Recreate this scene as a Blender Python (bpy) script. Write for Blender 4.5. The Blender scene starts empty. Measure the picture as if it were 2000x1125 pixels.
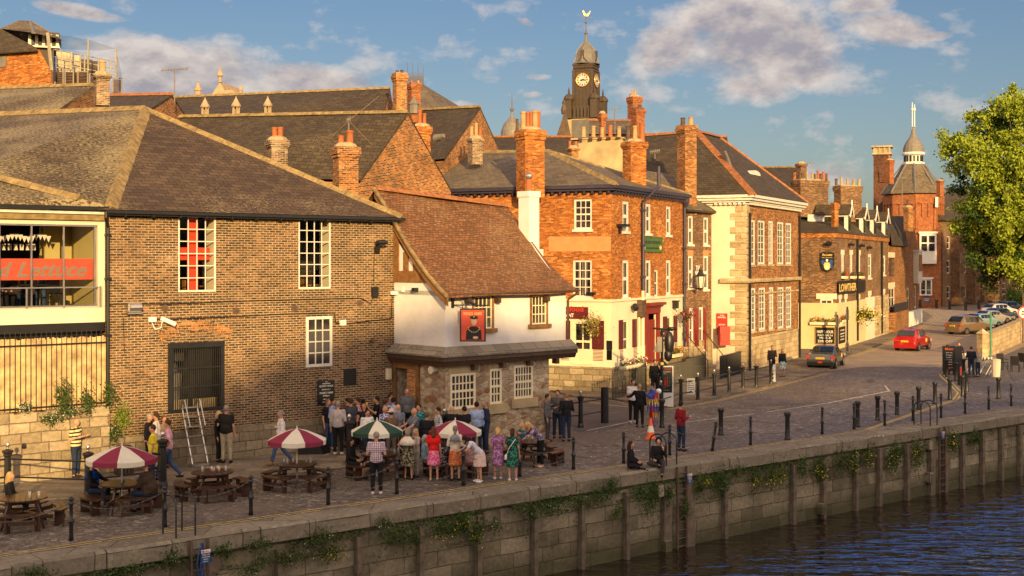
import bpy, bmesh, math, random
from mathutils import Vector, Matrix, noise
R = math.radians
sc = bpy.context.scene
C = sc.collection
rnd = random.Random(7)
F_PX = 2475.0; CAMH = 6.8; HZ = 510.0
cam = bpy.data.objects.new('camera', bpy.data.cameras.new('camera'))
C.objects.link(cam); sc.camera = cam
cam.location = (0, 0, CAMH); cam.rotation_euler = (R(90), 0, 0)
cam.data.lens = F_PX / 2000 * 36; cam.data.sensor_width = 36
cam.data.shift_y = -(562.5 - HZ) / 2000
cam.data.clip_end = 5000
SUN_AZ, SUN_EL = 12.0, 14.0
sun = bpy.data.objects.new('sun', bpy.data.lights.new('sun', 'SUN'))
C.objects.link(sun)
sun.data.energy = 4.5; sun.data.angle = R(0.9); sun.data.color = (1.0, 0.665, 0.27)
ldir = Vector((-math.sin(R(SUN_AZ)) * math.cos(R(SUN_EL)), math.cos(R(SUN_AZ)) * math.cos(R(SUN_EL)), -math.sin(R(SUN_EL))))
sun.rotation_euler = ldir.to_track_quat('-Z', 'Y').to_euler()
sc.view_settings.view_transform = 'Standard'; sc.view_settings.look = 'None'
sc.view_settings.exposure = 0.72; sc.view_settings.gamma = 1
sc.cycles.max_bounces = 5; sc.cycles.diffuse_bounces = 3; sc.cycles.glossy_bounces = 3
sc.cycles.transparent_max_bounces = 12; sc.cycles.use_denoising = True
sc.cycles.caustics_reflective = False; sc.cycles.caustics_refractive = False
world = bpy.data.worlds.new('World'); sc.world = world; world.use_nodes = True
wt = world.node_tree; wt.nodes.clear()
def nd(t, typ, **kw):
 n = t.nodes.new(typ)
 for k, v in kw.items():
  if k.startswith('i_'):
   k = k[2:]
   n.inputs[int(k) if k.isdigit() else k.replace('_', ' ')].default_value = v
  else: setattr(n, k, v)
 return n
def mth(t, op, a, b=None, c=None, clamp=False):
 n = t.nodes.new('ShaderNodeMath'); n.operation = op; n.use_clamp = clamp
 for i, v in enumerate((a, b, c)):
  if v is None: continue
  if isinstance(v, (int, float)): n.inputs[i].default_value = v
  else: t.links.new(v, n.inputs[i])
 return n.outputs[0]
def mixc(t, fac, a, b, mode='MIX'):
 n = t.nodes.new('ShaderNodeMix'); n.data_type = 'RGBA'; n.blend_type = mode
 for s, v in ((0, fac), (6, a), (7, b)):
  if isinstance(v, (int, float)): n.inputs[s].default_value = v
  elif isinstance(v, tuple): n.inputs[s].default_value = (*v[:3], 1)
  else: t.links.new(v, n.inputs[s])
 return n.outputs[2]
def ramp(t, fac, stops, interp='LINEAR'):
 n = t.nodes.new('ShaderNodeValToRGB'); n.color_ramp.interpolation = interp
 e = n.color_ramp.elements
 while len(e) > 1: e.remove(e[-1])
 e[0].position = stops[0][0]; e[0].color = (*stops[0][1], 1)
 for p, c in stops[1:]:
  q = e.new(p); q.color = (*c, 1)
 t.links.new(fac, n.inputs[0])
 return n.outputs[0]
def g3(v): return (v, v, v)
sky = nd(wt, 'ShaderNodeTexSky', sky_type='NISHITA', sun_disc=False)
sky.sun_elevation = R(SUN_EL); sky.sun_rotation = R(180 - SUN_AZ)
sky.air_density = 1.0; sky.dust_density = 1.2; sky.ozone_density = 1.5
bg = nd(wt, 'ShaderNodeBackground'); out = nd(wt, 'ShaderNodeOutputWorld')
bg.inputs[1].default_value = 0.15
tc = nd(wt, 'ShaderNodeTexCoord'); sep = nd(wt, 'ShaderNodeSeparateXYZ')
wt.links.new(tc.outputs['Generated'], sep.inputs[0])
X, Y, Z = sep.outputs
az = mth(wt, 'ARCTAN2', X, Y)
ze = mth(wt, 'ARCTANGENT', mth(wt, 'DIVIDE', Z, mth(wt, 'SQRT', mth(wt, 'ADD', mth(wt, 'MULTIPLY', X, X), mth(wt, 'MULTIPLY', Y, Y)))))
cmb = nd(wt, 'ShaderNodeCombineXYZ')
wt.links.new(az, cmb.inputs[0]); wt.links.new(mth(wt, 'MULTIPLY', ze, 1.7), cmb.inputs[1])
def wnoise(scale, detail, rough, off=0.0, up=0.0):
 m = nd(wt, 'ShaderNodeMapping'); m.inputs['Location'].default_value = (off, off * .7 + up, off)
 wt.links.new(cmb.outputs[0], m.inputs[0])
 n = nd(wt, 'ShaderNodeTexNoise', i_Scale=scale, i_Detail=detail, i_Roughness=rough)
 wt.links.new(m.outputs[0], n.inputs['Vector']); return n.outputs[0]
n1 = wnoise(14, 8, .62); nu = wnoise(14, 5, .6, 0, .022); n2 = wnoise(7, 3, .5, 3.3); n3 = wnoise(24, 6, .6, 7.1)
def blob(ax, ez, rx, rz, rot=0.0):
 """soft elliptical mask in degrees of azimuth and elevation, 1 in the middle, 0 at the rim"""
 a = mth(wt, 'SUBTRACT', az, R(ax)); e = mth(wt, 'SUBTRACT', ze, R(ez))
 ca, sa = math.cos(R(rot)), math.sin(R(rot))
 u = mth(wt, 'ADD', mth(wt, 'MULTIPLY', a, ca / R(rx)), mth(wt, 'MULTIPLY', e, sa / R(rx)))
 v = mth(wt, 'ADD', mth(wt, 'MULTIPLY', a, -sa / R(rz)), mth(wt, 'MULTIPLY', e, ca / R(rz)))
 d = mth(wt, 'SQRT', mth(wt, 'ADD', mth(wt, 'MULTIPLY', u, u), mth(wt, 'MULTIPLY', v, v)))
 return mth(wt, 'SUBTRACT', 1.0, d)
def skydeg(px, py):
 x = (px - 1000) / F_PX; z = (HZ - py) / F_PX
 return math.degrees(math.atan(x)), math.degrees(math.atan(z / math.sqrt(1 + x * x)))
cl = None; clouds = [(1470, 100, 165, 78, 0), (1430, 35, 165, 48, 0), (1540, 95, 120, 70, -30), (1310, 90, 95, 50, 25),
 (1560, 140, 90, 40, 0), (1470, 165, 110, 42, 0), (360, 150, 250, 85, -3), (600, 160, 150, 38, -6), (300, 110, 150, 45, 0), (420, 190, 330, 50, 0), (1740, 55, 95, 34, -15), (1690, 10, 70, 18, 0), (1810, 72, 50, 10, 0), (150, 22, 90, 14, -8),
 (1055, 150, -60, 14, 0), (1040, 185, -50, 12, 5), (1030, 45, -50, 16, -20), (900, 205, -90, 22, 0), (1600, 340, -260, 50, 0)]
for (px, py, rx, ry, ro) in clouds:
 a0, e0 = skydeg(px, py)
 k = math.degrees(1 / F_PX)
 b = blob(a0, e0, abs(rx) * k, ry * k * 1.15, ro)
 if rx < 0: b = mth(wt, 'SUBTRACT', b, .5)
 cl = b if cl is None else mth(wt, 'MAXIMUM', cl, b)
m2 = ramp(wt, n2, [(.36, g3(0)), (.52, g3(1))])
away = mth(wt, 'GREATER_THAN', mth(wt, 'ABSOLUTE', az), R(62))
cl = mth(wt, 'MAXIMUM', cl, mth(wt, 'MULTIPLY', mth(wt, 'SUBTRACT', mth(wt, 'MULTIPLY', m2, 1.0), .5), away))
dens = mth(wt, 'ADD', mth(wt, 'MULTIPLY', cl, 1.0), mth(wt, 'MULTIPLY', mth(wt, 'SUBTRACT', n1, .5), 1.75))
alpha = ramp(wt, dens, [(.04, g3(0)), (.22, g3(.5)), (.5, g3(.92))])
shade = mth(wt, 'ADD', mth(wt, 'ADD', mth(wt, 'MULTIPLY', n3, .35), mth(wt, 'MULTIPLY', cl, .30)), mth(wt, 'MULTIPLY', mth(wt, 'SUBTRACT', nu, n1), 2.2))
ccol = ramp(wt, shade, [(.05, (.95, .84, .77)), (.34, (.72, .63, .60)), (.62, (.48, .44, .49))])
hzf = ramp(wt, mth(wt, 'MULTIPLY', ze, 1.0), [(0.0, (.30, .31, .34)), (.10, (.295, .305, .34)), (.23, (.262, .298, .357)), (.34, (.27, .52, 1.06)), (.7, (.28, .44, .74)), (1, (.30, .40, .58))])
skyc = mixc(wt, 1.0, sky.outputs[0], hzf, 'MULTIPLY')
behind = ramp(wt, mth(wt, 'MULTIPLY', mth(wt, 'ABSOLUTE', az), .3183), [(.2, g3(3.2)), (.6, (14.0, 11.3, 7.2))])
cloudc = mixc(wt, 1.0, ccol, behind, 'MULTIPLY')
fin = mixc(wt, alpha, skyc, cloudc)
wt.links.new(fin, bg.inputs[0]); wt.links.new(bg.outputs[0], out.inputs[0])
MATS = {}
def mk(name):
 m = bpy.data.materials.new(name); m.use_nodes = True; MATS[name] = m
 t = m.node_tree; b = t.nodes['Principled BSDF']
 return m, t, b
def coords(t, which='Object', scale=(1, 1, 1)):
 c = t.nodes.new('ShaderNodeTexCoord'); m = t.nodes.new('ShaderNodeMapping')
 m.inputs['Scale'].default_value = scale
 t.links.new(c.outputs[which], m.inputs[0]); return m.outputs[0]
def tnoise(t, vec, scale, detail=4, rough=.55):
 n = nd(t, 'ShaderNodeTexNoise', i_Scale=scale, i_Detail=detail, i_Roughness=rough)
 t.links.new(vec, n.inputs['Vector']); return n.outputs[0]
def bumpn(t, b, h, strength=.5, dist=.02):
 n = nd(t, 'ShaderNodeBump', i_Strength=strength, i_Distance=dist)
 t.links.new(h, n.inputs['Height']); t.links.new(n.outputs[0], b.inputs['Normal'])
def plain(name, col, rough=.6, metal=0.0, var=.18, ns=2.5, bump=0.0, bs=30, spec=.5, trans=0):
 m, t, b = mk(name)
 v = coords(t); n = tnoise(t, v, ns)
 lo = tuple(c * (1 - var) for c in col); hi = tuple(min(1, c * (1 + var)) for c in col)
 t.links.new(ramp(t, n, [(.3, lo), (.7, hi)]), b.inputs['Base Color'])
 b.inputs['Roughness'].default_value = rough; b.inputs['Metallic'].default_value = metal
 b.inputs['Specular IOR Level'].default_value = spec
 if bump: bumpn(t, b, tnoise(t, v, bs, 3), bump, .01)
 return m
def brickmat(name, stops, mortar, bw=.235, bh=.078, ms=.011, stain=.35, bump=.6, blotch=None, smooth=.25, ns=.35, rough=.9):
 m, t, b = mk(name)
 v = coords(t, 'UV')
 wob = tnoise(t, v, 6, 2)
 br = nd(t, 'ShaderNodeTexBrick', offset=.5)
 br.inputs['Color1'].default_value = (0, 0, 0, 1); br.inputs['Color2'].default_value = (1, 1, 1, 1)
 br.inputs['Mortar'].default_value = (.5, .5, .5, 1)
 for k, x in (('Scale', 1), ('Mortar Size', ms), ('Mortar Smooth', smooth), ('Bias', 0), ('Brick Width', bw), ('Row Height', bh)):
  br.inputs[k].default_value = x
 va = nd(t, 'ShaderNodeVectorMath', operation='ADD'); sv = nd(t, 'ShaderNodeVectorMath', operation='SCALE'); sv.inputs['Scale'].default_value = .02
 nz = nd(t, 'ShaderNodeTexNoise', i_Scale=3.0, i_Detail=2.0); t.links.new(v, nz.inputs['Vector'])
 t.links.new(nz.outputs['Color'], sv.inputs[0]); t.links.new(v, va.inputs[0]); t.links.new(sv.outputs[0], va.inputs[1])
 t.links.new(va.outputs[0], br.inputs['Vector'])
 big = tnoise(t, v, ns, 3)
 f = mth(t, 'ADD', br.outputs['Color'], mth(t, 'MULTIPLY', mth(t, 'SUBTRACT', big, .5), 1.1), clamp=True)
 bc = ramp(t, f, stops)
 c = mixc(t, br.outputs['Fac'], bc, mortar)
 st = tnoise(t, v, .9, 5, .6); fine = tnoise(t, v, 11, 5, .7)
 mul = ramp(t, st, [(.3, g3(1 - stain)), (.6, g3(1.05))]); mul2 = ramp(t, fine, [(.32, g3(.62)), (.66, g3(1.25))])
 c = mixc(t, 1.0, mixc(t, 1.0, c, mul, 'MULTIPLY'), mul2, 'MULTIPLY')
 if blotch:
  bn = tnoise(t, v, blotch[1], 6, .65)
  c = mixc(t, ramp(t, bn, [(blotch[2], g3(0)), (blotch[2] + .06, g3(blotch[3]))]), c, blotch[0])
 t.links.new(c, b.inputs['Base Color']); b.inputs['Roughness'].default_value = rough
 b.inputs['Specular IOR Level'].default_value = .25
 h = mth(t, 'ADD', mth(t, 'MULTIPLY', mth(t, 'SUBTRACT', 1, br.outputs['Fac']), 1.0), mth(t, 'MULTIPLY', fine, .5))
 bumpn(t, b, h, bump, .012)
 return m
def roofmat(name, stops, lichen, lam=.5, bw=.27, bh=.2, lcol2=(.42, .27, .04), joint=.35, lscale=3.0, bump=.8):
 m, t, b = mk(name)
 v = coords(t, 'UV')
 br = nd(t, 'ShaderNodeTexBrick', offset=.5)
 br.inputs['Color1'].default_value = (0, 0, 0, 1); br.inputs['Color2'].default_value = (1, 1, 1, 1)
 for k, x in (('Scale', 1), ('Mortar Size', .012), ('Mortar Smooth', .5), ('Bias', 0), ('Brick Width', bw), ('Row Height', bh)):
  br.inputs[k].default_value = x
 t.links.new(v, br.inputs['Vector'])
 big = tnoise(t, v, .5, 4, .6)
 f = mth(t, 'ADD', mth(t, 'MULTIPLY', br.outputs['Color'], .7), mth(t, 'MULTIPLY', big, .4), clamp=True)
 c = ramp(t, f, stops)
 dark = mixc(t, 1.0, c, g3(joint), 'MULTIPLY')
 c = mixc(t, br.outputs['Fac'], c, dark)
 vs = coords(t, 'UV', (1.0, 2.6, 1.0))
 l1 = tnoise(t, vs, lscale * 2.4, 8, .72); l0 = tnoise(t, v, .32, 3, .5)
 lf = mth(t, 'ADD', l1, mth(t, 'MULTIPLY', mth(t, 'SUBTRACT', l0, .5), .35))
 c = mixc(t, ramp(t, lf, [(.600 - .055 * lam, g3(0)), (.66 - .055 * lam, g3(.65))]), c, lichen)
 l2 = tnoise(t, v, 5.5, 5, .75)
 c = mixc(t, ramp(t, l2, [(.71 - .03 * lam, g3(0)), (.74, g3(.75))]), c, lcol2)
 t.links.new(c, b.inputs['Base Color']); b.inputs['Roughness'].default_value = .85
 b.inputs['Specular IOR Level'].default_value = .25
 su = nd(t, 'ShaderNodeSeparateXYZ'); t.links.new(v, su.inputs[0])
 saw = mth(t, 'SUBTRACT', 1.0, mth(t, 'FRACT', mth(t, 'DIVIDE', su.outputs[1], bh)))
 h = mth(t, 'ADD', saw, mth(t, 'MULTIPLY', mth(t, 'SUBTRACT', br.outputs['Color'], .5), .5))
 h = mth(t, 'SUBTRACT', h, mth(t, 'MULTIPLY', br.outputs['Fac'], .6))
 bumpn(t, b, h, bump, .02)
 return m
def stonemat(name, stops, bw, bh, mortar, ms=.015, rubble=False, stain=.3, moss=None, bump=.8, lich=None):
 m, t, b = mk(name)
 v = coords(t, 'UV')
 if rubble:
  vo = nd(t, 'ShaderNodeTexVoronoi', feature='F1'); vo.inputs['Scale'].default_value = 1 / bh
  vo.inputs['Randomness'].default_value = .75
  mp = nd(t, 'ShaderNodeMapping'); mp.inputs['Scale'].default_value = (bh / bw, 1, 1); t.links.new(v, mp.inputs[0])
  t.links.new(mp.outputs[0], vo.inputs['Vector'])
  ve = nd(t, 'ShaderNodeTexVoronoi', feature='DISTANCE_TO_EDGE'); ve.inputs['Scale'].default_value = 1 / bh
  ve.inputs['Randomness'].default_value = .75; t.links.new(mp.outputs[0], ve.inputs['Vector'])
  cs = nd(t, 'ShaderNodeSeparateColor'); t.links.new(vo.outputs['Color'], cs.inputs[0])
  rv = cs.outputs[0]; fac = ramp(t, ve.outputs[0], [(.02, g3(1)), (.08, g3(0))])
 else:
  br = nd(t, 'ShaderNodeTexBrick', offset=.43, offset_frequency=2, squash=1.35, squash_frequency=3)
  br.inputs['Color1'].default_value = (0, 0, 0, 1); br.inputs['Color2'].default_value = (1, 1, 1, 1); br.inputs['Mortar'].default_value = (.5, .5, .5, 1)
  for k, x in (('Scale', 1), ('Mortar Size', ms), ('Mortar Smooth', .4), ('Bias', 0), ('Brick Width', bw), ('Row Height', bh)):
   br.inputs[k].default_value = x
  va = nd(t, 'ShaderNodeVectorMath', operation='ADD'); sv = nd(t, 'ShaderNodeVectorMath', operation='SCALE'); sv.inputs['Scale'].default_value = .09
  nz = nd(t, 'ShaderNodeTexNoise', i_Scale=1.6, i_Detail=3.0); t.links.new(v, nz.inputs['Vector'])
  t.links.new(nz.outputs['Color'], sv.inputs[0]); t.links.new(v, va.inputs[0]); t.links.new(sv.outputs[0], va.inputs[1])
  t.links.new(va.outputs[0], br.inputs['Vector'])
  rv = br.outputs['Color']; fac = br.outputs['Fac']
 c = ramp(t, rv, stops)
 fine = tnoise(t, v, 7, 5, .65); st = tnoise(t, v, .7, 4, .6)
 c = mixc(t, mth(t, 'MULTIPLY', fac, .8), c, mortar)
 c = mixc(t, 1.0, mixc(t, 1.0, c, ramp(t, st, [(.3, g3(1 - stain)), (.65, g3(1.08))]), 'MULTIPLY'), ramp(t, fine, [(.3, g3(.72)), (.7, g3(1.2))]), 'MULTIPLY')
 if lich:
  ln = tnoise(t, v, 4.5, 6, .7)
  c = mixc(t, ramp(t, ln, [(.58, g3(0)), (.63, g3(.6))]), c, lich)
 if moss:
  su = nd(t, 'ShaderNodeSeparateXYZ'); t.links.new(v, su.inputs[0])
  mf = mth(t, 'ADD', mth(t, 'MULTIPLY', mth(t, 'SUBTRACT', moss[1], su.outputs[1]), 1 / moss[2]), mth(t, 'MULTIPLY', mth(t, 'SUBTRACT', st, .5), 3.0), clamp=True)
  c = mixc(t, mth(t, 'MULTIPLY', mf, .75), c, moss[0])
 t.links.new(c, b.inputs['Base Color']); b.inputs['Roughness'].default_value = .92; b.inputs['Specular IOR Level'].default_value = .2
 bumpn(t, b, mth(t, 'ADD', mth(t, 'MULTIPLY', mth(t, 'SUBTRACT', 1, fac), .8), mth(t, 'MULTIPLY', fine, .9)), bump, .03)
 return m
def emptym(name): return MATS[name]
brickmat('brick_sooty', [(0, (.05, .034, .022)), (.35, (.088, .056, .034)), (.65, (.14, .082, .045)), (.9, (.20, .108, .055)), (1, (.27, .15, .08))], (.42, .305, .18), bw=.24, bh=.083, ms=.0145, stain=.34, blotch=((.44, .33, .24), .9, .66, .55), ns=.5)
brickmat('brick_orange', [(0, (.20, .062, .018)), (.4, (.36, .115, .024)), (.75, (.46, .17, .035)), (1, (.58, .27, .08))], (.40, .20, .08), ms=.007, stain=.25)
brickmat('brick_mottled', [(0, (.07, .035, .022)), (.4, (.19, .075, .028)), (.7, (.36, .13, .035)), (1, (.50, .22, .07))], (.36, .22, .11), ms=.010, stain=.25)
brickmat('brick_brown', [(0, (.06, .035, .022)), (.45, (.15, .075, .04)), (.8, (.24, .12, .06)), (1, (.36, .19, .09))], (.30, .21, .125), ms=.010)
brickmat('brick_gable', [(0, (.07, .035, .025)), (.35, (.22, .09, .035)), (.7, (.42, .15, .04)), (1, (.50, .24, .08))], (.45, .28, .14), ms=.012)
brickmat('brick_red', [(0, (.20, .06, .025)), (.5, (.30, .10, .04)), (1, (.38, .16, .07))], (.36, .16, .07), ms=.006, stain=.2)
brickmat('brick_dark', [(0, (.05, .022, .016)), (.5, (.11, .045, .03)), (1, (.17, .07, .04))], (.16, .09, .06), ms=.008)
brickmat('brick_weathered', [(0, (.08, .05, .035)), (.5, (.20, .12, .075)), (.8, (.32, .18, .10)), (1, (.36, .30, .20))], (.38, .30, .20), ms=.014, blotch=((.42, .36, .26), 1.6, .60, .6))
roofmat('slate_purple', [(0, (.048, .031, .022)), (.5, (.074, .049, .034)), (1, (.108, .072, .045))], (.36, .29, .17), .25, bw=.42, bh=.26)
roofmat('slate_lichen', [(0, (.048, .034, .024)), (.5, (.074, .053, .034)), (1, (.105, .078, .045))], (.42, .34, .19), 2.0, bw=.42, bh=.26)
roofmat('slate_dark', [(0, (.042, .031, .021)), (.5, (.062, .046, .030)), (1, (.088, .066, .042))], (.19, .15, .10), .2, bw=.36, bh=.25)
roofmat('slate_grey', [(0, (.085, .068, .05)), (.5, (.13, .10, .07)), (1, (.18, .145, .10))], (.30, .25, .16), .9, bw=.36, bh=.25)
roofmat('clay_tile', [(0, (.10, .052, .026)), (.45, (.17, .08, .036)), (.75, (.24, .105, .045)), (1, (.26, .16, .09))], (.34, .23, .13), .5, bw=.20, bh=.13, lcol2=(.32, .20, .12), lscale=4)
roofmat('stone_slate', [(0, (.14, .12, .10)), (.5, (.22, .19, .155)), (1, (.30, .26, .2))], (.42, .38, .3), .6, bw=.7, bh=.5)
stonemat('rubble_stone', [(0, (.30, .12, .06)), (.18, (.36, .25, .16)), (.5, (.46, .36, .24)), (1, (.58, .47, .33))], .36, .21, (.42, .33, .22), rubble=True)
stonemat('stone_plinth', [(0, (.24, .19, .12)), (.5, (.34, .27, .17)), (1, (.44, .36, .24))], .62, .32, (.15, .11, .07), ms=.02, lich=(.34, .28, .14))
stonemat('stone_warm', [(0, (.40, .30, .16)), (.5, (.50, .38, .22)), (1, (.58, .46, .28))], .8, .33, (.28, .20, .11), ms=.012)
stonemat('quay_stone', [(0, (.185, .158, .105)), (.5, (.27, .23, .155)), (1, (.36, .31, .215))], 1.15, .46, (.075, .065, .045), ms=.013, moss=((.04, .045, .018), -1.95, .55), stain=.55, bump=1.0)
stonemat('coping_stone', [(0, (.19, .16, .12)), (1, (.255, .22, .165))], 1.9, 3.0, (.05, .045, .04), ms=.02, lich=(.33, .31, .25), bump=.5)
plain('render_white', (.74, .71, .68), .9, var=.13, bump=1.0, bs=9, ns=.9)
plain('render_cream', (.70, .61, .43), .85, var=.08, bump=.25, bs=8, ns=.8)
plain('render_buff', (.70, .60, .45), .85, var=.10, bump=.3, bs=6, ns=.7)
plain('render_grey', (.40, .31, .17), .9, var=.25, bump=.4, ns=1.2)
plain('plaster_peach', (.62, .24, .09), .9, var=.12, ns=2)
plain('white_paint', (.66, .63, .56), .5, var=.14, ns=5)
plain('cream_paint', (.78, .68, .46), .5, var=.05)
plain('oak_timber', (.22, .105, .035), .6, var=.35, ns=6)
plain('dark_timber', (.075, .04, .022), .6, var=.35, ns=5)
plain('old_timber', (.14, .11, .08), .85, var=.35, ns=4, bump=.5)
plain('table_timber', (.055, .026, .017), .30, var=.4, ns=7)
plain('black_iron', (.012, .012, .014), .38, var=.3, bump=.1)
plain('black_plastic', (.012, .012, .013), .35)
plain('slate_blue_paint', (.035, .03, .055), .5)
plain('steel', (.55, .52, .50), .28, metal=.9)
plain('dull_metal', (.35, .31, .22), .6, metal=.3)
plain('clock_white', (.50, .46, .38))
plain('lead_grey', (.17, .15, .125), .6, var=.2)
plain('lead_dark', (.13, .12, .11), .6, var=.2)
plain('tower_paint', (.06, .040, .026), .7, var=.15)
plain('maroon_paint', (.095, .014, .016), .45, var=.2)
plain('red_paint', (.20, .022, .014), .45, var=.1)
plain('sign_red', (.45, .035, .018), .5, var=.05)
plain('sign_black', (.012, .011, .011), .4)
plain('sign_green', (.05, .12, .03), .5)
plain('sign_white', (.78, .74, .66), .5, var=.03)
plain('sign_blue', (.02, .07, .25), .4)
plain('gold_paint', (.55, .30, .05), .35, metal=.5, var=.1)
plain('gold_letter', (.80, .55, .16), .5, var=.05)
plain('grey_letter', (.24, .21, .16), .6, var=.05)
plain('pot_terracotta', (.36, .11, .035), .8, var=.25)
plain('pot_buff', (.40, .26, .12), .8, var=.25)
plain('pot_soot', (.09, .06, .04), .85, var=.4)
plain('mortar_cap', (.36, .28, .16), .95, var=.3, bump=.6, bs=14)
plain('pinnacle_stone', (.36, .27, .17), .85, var=.2)
plain('ridge_tile', (.235, .165, .07), .9, var=.45, ns=4, bump=.6, bs=12)
plain('ridge_clay', (.30, .115, .04), .9, var=.4, ns=5)
plain('flag_red', (.72, .055, .018), .7, var=.1)
plain('banner_red', (.70, .09, .045), .6, var=.08)
plain('cone_orange', (.85, .14, .02), .5, var=.05)
plain('reed_screen', (.56, .40, .20), .85, var=.45, ns=3)
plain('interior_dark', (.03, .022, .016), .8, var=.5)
plain('interior_wall', (.50, .42, .16), .8, var=.05)
plain('curtain', (.70, .64, .50), .9, var=.12, ns=8)
plain('umbrella_cream', (.66, .62, .50), .8, var=.05)
plain('umbrella_maroon', (.22, .012, .045), .7, var=.1)
plain('umbrella_green', (.012, .05, .03), .7, var=.1)
plain('rubber', (.02, .02, .02), .7)
plain('plate_yellow', (.85, .55, .05), .5, var=.02)
plain('paint_yellow_line', (.42, .31, .11), .8, var=.4, ns=5)
plain('paint_white_line', (.42, .39, .34), .8, var=.4, ns=5)
plain('rust_iron', (.10, .06, .04), .7, var=.4)
plain('bark', (.09, .07, .045), .9, var=.4, bump=.8)
plain('soil', (.05, .04, .03), .95)
plain('soap_stone_grey', (.25, .23, .2), .8, var=.25)
def glassm(name, tint, rough=.06, clear=0.0):
 m, t, b = mk(name)
 b.inputs['Base Color'].default_value = (*tint, 1); b.inputs['Roughness'].default_value = rough
 b.inputs['Specular IOR Level'].default_value = .6
 if clear:
  tr = nd(t, 'ShaderNodeBsdfTransparent'); mx = nd(t, 'ShaderNodeMixShader', i_0=clear)
  t.links.new(b.outputs[0], mx.inputs[1]); t.links.new(tr.outputs[0], mx.inputs[2])
  t.links.new(mx.outputs[0], t.nodes['Material Output'].inputs[0])
 return m
plain('glass_dark', (.034, .029, .028), .05, var=.85, ns=1.7, spec=.6); glassm('glass_clear', (.0, .0, .0), .03, .85)
glassm('car_glass', (.012, .016, .018), .04); glassm('beer', (.55, .28, .02), .1, .35); glassm('drink_glass', (.6, .6, .6), .05, .6)
glassm('net_mesh', (.02, .03, .05), .9, .72)
def cobble():
 m, t, b = mk('cobbles')
 v = coords(t, 'Object')
 vo = nd(t, 'ShaderNodeTexVoronoi', feature='F1'); vo.inputs['Scale'].default_value = 1.0
 mp = nd(t, 'ShaderNodeMapping'); mp.inputs['Scale'].default_value = (6.5, 9.0, 1); mp.inputs['Rotation'].default_value = (0, 0, R(-50))
 t.links.new(v, mp.inputs[0]); t.links.new(mp.outputs[0], vo.inputs['Vector'])
 ve = nd(t, 'ShaderNodeTexVoronoi', feature='DISTANCE_TO_EDGE'); ve.inputs['Scale'].default_value = 1.0; t.links.new(mp.outputs[0], ve.inputs['Vector'])
 cs = nd(t, 'ShaderNodeSeparateColor'); t.links.new(vo.outputs['Color'], cs.inputs[0])
 c = ramp(t, cs.outputs[0], [(0, (.125, .102, .084)), (.4, (.185, .155, .128)), (.75, (.225, .19, .158)), (.93, (.31, .265, .22)), (1, (.44, .37, .31))])
 joint = ramp(t, ve.outputs[0], [(.03, g3(.5)), (.16, g3(1))])
 big = tnoise(t, v, .22, 5, .6)
 c = mixc(t, 1.0, mixc(t, 1.0, c, joint, 'MULTIPLY'), ramp(t, big, [(.3, g3(.6)), (.7, g3(1.22))]), 'MULTIPLY')
 patch = tnoise(t, v, .16, 6, .6)
 c = mixc(t, ramp(t, patch, [(.55, g3(0)), (.60, g3(.6))]), c, (.15, .115, .09))
 t.links.new(c, b.inputs['Base Color']); b.inputs['Roughness'].default_value = .62; b.inputs['Specular IOR Level'].default_value = .4
 bumpn(t, b, ramp(t, ve.outputs[0], [(0, g3(0)), (.25, g3(1))]), .9, .03)
cobble()
stonemat('pavement', [(0, (.155, .126, .095)), (.5, (.20, .165, .125)), (1, (.26, .215, .165))], .75, .55, (.07, .055, .05), ms=.012, stain=.3, bump=.3)
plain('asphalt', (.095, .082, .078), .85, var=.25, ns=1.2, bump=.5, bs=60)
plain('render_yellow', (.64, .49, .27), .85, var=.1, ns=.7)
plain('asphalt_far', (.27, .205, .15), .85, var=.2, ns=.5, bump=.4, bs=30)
def grassm(name, a, b2, c3=None):
 m, t, b = mk(name); v = coords(t)
 n = tnoise(t, v, 9, 4, .7)
 t.links.new(ramp(t, n, [(.3, a), (.7, b2)]), b.inputs['Base Color']); b.inputs['Roughness'].default_value = .7
 b.inputs['Specular IOR Level'].default_value = .3
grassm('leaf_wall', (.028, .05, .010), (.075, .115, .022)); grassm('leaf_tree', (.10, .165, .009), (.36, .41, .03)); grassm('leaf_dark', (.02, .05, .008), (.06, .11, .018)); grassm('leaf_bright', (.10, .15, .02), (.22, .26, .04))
plain('flower_yellow', (.75, .55, .03), .7); plain('flower_white', (.8, .76, .7), .7); plain('flower_red', (.7, .05, .04), .7); plain('flower_pink', (.62, .12, .28), .7)
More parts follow.
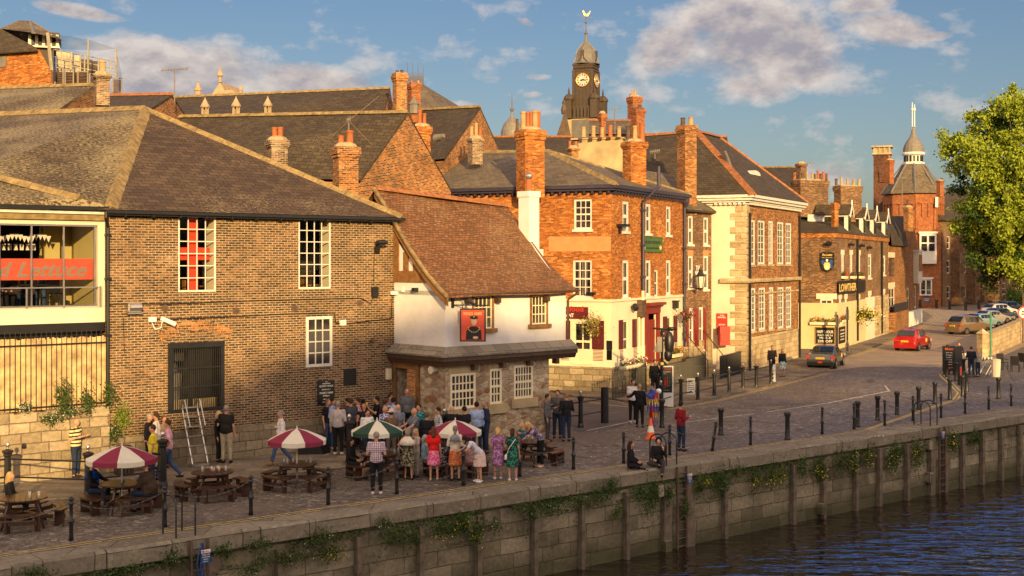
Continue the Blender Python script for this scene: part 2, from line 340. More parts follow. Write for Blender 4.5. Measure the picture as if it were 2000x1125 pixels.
def waterm():
 m, t, b = mk('river_water')
 b.inputs['Base Color'].default_value = (.014, .009, .006, 1); b.inputs['Roughness'].default_value = .02
 b.inputs['IOR'].default_value = 2.9; b.inputs['Specular IOR Level'].default_value = .5
 v = coords(t, 'Object')
 mp = nd(t, 'ShaderNodeMapping'); mp.inputs['Rotation'].default_value = (0, 0, R(10)); mp.inputs['Scale'].default_value = (.62, 1.45, 1); t.links.new(v, mp.inputs[0])
 a = tnoise(t, mp.outputs[0], 1.1, 2.0, .45); c = tnoise(t, mp.outputs[0], 3.2, 2, .5)
 su = nd(t, 'ShaderNodeSeparateXYZ'); t.links.new(v, su.inputs[0])
 d = mth(t, 'SUBTRACT', mth(t, 'MULTIPLY', su.outputs[0], .643), mth(t, 'MULTIPLY', su.outputs[1], .766))
 off = mth(t, 'MULTIPLY', mth(t, 'ADD', d, 29.5), .11, clamp=True)
 h = mth(t, 'ADD', mth(t, 'MULTIPLY', a, mth(t, 'ADD', mth(t, 'MULTIPLY', off, 1.0), .10)), mth(t, 'MULTIPLY', c, mth(t, 'ADD', mth(t, 'MULTIPLY', off, .10), .03)))
 n = nd(t, 'ShaderNodeBump', i_Strength=1.0, i_Distance=.55); t.links.new(h, n.inputs['Height']); t.links.new(n.outputs[0], b.inputs['Normal'])
waterm()
def V(*a): return Vector(a)
def ray(px, py, D): return Vector(((px - 1000) / F_PX * D, D, CAMH + (HZ - py) / F_PX * D))
def G(px, py, z=0.0): return ray(px, py, F_PX * (CAMH - z) / (py - HZ))
class MB:
 def __init__(s): s.v = []; s.f = []; s.m = []
 def add(s, vs, fs, mi=0):
  o = len(s.v); s.v.extend([Vector(a) for a in vs]); s.f.extend([tuple(i + o for i in f) for f in fs]); s.m.extend([mi] * len(fs)); return s
 def quad(s, a, b, c, d, mi=0): return s.add([a, b, c, d], [(0, 1, 2, 3)], mi)
 def poly(s, pts, mi=0): return s.add(pts, [tuple(range(len(pts)))], mi)
 def box(s, o, ax, ay, az, mi=0):
  """box from corner o along three vectors"""
  o, ax, ay, az = map(Vector, (o, ax, ay, az))
  vs = [o, o + ax, o + ax + ay, o + ay]; vs += [p + az for p in vs]
  fs = [(0, 3, 2, 1), (4, 5, 6, 7), (0, 1, 5, 4), (1, 2, 6, 5), (2, 3, 7, 6), (3, 0, 4, 7)]
  if ax.cross(ay).dot(az) < 0: fs = [f[::-1] for f in fs]
  return s.add(vs, fs, mi)
 def cbox(s, c, sx, sy, sz, rz=0, mi=0):
  """box centred on c (base centre if given z)"""
  a = Vector((math.cos(rz), math.sin(rz), 0)); b = Vector((-math.sin(rz), math.cos(rz), 0)); k = Vector((0, 0, 1))
  return s.box(Vector(c) - a * sx / 2 - b * sy / 2 - k * sz / 2, a * sx, b * sy, k * sz, mi)
 def tube(s, p0, p1, r0, r1=None, n=8, mi=0, caps=True):
  p0, p1 = Vector(p0), Vector(p1); r1 = r0 if r1 is None else r1
  d = (p1 - p0).normalized(); a = d.orthogonal().normalized(); b = d.cross(a)
  vs = []
  for p, r in ((p0, r0), (p1, r1)):
   for i in range(n):
    t = 2 * math.pi * i / n; vs.append(p + a * (r * math.cos(t)) + b * (r * math.sin(t)))
  fs = [(i, (i + 1) % n, n + (i + 1) % n, n + i) for i in range(n)]
  if caps: fs += [tuple(range(n))[::-1], tuple(range(n, 2 * n))]
  return s.add(vs, fs, mi)
 def path(s, pts, r, n=6, mi=0):
  for a, b in zip(pts, pts[1:]): s.tube(a, b, r, r, n, mi)
  return s
 def lathe(s, c, prof, n=12, mi=0, axis=None, rz=0, sq=1.0):
  """revolve (r,z) profile about z at c; ends closed"""
  c = Vector(c); vs = []; m = len(prof)
  for (r, z) in prof:
   for i in range(n):
    t = 2 * math.pi * i / n + rz; vs.append(c + Vector((r * math.cos(t), r * math.sin(t), z)))
  fs = [(j * n + i, j * n + (i + 1) % n, (j + 1) * n + (i + 1) % n, (j + 1) * n + i) for j in range(m - 1) for i in range(n)]
  fs += [tuple(range(n))[::-1], tuple(range((m - 1) * n, m * n))]
  return s.add(vs, fs, mi)
 def ball(s, c, rx, ry=None, rz=None, n=10, m=6, mi=0, M=None):
  ry = rx if ry is None else ry; rz = rx if rz is None else rz
  c = Vector(c); vs = []; 
  for j in range(m + 1):
   ph = math.pi * j / m
   for i in range(n):
    t = 2 * math.pi * i / n
    p = Vector((rx * math.sin(ph) * math.cos(t), ry * math.sin(ph) * math.sin(t), rz * math.cos(ph)))
    if M is not None: p = M @ p
    vs.append(c + p)
  fs = [(j * n + i, (j + 1) * n + i, (j + 1) * n + (i + 1) % n, j * n + (i + 1) % n) for j in range(m) for i in range(n)]
  return s.add(vs, fs, mi)
 def prism(s, pts, ext, mi=0):
  """polygon pts pushed along ext"""
  n = len(pts); ext = Vector(ext); pts = [Vector(p) for p in pts]
  vs = pts + [p + ext for p in pts]
  fs = [tuple(range(n))[::-1], tuple(range(n, 2 * n))] + [(i, (i + 1) % n, n + (i + 1) % n, n + i) for i in range(n)]
  nn = Vector((0, 0, 0))
  for i in range(n): nn += pts[i].cross(pts[(i + 1) % n])
  if nn.dot(ext) < 0: fs = [f[::-1] for f in fs]
  return s.add(vs, fs, mi)
def base_of(o):
 if o is None: return Vector((0, 0, 0))
 return Vector(o.get('_b', (0, 0, 0)))
def build(name, mb, mats, parent=None, smooth=False, loc=None, uv=True, label=None):
 """mesh object; vertices are given in world metres (or the thing's own frame when the parent sits at the origin)"""
 base = Vector(loc) if loc is not None else base_of(parent)
 if isinstance(mats, str): mats = [mats]
 me = bpy.data.meshes.new(name)
 me.from_pydata([tuple(p - base) for p in mb.v], [], mb.f)
 for k in mats: me.materials.append(MATS[k])
 if len(mats) > 1: me.polygons.foreach_set('material_index', mb.m)
 if smooth: me.polygons.foreach_set('use_smooth', [True] * len(me.polygons))
 if uv:
  ul = me.uv_layers.new(name='UVMap').data; up = Vector((0, 0, 1)); W = mb.v
  for p in me.polygons:
   n = p.normal
   t = up.cross(n) if abs(n.z) < .999 else Vector((1, 0, 0))
   t.normalize()
   b = n.cross(t)
   if b.z < 0: b = -b
   if abs(n.z) < .05: b = up
   for li in p.loop_indices:
    q = W[me.loops[li].vertex_index]
    ul[li].uv = (q.dot(t), q.dot(b))
 me.update()
 o = bpy.data.objects.new(name, me); C.objects.link(o)
 if parent is not None:
  o.parent = parent
 else: o.location = base
 o['_b'] = tuple(base)
 if label: o['label'] = label
 return o
def tag(o, label=None, cat=None, group=None, kind=None):
 if label: o['label'] = label
 if cat: o['category'] = cat
 if group: o['group'] = group
 if kind: o['kind'] = kind
 return o
def thing(name, label, cat, loc=(0, 0, 0), group=None):
 o = bpy.data.objects.new(name, None); C.objects.link(o); o.empty_display_size = .2
 o.location = loc; o['_b'] = tuple(loc)
 return tag(o, label, cat, group)
KIDS = {}
def copy_tree(o, parent=None):
 c = o.copy(); C.objects.link(c); c.parent = parent
 for ch in list(o.children): copy_tree(ch, c)
 return c
def solo(name, mb, mats, label, cat, loc, group=None, smooth=False):
 return tag(build(name, mb, mats, None, smooth, loc), label, cat, group)
class Fc:
 """a vertical wall plane: origin on the ground, direction along it (degrees from +Y towards +X)"""
 def __init__(s, o, ang, flip=False):
  s.o = Vector((o[0], o[1], 0)); s.d = Vector((math.sin(R(ang)), math.cos(R(ang)), 0))
  n = Vector((s.d.y, -s.d.x, 0))
  if n.dot(Vector((0, 0, 0)) - s.o) < 0: n = -n
  s.n = n
 def u(s, px):
  k = (px - 1000) / F_PX
  return (k * s.o.y - s.o.x) / (s.d.x - k * s.d.y)
 def z(s, px, py):
  D = s.o.y + s.u(px) * s.d.y
  return CAMH + (HZ - py) / F_PX * D
 def P(s, u, z, off=0.0): return s.o + s.d * u + s.n * off + Vector((0, 0, z))
 def rect(s, x0, y0, x1, y1):
  """pixel corners (left top, right bottom; y measured at the middle of the box) -> u0,u1,z0,z1"""
  m = (x0 + x1) / 2
  return (s.u(x0), s.u(x1), s.z(m, y1), s.z(m, y0))
 def off(s, d): f = Fc(s.o + s.n * d, 0); f.d = s.d; f.n = s.n; return f
 def box(s, mb, u0, u1, z0, z1, o0, o1, mi=0):
  """box on the wall from offset o0 to o1 (positive = out)"""
  mb.box(s.P(u0, z0, o0), s.d * (u1 - u0), s.n * (o1 - o0), Vector((0, 0, z1 - z0)), mi)
def wall_mb(F, u0, u1, z0, z1, holes, depth=.25, mb=None, mi=0):
 """wall sheet with real openings and their reveals. holes: (u0,u1,z0,z1)"""
 mb = mb or MB()
 us = sorted({u0, u1, *[h[0] for h in holes], *[h[1] for h in holes]}); zs = sorted({z0, z1, *[h[2] for h in holes], *[h[3] for h in holes]})
 us = [u for u in us if u0 - 1e-6 <= u <= u1 + 1e-6]; zs = [z for z in zs if z0 - 1e-6 <= z <= z1 + 1e-6]
 for i in range(len(us) - 1):
  for j in range(len(zs) - 1):
   cu, cz = (us[i] + us[i + 1]) / 2, (zs[j] + zs[j + 1]) / 2
   if any(h[0] < cu < h[1] and h[2] < cz < h[3] for h in holes): continue
   q = [F.P(us[i], zs[j]), F.P(us[i + 1], zs[j]), F.P(us[i + 1], zs[j + 1]), F.P(us[i], zs[j + 1])]
   if (q[1] - q[0]).cross(q[2] - q[0]).dot(F.n) < 0: q.reverse()
   mb.poly(q, mi)
 for h in holes:
  a, b, c, d = (h[0], h[2]), (h[1], h[2]), (h[1], h[3]), (h[0], h[3])
  for p, q in ((a, b), (b, c), (c, d), (d, a)):
   mb.quad(F.P(*p), F.P(*q), F.P(*q, -depth), F.P(*p, -depth), mi)
 return mb
def window(F, r, parent, nx=3, ny=4, fm='white_paint', rec=.10, fw=.07, bar=.03, glass='glass_dark', sill=None, meet=False, curtain=None, name='window', lintel=None, proud=0.0, back=None, blind=None):
 u0, u1, z0, z1 = r
 if u0 > u1: u0, u1 = u1, u0
 m = MB(); t = .06; o1 = -rec + t + proud; o0 = -rec + proud
 F.box(m, u0, u0 + fw, z0, z1, o0, o1); F.box(m, u1 - fw, u1, z0, z1, o0, o1)
 F.box(m, u0 + fw, u1 - fw, z0, z0 + fw, o0, o1); F.box(m, u0 + fw, u1 - fw, z1 - fw, z1, o0, o1)
 a0, a1, b0, b1 = u0 + fw, u1 - fw, z0 + fw, z1 - fw
 for i in range(1, nx):
  u = a0 + (a1 - a0) * i / nx; F.box(m, u - bar / 2, u + bar / 2, b0, b1, o0 + .010, o1 - .012)
 for j in range(1, ny):
  z = b0 + (b1 - b0) * j / ny; w = bar * (1.9 if (meet and j == ny // 2) else 1)
  F.box(m, a0, a1, z - w / 2, z + w / 2, o0 + .008, o1 - (.004 if (meet and j == ny // 2) else .010))
 w = build(name, m, fm, parent)
 g = MB(); g.quad(F.P(a0, b0, o0 + .02), F.P(a1, b0, o0 + .02), F.P(a1, b1, o0 + .02), F.P(a0, b1, o0 + .02))
 build('pane', g, glass, w)
 if curtain:
  c = MB(); q = o0 - .03
  for (k0, k1) in curtain:
   n = 8; us = [a0 + (a1 - a0) * (k0 + (k1 - k0) * i / n) for i in range(n + 1)]
   for i in range(n):
    e0 = q - .03 * (i % 2); e1 = q - .03 * ((i + 1) % 2)
    c.quad(F.P(us[i], b0, e0 + .052), F.P(us[i + 1], b0, e1 + .052), F.P(us[i + 1], b1, e1 + .052), F.P(us[i], b1, e0 + .052))
  c2 = build('curtain', c, 'curtain', w)
 if sill:
  s_ = MB(); F.box(s_, u0 - .08, u1 + .08, z0 - .13, z0, -.02, .09); build('sill', s_, sill, parent)
 if lintel:
  s_ = MB()
  uc = (u0 + u1) / 2; hw = (u1 - u0) / 2 + .10; n = 9; hh = .36
  for i in range(n):
   f0 = -1 + 2 * i / n; f1 = -1 + 2 * (i + 1) / n - .02
   pts = [F.P(uc + f0 * hw * .92, z1, 0), F.P(uc + f1 * hw * .92, z1, 0), F.P(uc + f1 * hw * 1.18, z1 + hh, 0), F.P(uc + f0 * hw * 1.18, z1 + hh, 0)]
   s_.prism(pts, F.n * .012)
  build('lintel', s_, lintel, parent)
 return w
FONT_CACHE = {}
def text_mb(txt, size=1.0, bold=0.0, shear=0.0, align='CENTER'):
 key = (txt, size, bold, shear, align)
 if key in FONT_CACHE: return FONT_CACHE[key]
 cu = bpy.data.curves.new('t', 'FONT'); cu.body = txt; cu.size = size; cu.align_x = align; cu.offset = bold; cu.shear = shear
 cu.extrude = 0.004; cu.resolution_u = 2; cu.space_line = .95
 o = bpy.data.objects.new('t', cu); C.objects.link(o)
 dg = bpy.context.evaluated_depsgraph_get(); dg.update()
 me = o.evaluated_get(dg).to_mesh()
 res = ([v.co.copy() for v in me.vertices], [tuple(p.vertices) for p in me.polygons])
 o.evaluated_get(dg).to_mesh_clear()
 bpy.data.objects.remove(o); bpy.data.curves.remove(cu)
 FONT_CACHE[key] = res; return res
def letters(mb, txt, org, dx, dz, size, off=.012, width=None, bold=0.0, shear=0.0, align='CENTER', mi=0):
 """write txt with its base line middle at org; dx right, dz up"""
 vs, fs = text_mb(txt, 1.0, bold, shear, align)
 xs = [v.x for v in vs]; w = (max(xs) - min(xs)) or 1; k = size; kx = size if width is None else width / w
 n = dx.cross(dz).normalized()
 mb.add([org + dx * (v.x * kx) + dz * (v.y * k) + n * (off + v.z) for v in vs], fs, mi)
def board(name, F, r, m_bg, parent, th=.05, rows=(), m_tx='sign_white', off=0.0, frame=None, label=None, uright=1):
 u0, u1, z0, z1 = r; m = MB(); F.box(m, u0, u1, z0, z1, off, off + th)
 o = build(name, m, m_bg, parent, label=label)
 if frame:
  f = MB(); w = .05
  F.box(f, u0 - w, u1 + w, z1, z1 + w, off, off + th + .02); F.box(f, u0 - w, u1 + w, z0 - w, z0, off, off + th + .02)
  F.box(f, u0 - w, u0, z0, z1, off, off + th + .02); F.box(f, u1, u1 + w, z0, z1, off, off + th + .02)
  build('frame', f, frame, o)
 if rows:
  t = MB(); right = F.d * (1 if u1 > u0 else -1)
  for (txt, fy, fs, fwid) in rows:
   letters(t, txt, F.P((u0 + u1) / 2, z0 + (z1 - z0) * fy, off + th), right, V(0, 0, 1), fs * (z1 - z0), off=.004, width=(abs(u1 - u0) * fwid if fwid else None), bold=.015)
  build('lettering', t, m_tx, o)
 return o
# ground, quay and river
QF = Fc(G(1000, 958), 50.35)
def sheet(name, pts, z, m, kind='structure'):
 mb = MB(); mb.poly([V(p[0], p[1], z) for p in pts]); 
 if mb.v and (mb.v[1] - mb.v[0]).cross(mb.v[2] - mb.v[0]).z < 0: mb.f = [tuple(reversed(f)) for f in mb.f]
 return tag(build(name, mb, m, None, loc=(0, 0, 0)), kind=kind)
qa, qb = QF.P(-95, 0, -.85), QF.P(420, 0, -.85)
sheet('ground', [qa, qb, V(900, 420), V(900, 1500), V(-900, 1500), V(-900, qa.y)], -.012, 'asphalt')
sheet('cobbled_quay', [QF.P(-60, 0, -.85), QF.P(74, 0, -.85), G(2080, 690), G(1880, 716), G(1690, 716), G(1440, 745), G(1440, 700), V(-2, 75), V(-45, 38)], .004, 'cobbles')
fw_ = [G(1690, 716), G(1880, 716), G(2080, 690), QF.P(74, 0, -.85), QF.P(150, 0, -.85), V(110, 190), V(60, 300), V(20, 190), G(1440, 700), G(1440, 745)]
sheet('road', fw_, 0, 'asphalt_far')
sheet('river', [QF.P(-160, 0, -.3), QF.P(500, 0, -.3), QF.P(500, 0, 62), QF.P(-160, 0, 62)], -2.75, 'river_water')
sheet('far_bank', [QF.P(-160, 0, 61), QF.P(500, 0, 61), V(900, -600), V(-600, -600)], -.1, 'soil')
t = thing('quay_wall', 'long weathered stone quay wall dropping to the river, with a worn flagged coping', 'wall', tuple(QF.P(0, 0)))
m = MB(); m.quad(QF.P(-60, -4.2, -.06), QF.P(150, -4.2, -.06), QF.P(150, -.42, -.12), QF.P(-60, -.42, -.12)); build('wall_face', m, 'quay_stone', t)
rnd.seed(4)
u = -58.0; k = 0; cop = MB()
while u < 150:
 L = rnd.uniform(1.3, 2.3); j = rnd.uniform(-.012, .012); e = rnd.uniform(-.03, .03)
 P = lambda uu, z, o: QF.P(uu, z, o)
 a, b = u + .012, u + L - .012
 pts = [(0.0 - .85, .02 + j * .3), (-.06 + e, .02 + j), (.03 + e, -.05 + j), (.04 + e, -.40), (-.02, -.44), (-.85, -.44)]
 cop.prism([P(a, z, o) for (o, z) in pts], QF.d * (b - a)); u += L
build('coping', cop, 'coping_stone', t)
def linestrip(mb, pts, w, z=.012, gap=None):
 for a, b in zip(pts, pts[1:]):
  a, b = V(a[0], a[1], z), V(b[0], b[1], z); d = (b - a); L = d.length; d.normalize(); n = V(-d.y, d.x, 0) * w / 2
  s = 0
  while s < L:
   e = min(L, s + (rnd.uniform(2.5, 6) if gap else L)); g = rnd.uniform(.1, .9) if (gap and rnd.random() < .5) else 0
   mb.quad(a + d * s - n, a + d * e - n, a + d * e + n, a + d * s + n); s = e + g
ml = MB()
for o in (-1.02, -1.22):
 linestrip(ml, [QF.P(-40, 0, o), QF.P(31, 0, o)], .075, gap=True)
px2 = [(1690, 839), (1820, 795), (1862, 781), (1871, 768), (1852, 748), (1838, 736), (1835, 731), (1842, 730)]
for dx in (0, 8): linestrip(ml, [G(x + dx, y) for x, y in px2], .11)
px3 = [(1300, 800), (1400, 783), (1500, 758), (1615, 729)]
for dx in (0, 8): linestrip(ml, [G(x + dx, y) for x, y in px3], .10, z=.014)
for dx in (0, 9): linestrip(ml, [G(x + dx, y) for x, y in [(1660, 697), (1740, 670), (1800, 640), (1828, 622), (1815, 612)]], .14, z=.016)
for dx in (0, 8): linestrip(ml, [G(x + dx, y) for x, y in [(1135, 784), (1180, 791), (1240, 797)]], .09, z=.016)
tag(build('yellow_line', ml, 'paint_yellow_line', None, loc=(0, 0, 0)), kind='structure')
mw = MB()
linestrip(mw, [G(1330, 826), G(1500, 805), G(1620, 787), G(1738, 764)], .12, gap=True)
linestrip(mw, [G(1737, 765), G(1728, 753), G(1702, 753)], .10, z=.016); linestrip(mw, [G(1145, 842), G(1240, 822)], .1)
for k in range(9): linestrip(mw, [G(1822 + 14 * k, 607.0 + k * .6), G(1831 + 14 * k, 607.3 + k * .6)], .30, z=.016)
tag(build('white_line', mw, 'paint_white_line', None, loc=(0, 0, 0)), kind='structure')
def slab(name, pts, m, h=.10):
 mb = MB(); mb.prism([V(p[0], p[1], -.02) for p in pts], V(0, 0, h + .02)); return tag(build(name, mb, m, None, loc=(0, 0, 0)), kind='structure')
slab('pavement', [G(-300, 1000), G(15, 985), G(172, 971), G(318, 954), G(680, 916), G(870, 884), G(980, 864), G(1120, 838), G(1105, 812), V(2.5, 56), V(-12, 48), V(-40, 24)], 'pavement', .06)
slab('pavement', [G(1120, 776), G(1195, 781), G(1290, 797), G(1320, 795), G(1500, 757), G(1610, 727), G(1640, 706), G(1616, 684), V(20, 98), V(14, 82), V(5, 66), V(2, 66)], 'pavement', .08)
slab('pavement', [G(1640, 703), G(1665, 695), G(1725, 672), G(1790, 640), G(1822, 618), G(1800, 606), V(46, 160), V(26, 100), G(1600, 684)], 'pavement', .08)
slab('pavement', [G(1800, 604), G(1900, 606), G(1990, 606), G(2200, 600), V(130, 300), V(60, 300)], 'pavement', .08)
for x, y, w in ((1380, 808, 26), (1440, 803, 34), (1505, 797, 30), (1572, 789, 28), (1640, 775, 40), (1420, 826, 24)): sheet('worn_patch', [G(x - w, y), G(x - w * .3, y - 4), G(x + w, y - 3), G(x + w * .5, y + 3)], .008, 'pavement')
sheet('side_street', [G(1075, 815), G(1122, 780), G(1196, 783), G(1245, 801), G(1290, 800), G(1200, 838), G(1130, 845)], .008, 'asphalt')
for x, y in ((1200, 870), (1560, 840), (820, 975), (1700, 745)): sheet('drain_cover', [G(x - 9, y), G(x, y - 4), G(x + 10, y), G(x + 1, y + 4)], .014, 'rust_iron')
rnd.seed(12)
mk_ = MB()
for i in range(170):
 x = rnd.uniform(100, 1750); y = rnd.uniform(960, 1000) + (1100 - x) * .13 if rnd.random() < .6 else rnd.uniform(840, 900)
 y = min(y, 1098 - .15 * x) if x < 1300 else rnd.uniform(760, 860)
 if y < 960 - .11 * x: continue
 p = G(x, y); mk_.cbox(p + V(0, 0, .012), rnd.uniform(.02, .07), rnd.uniform(.02, .05), .01, rnd.uniform(0, 3))
tag(build('litter', mk_, 'sign_white', None, loc=(0, 0, 0)), 'scraps of litter and cigarette ends scattered on the cobbles', 'litter', kind='stuff')
ew, ev = V(math.cos(R(SUN_AZ)), math.sin(R(SUN_AZ)), 0), V(-math.sin(R(SUN_AZ)), math.cos(R(SUN_AZ)), 0)
tw = thing('shadow_block', 'unseen tall brick warehouse on the far bank, out of the picture', 'building', tuple(ew * 15 + ev * -45))  # unseen block added behind the camera so its shadow covers the quay
def hz(h, v): return h - v * math.tan(R(SUN_EL))
prof = [(-40, 9.4), (-5.0, 9.6), (-4.2, 11.2), (0.5, 14.4), (5.2, 16.4), (14, 16.0), (23, 15.9), (26, 15.9), (26.5, 14.1), (37, 14.1), (37.4, 16.2), (58, 16.2), (58, 12), (95, 12)]  # skyline shaped to set the shade edge; low gap lets a sun streak through
pts = [ew * w + ev * -45 + V(0, 0, hz(h, -45)) for (w, h) in prof]
pts += [ew * 95 + ev * -45, ew * -40 + ev * -45]
m = MB(); m.prism(pts, ev * -14); build('wall', m, 'brick_brown', tw)
m = MB(); m.box(ew * 25 + ev * -46 + V(0, 0, hz(16.7, -46)), ew * 18, ev * -1, V(0, 0, 2.3))
for k in (27, 34, 41): m.box(ew * k + ev * -46 + V(0, 0, 20), ew * .4, ev * -1, V(0, 0, hz(16.7, -46) - 20))
build('shade_bar', m, 'black_iron', tw)  # bar added above the gap, blocks the sun beyond the streak
m = MB()
for k in range(24):
 for j in range(5):
  p = ew * (-34 + k * 4.8) + ev * -44.97 + V(0, 0, 3 + j * 3.4); m.box(p, ew * 1.5, ev * .05, V(0, 0, 1.9))
build('window', m, 'glass_dark', tw)
# A: the big brick hall on the left
FA = Fc(V(-10.2, 42.8), 50)
UL, UR, ZE = FA.u(213), 7.54, 8.42
A = thing('brick_warehouse', 'big sooty brick building with hipped slate roof and a red cross flag in its window', 'building', tuple(FA.P(2, 0)))
w1, w2, w3 = FA.rect(348, 420.5, 422, 570), FA.rect(583, 425, 646, 564), FA.rect(597, 618, 648, 716)
dr = FA.rect(328, 668, 437, 803); vt = FA.rect(671, 720, 695, 752)
W = wall_mb(FA, UL, UR, 1.12, ZE, [w1, w2, w3, dr, vt], .35)
W.quad(FA.P(UR, 0), FA.P(UR, 0, -14), FA.P(UR, ZE, -14), FA.P(UR, ZE)); W.quad(FA.P(UL, ZE - 4, -14), FA.P(UL, ZE - 4), FA.P(UL, ZE), FA.P(UL, ZE, -14))
W.quad(FA.P(UL, 0, -14), FA.P(UR, 0, -14), FA.P(UR, ZE, -14), FA.P(UL, ZE, -14))
build('wall', W, 'brick_sooty', A)
m = MB(); F2 = FA.off(.03)
m = wall_mb(F2, UL - .3, UR, 0, 1.12, [(dr[0], dr[1], dr[2] - .01, 2)] if dr[2] < 1.12 else [], .1); m.quad(F2.P(UL - .3, 1.12), F2.P(UR, 1.12), F2.P(UR, 1.12, -.03), F2.P(UL - .3, 1.12, -.03))
build('plinth', m, 'stone_plinth', A)
eL, eR = FA.P(UL - .15, ZE + .02, .32), FA.P(UR + .15, ZE + .02, .32); ap = ray(283, 213, 50)
m = MB(); m.poly([eL, eR, ap]); m.poly([eR, FA.P(UR + .15, ZE, -15), ap + (ray(-200, 240, 54) - ap) * .02 + V(-6, 9, 0), ap]); 
m.quad(eL, eR, FA.P(UR, ZE, .0), FA.P(UL, ZE, .0))
build('roof', m, 'slate_purple', A)
lr = ray(-260, 236, 55); ll = ray(-260, 402, 37.2); bk = FA.P(-20, ZE, -14)
m = MB(); m.poly([ap, lr, ll]); m.poly([ap, ll, eL]); m.poly([ap, lr, lr + V(-5, 9, -3.5), ap + V(-6, 9, -3.5)])
build('roof', m, 'slate_lichen', A, label='lichen covered slate slope')
def ridge(mb, a, b, r=.13, seg=.42):
 a, b = Vector(a), Vector(b); d = b - a; n = max(2, int(d.length / seg)); d = d / n
 s = d.normalized().cross(V(0, 0, 1)).normalized(); up = s.cross(d).normalized()
 for i in range(n):
  p = a + d * i; q = p + d * .97; k = 1.0 + .05 * (i % 2)
  mb.prism([p - s * r * 1.25 * k - up * .06, p + up * r * .75 * k, p + s * r * 1.25 * k - up * .06], q - p)
m = MB(); ridge(m, eL + (ap - eL) * .02, ap, .20, .48); ridge(m, ap, eR, .15, .6); ridge(m, ap, lr, .2, .6); build('ridge_tiles', m, 'ridge_tile', A)
m = MB(); m.box(FA.P(UL - .2, ZE - .10, .26), FA.d * (UR - UL + .45), FA.n * .13, V(0, 0, .10)); m.box(FA.P(UL - .1, ZE - .16, 0), FA.d * (UR - UL + .2), FA.n * .26, V(0, 0, .05))
for k in range(12): m.box(FA.P(UL + .4 + k * .94, ZE - .2, .02), FA.d * .05, FA.n * .3, V(0, 0, .1))
build('gutter', m, 'black_plastic', A)
m = MB(); o = FA.P(UL + .2, 5.2, -4.2)
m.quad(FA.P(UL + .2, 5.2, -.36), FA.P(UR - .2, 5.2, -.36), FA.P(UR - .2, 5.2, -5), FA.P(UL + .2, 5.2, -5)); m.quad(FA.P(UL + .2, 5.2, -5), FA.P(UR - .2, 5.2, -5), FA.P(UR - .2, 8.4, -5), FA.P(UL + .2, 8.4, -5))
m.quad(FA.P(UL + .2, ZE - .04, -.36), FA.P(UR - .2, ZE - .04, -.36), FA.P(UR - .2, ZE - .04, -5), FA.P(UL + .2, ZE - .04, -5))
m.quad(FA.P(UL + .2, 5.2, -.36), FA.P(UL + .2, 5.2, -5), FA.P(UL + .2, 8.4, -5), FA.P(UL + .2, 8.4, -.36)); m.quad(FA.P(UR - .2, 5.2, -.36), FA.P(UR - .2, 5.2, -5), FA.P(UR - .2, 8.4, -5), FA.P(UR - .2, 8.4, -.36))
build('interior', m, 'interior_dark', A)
m = MB()
for r in (w1, w2):
 m.quad(FA.P(r[1] - .03, r[2], -.10), FA.P(r[1] - .03, r[3], -.10), FA.P(r[1] - .03, r[3], -.72), FA.P(r[1] - .03, r[2], -.72))
build('jamb', m, 'cream_paint', A)
for r in (w1, w2): window(FA, r, A, 4, 6, rec=.07, fw=.06, bar=.03, glass='glass_clear', name='window')
window(FA, w3, A, 3, 4, rec=.02, fw=.10, bar=.04, glass='glass_dark', sill=None)
m = MB(); zc = FA.z(385, 495); ua, ub = FA.u(351), FA.u(417); uc0, uc1 = FA.u(374), FA.u(395)
m.box(FA.P(ua, zc - .22, -.30), FA.d * (ub - ua), FA.n * .01, V(0, 0, .42)); m.box(FA.P(uc0, w1[2] + .02, -.32), FA.d * (uc1 - uc0), FA.n * .01, V(0, 0, w1[3] - w1[2] - .04))
solo('flag', m, 'flag_red', 'red cross of cloth hanging inside the tall window of the sooty brick building', 'flag', tuple(FA.P((ua + ub) / 2, w1[2], -.3)))
m = MB()
for (pa, za, s) in ((600, 6.1, .5), (628, 6.0, .6), (392, 6.1, .4)):
 p = FA.P(FA.u(pa), 5.2, -1.4); m.cbox(p + V(0, 0, .45), s, s, .05, .8); m.cbox(p + V(0, 0, .7), .05, s, .5, .8)
 for dx in (-.2, .2): m.cbox(p + V(dx, 0, .22), .05, .05, .45)
 m.cbox(p + V(.8, .9, .72), 1.0, .8, .05, .8); m.cbox(p + V(.8, .9, .36), .08, .08, .7)
solo('dining_furniture', m, 'oak_timber', 'wooden chairs and tables inside, behind the upper windows of the sooty brick building', 'furniture', tuple(FA.P(4, 5.2, -1.4)))
m = MB(); uc = (dr[0] + dr[1]) / 2; hw = (dr[1] - dr[0]) / 2 + .22; n = 25
for i in range(n):
 a0 = -1 + 2 * i / n; a1 = -1 + 2 * (i + .86) / n
 def pt(a, up): return FA.P(uc + a * (hw + up * .12) , dr[3] + .02 + .36 * (1 - a * a) + up * .34, 0)
 m.prism([pt(a0, 0), pt(a1, 0), pt(a1, 1), pt(a0, 1)], FA.n * .015)
build('arch', m, 'brick_gable', A)
m = MB(); m.prism([pt(-1 + 2 * i / 12, 0) for i in range(13)] + [pt(1 - 2 * i / 12, 1) for i in range(13)], FA.n * .007); build('arch_mortar', m, 'mortar_cap', A)
m = MB(); dw = dr[1] - dr[0]
FA.box(m, dr[0], dr[1], dr[3] - .18, dr[3], .0, .08); FA.box(m, dr[0], dr[0] + .14, dr[2], dr[3] - .18, -.02, .06); FA.box(m, dr[1] - .14, dr[1], dr[2], dr[3] - .18, -.02, .06); FA.box(m, dr[0] + .14, dr[1] - .14, dr[2], dr[2] + .1, -.02, .06)
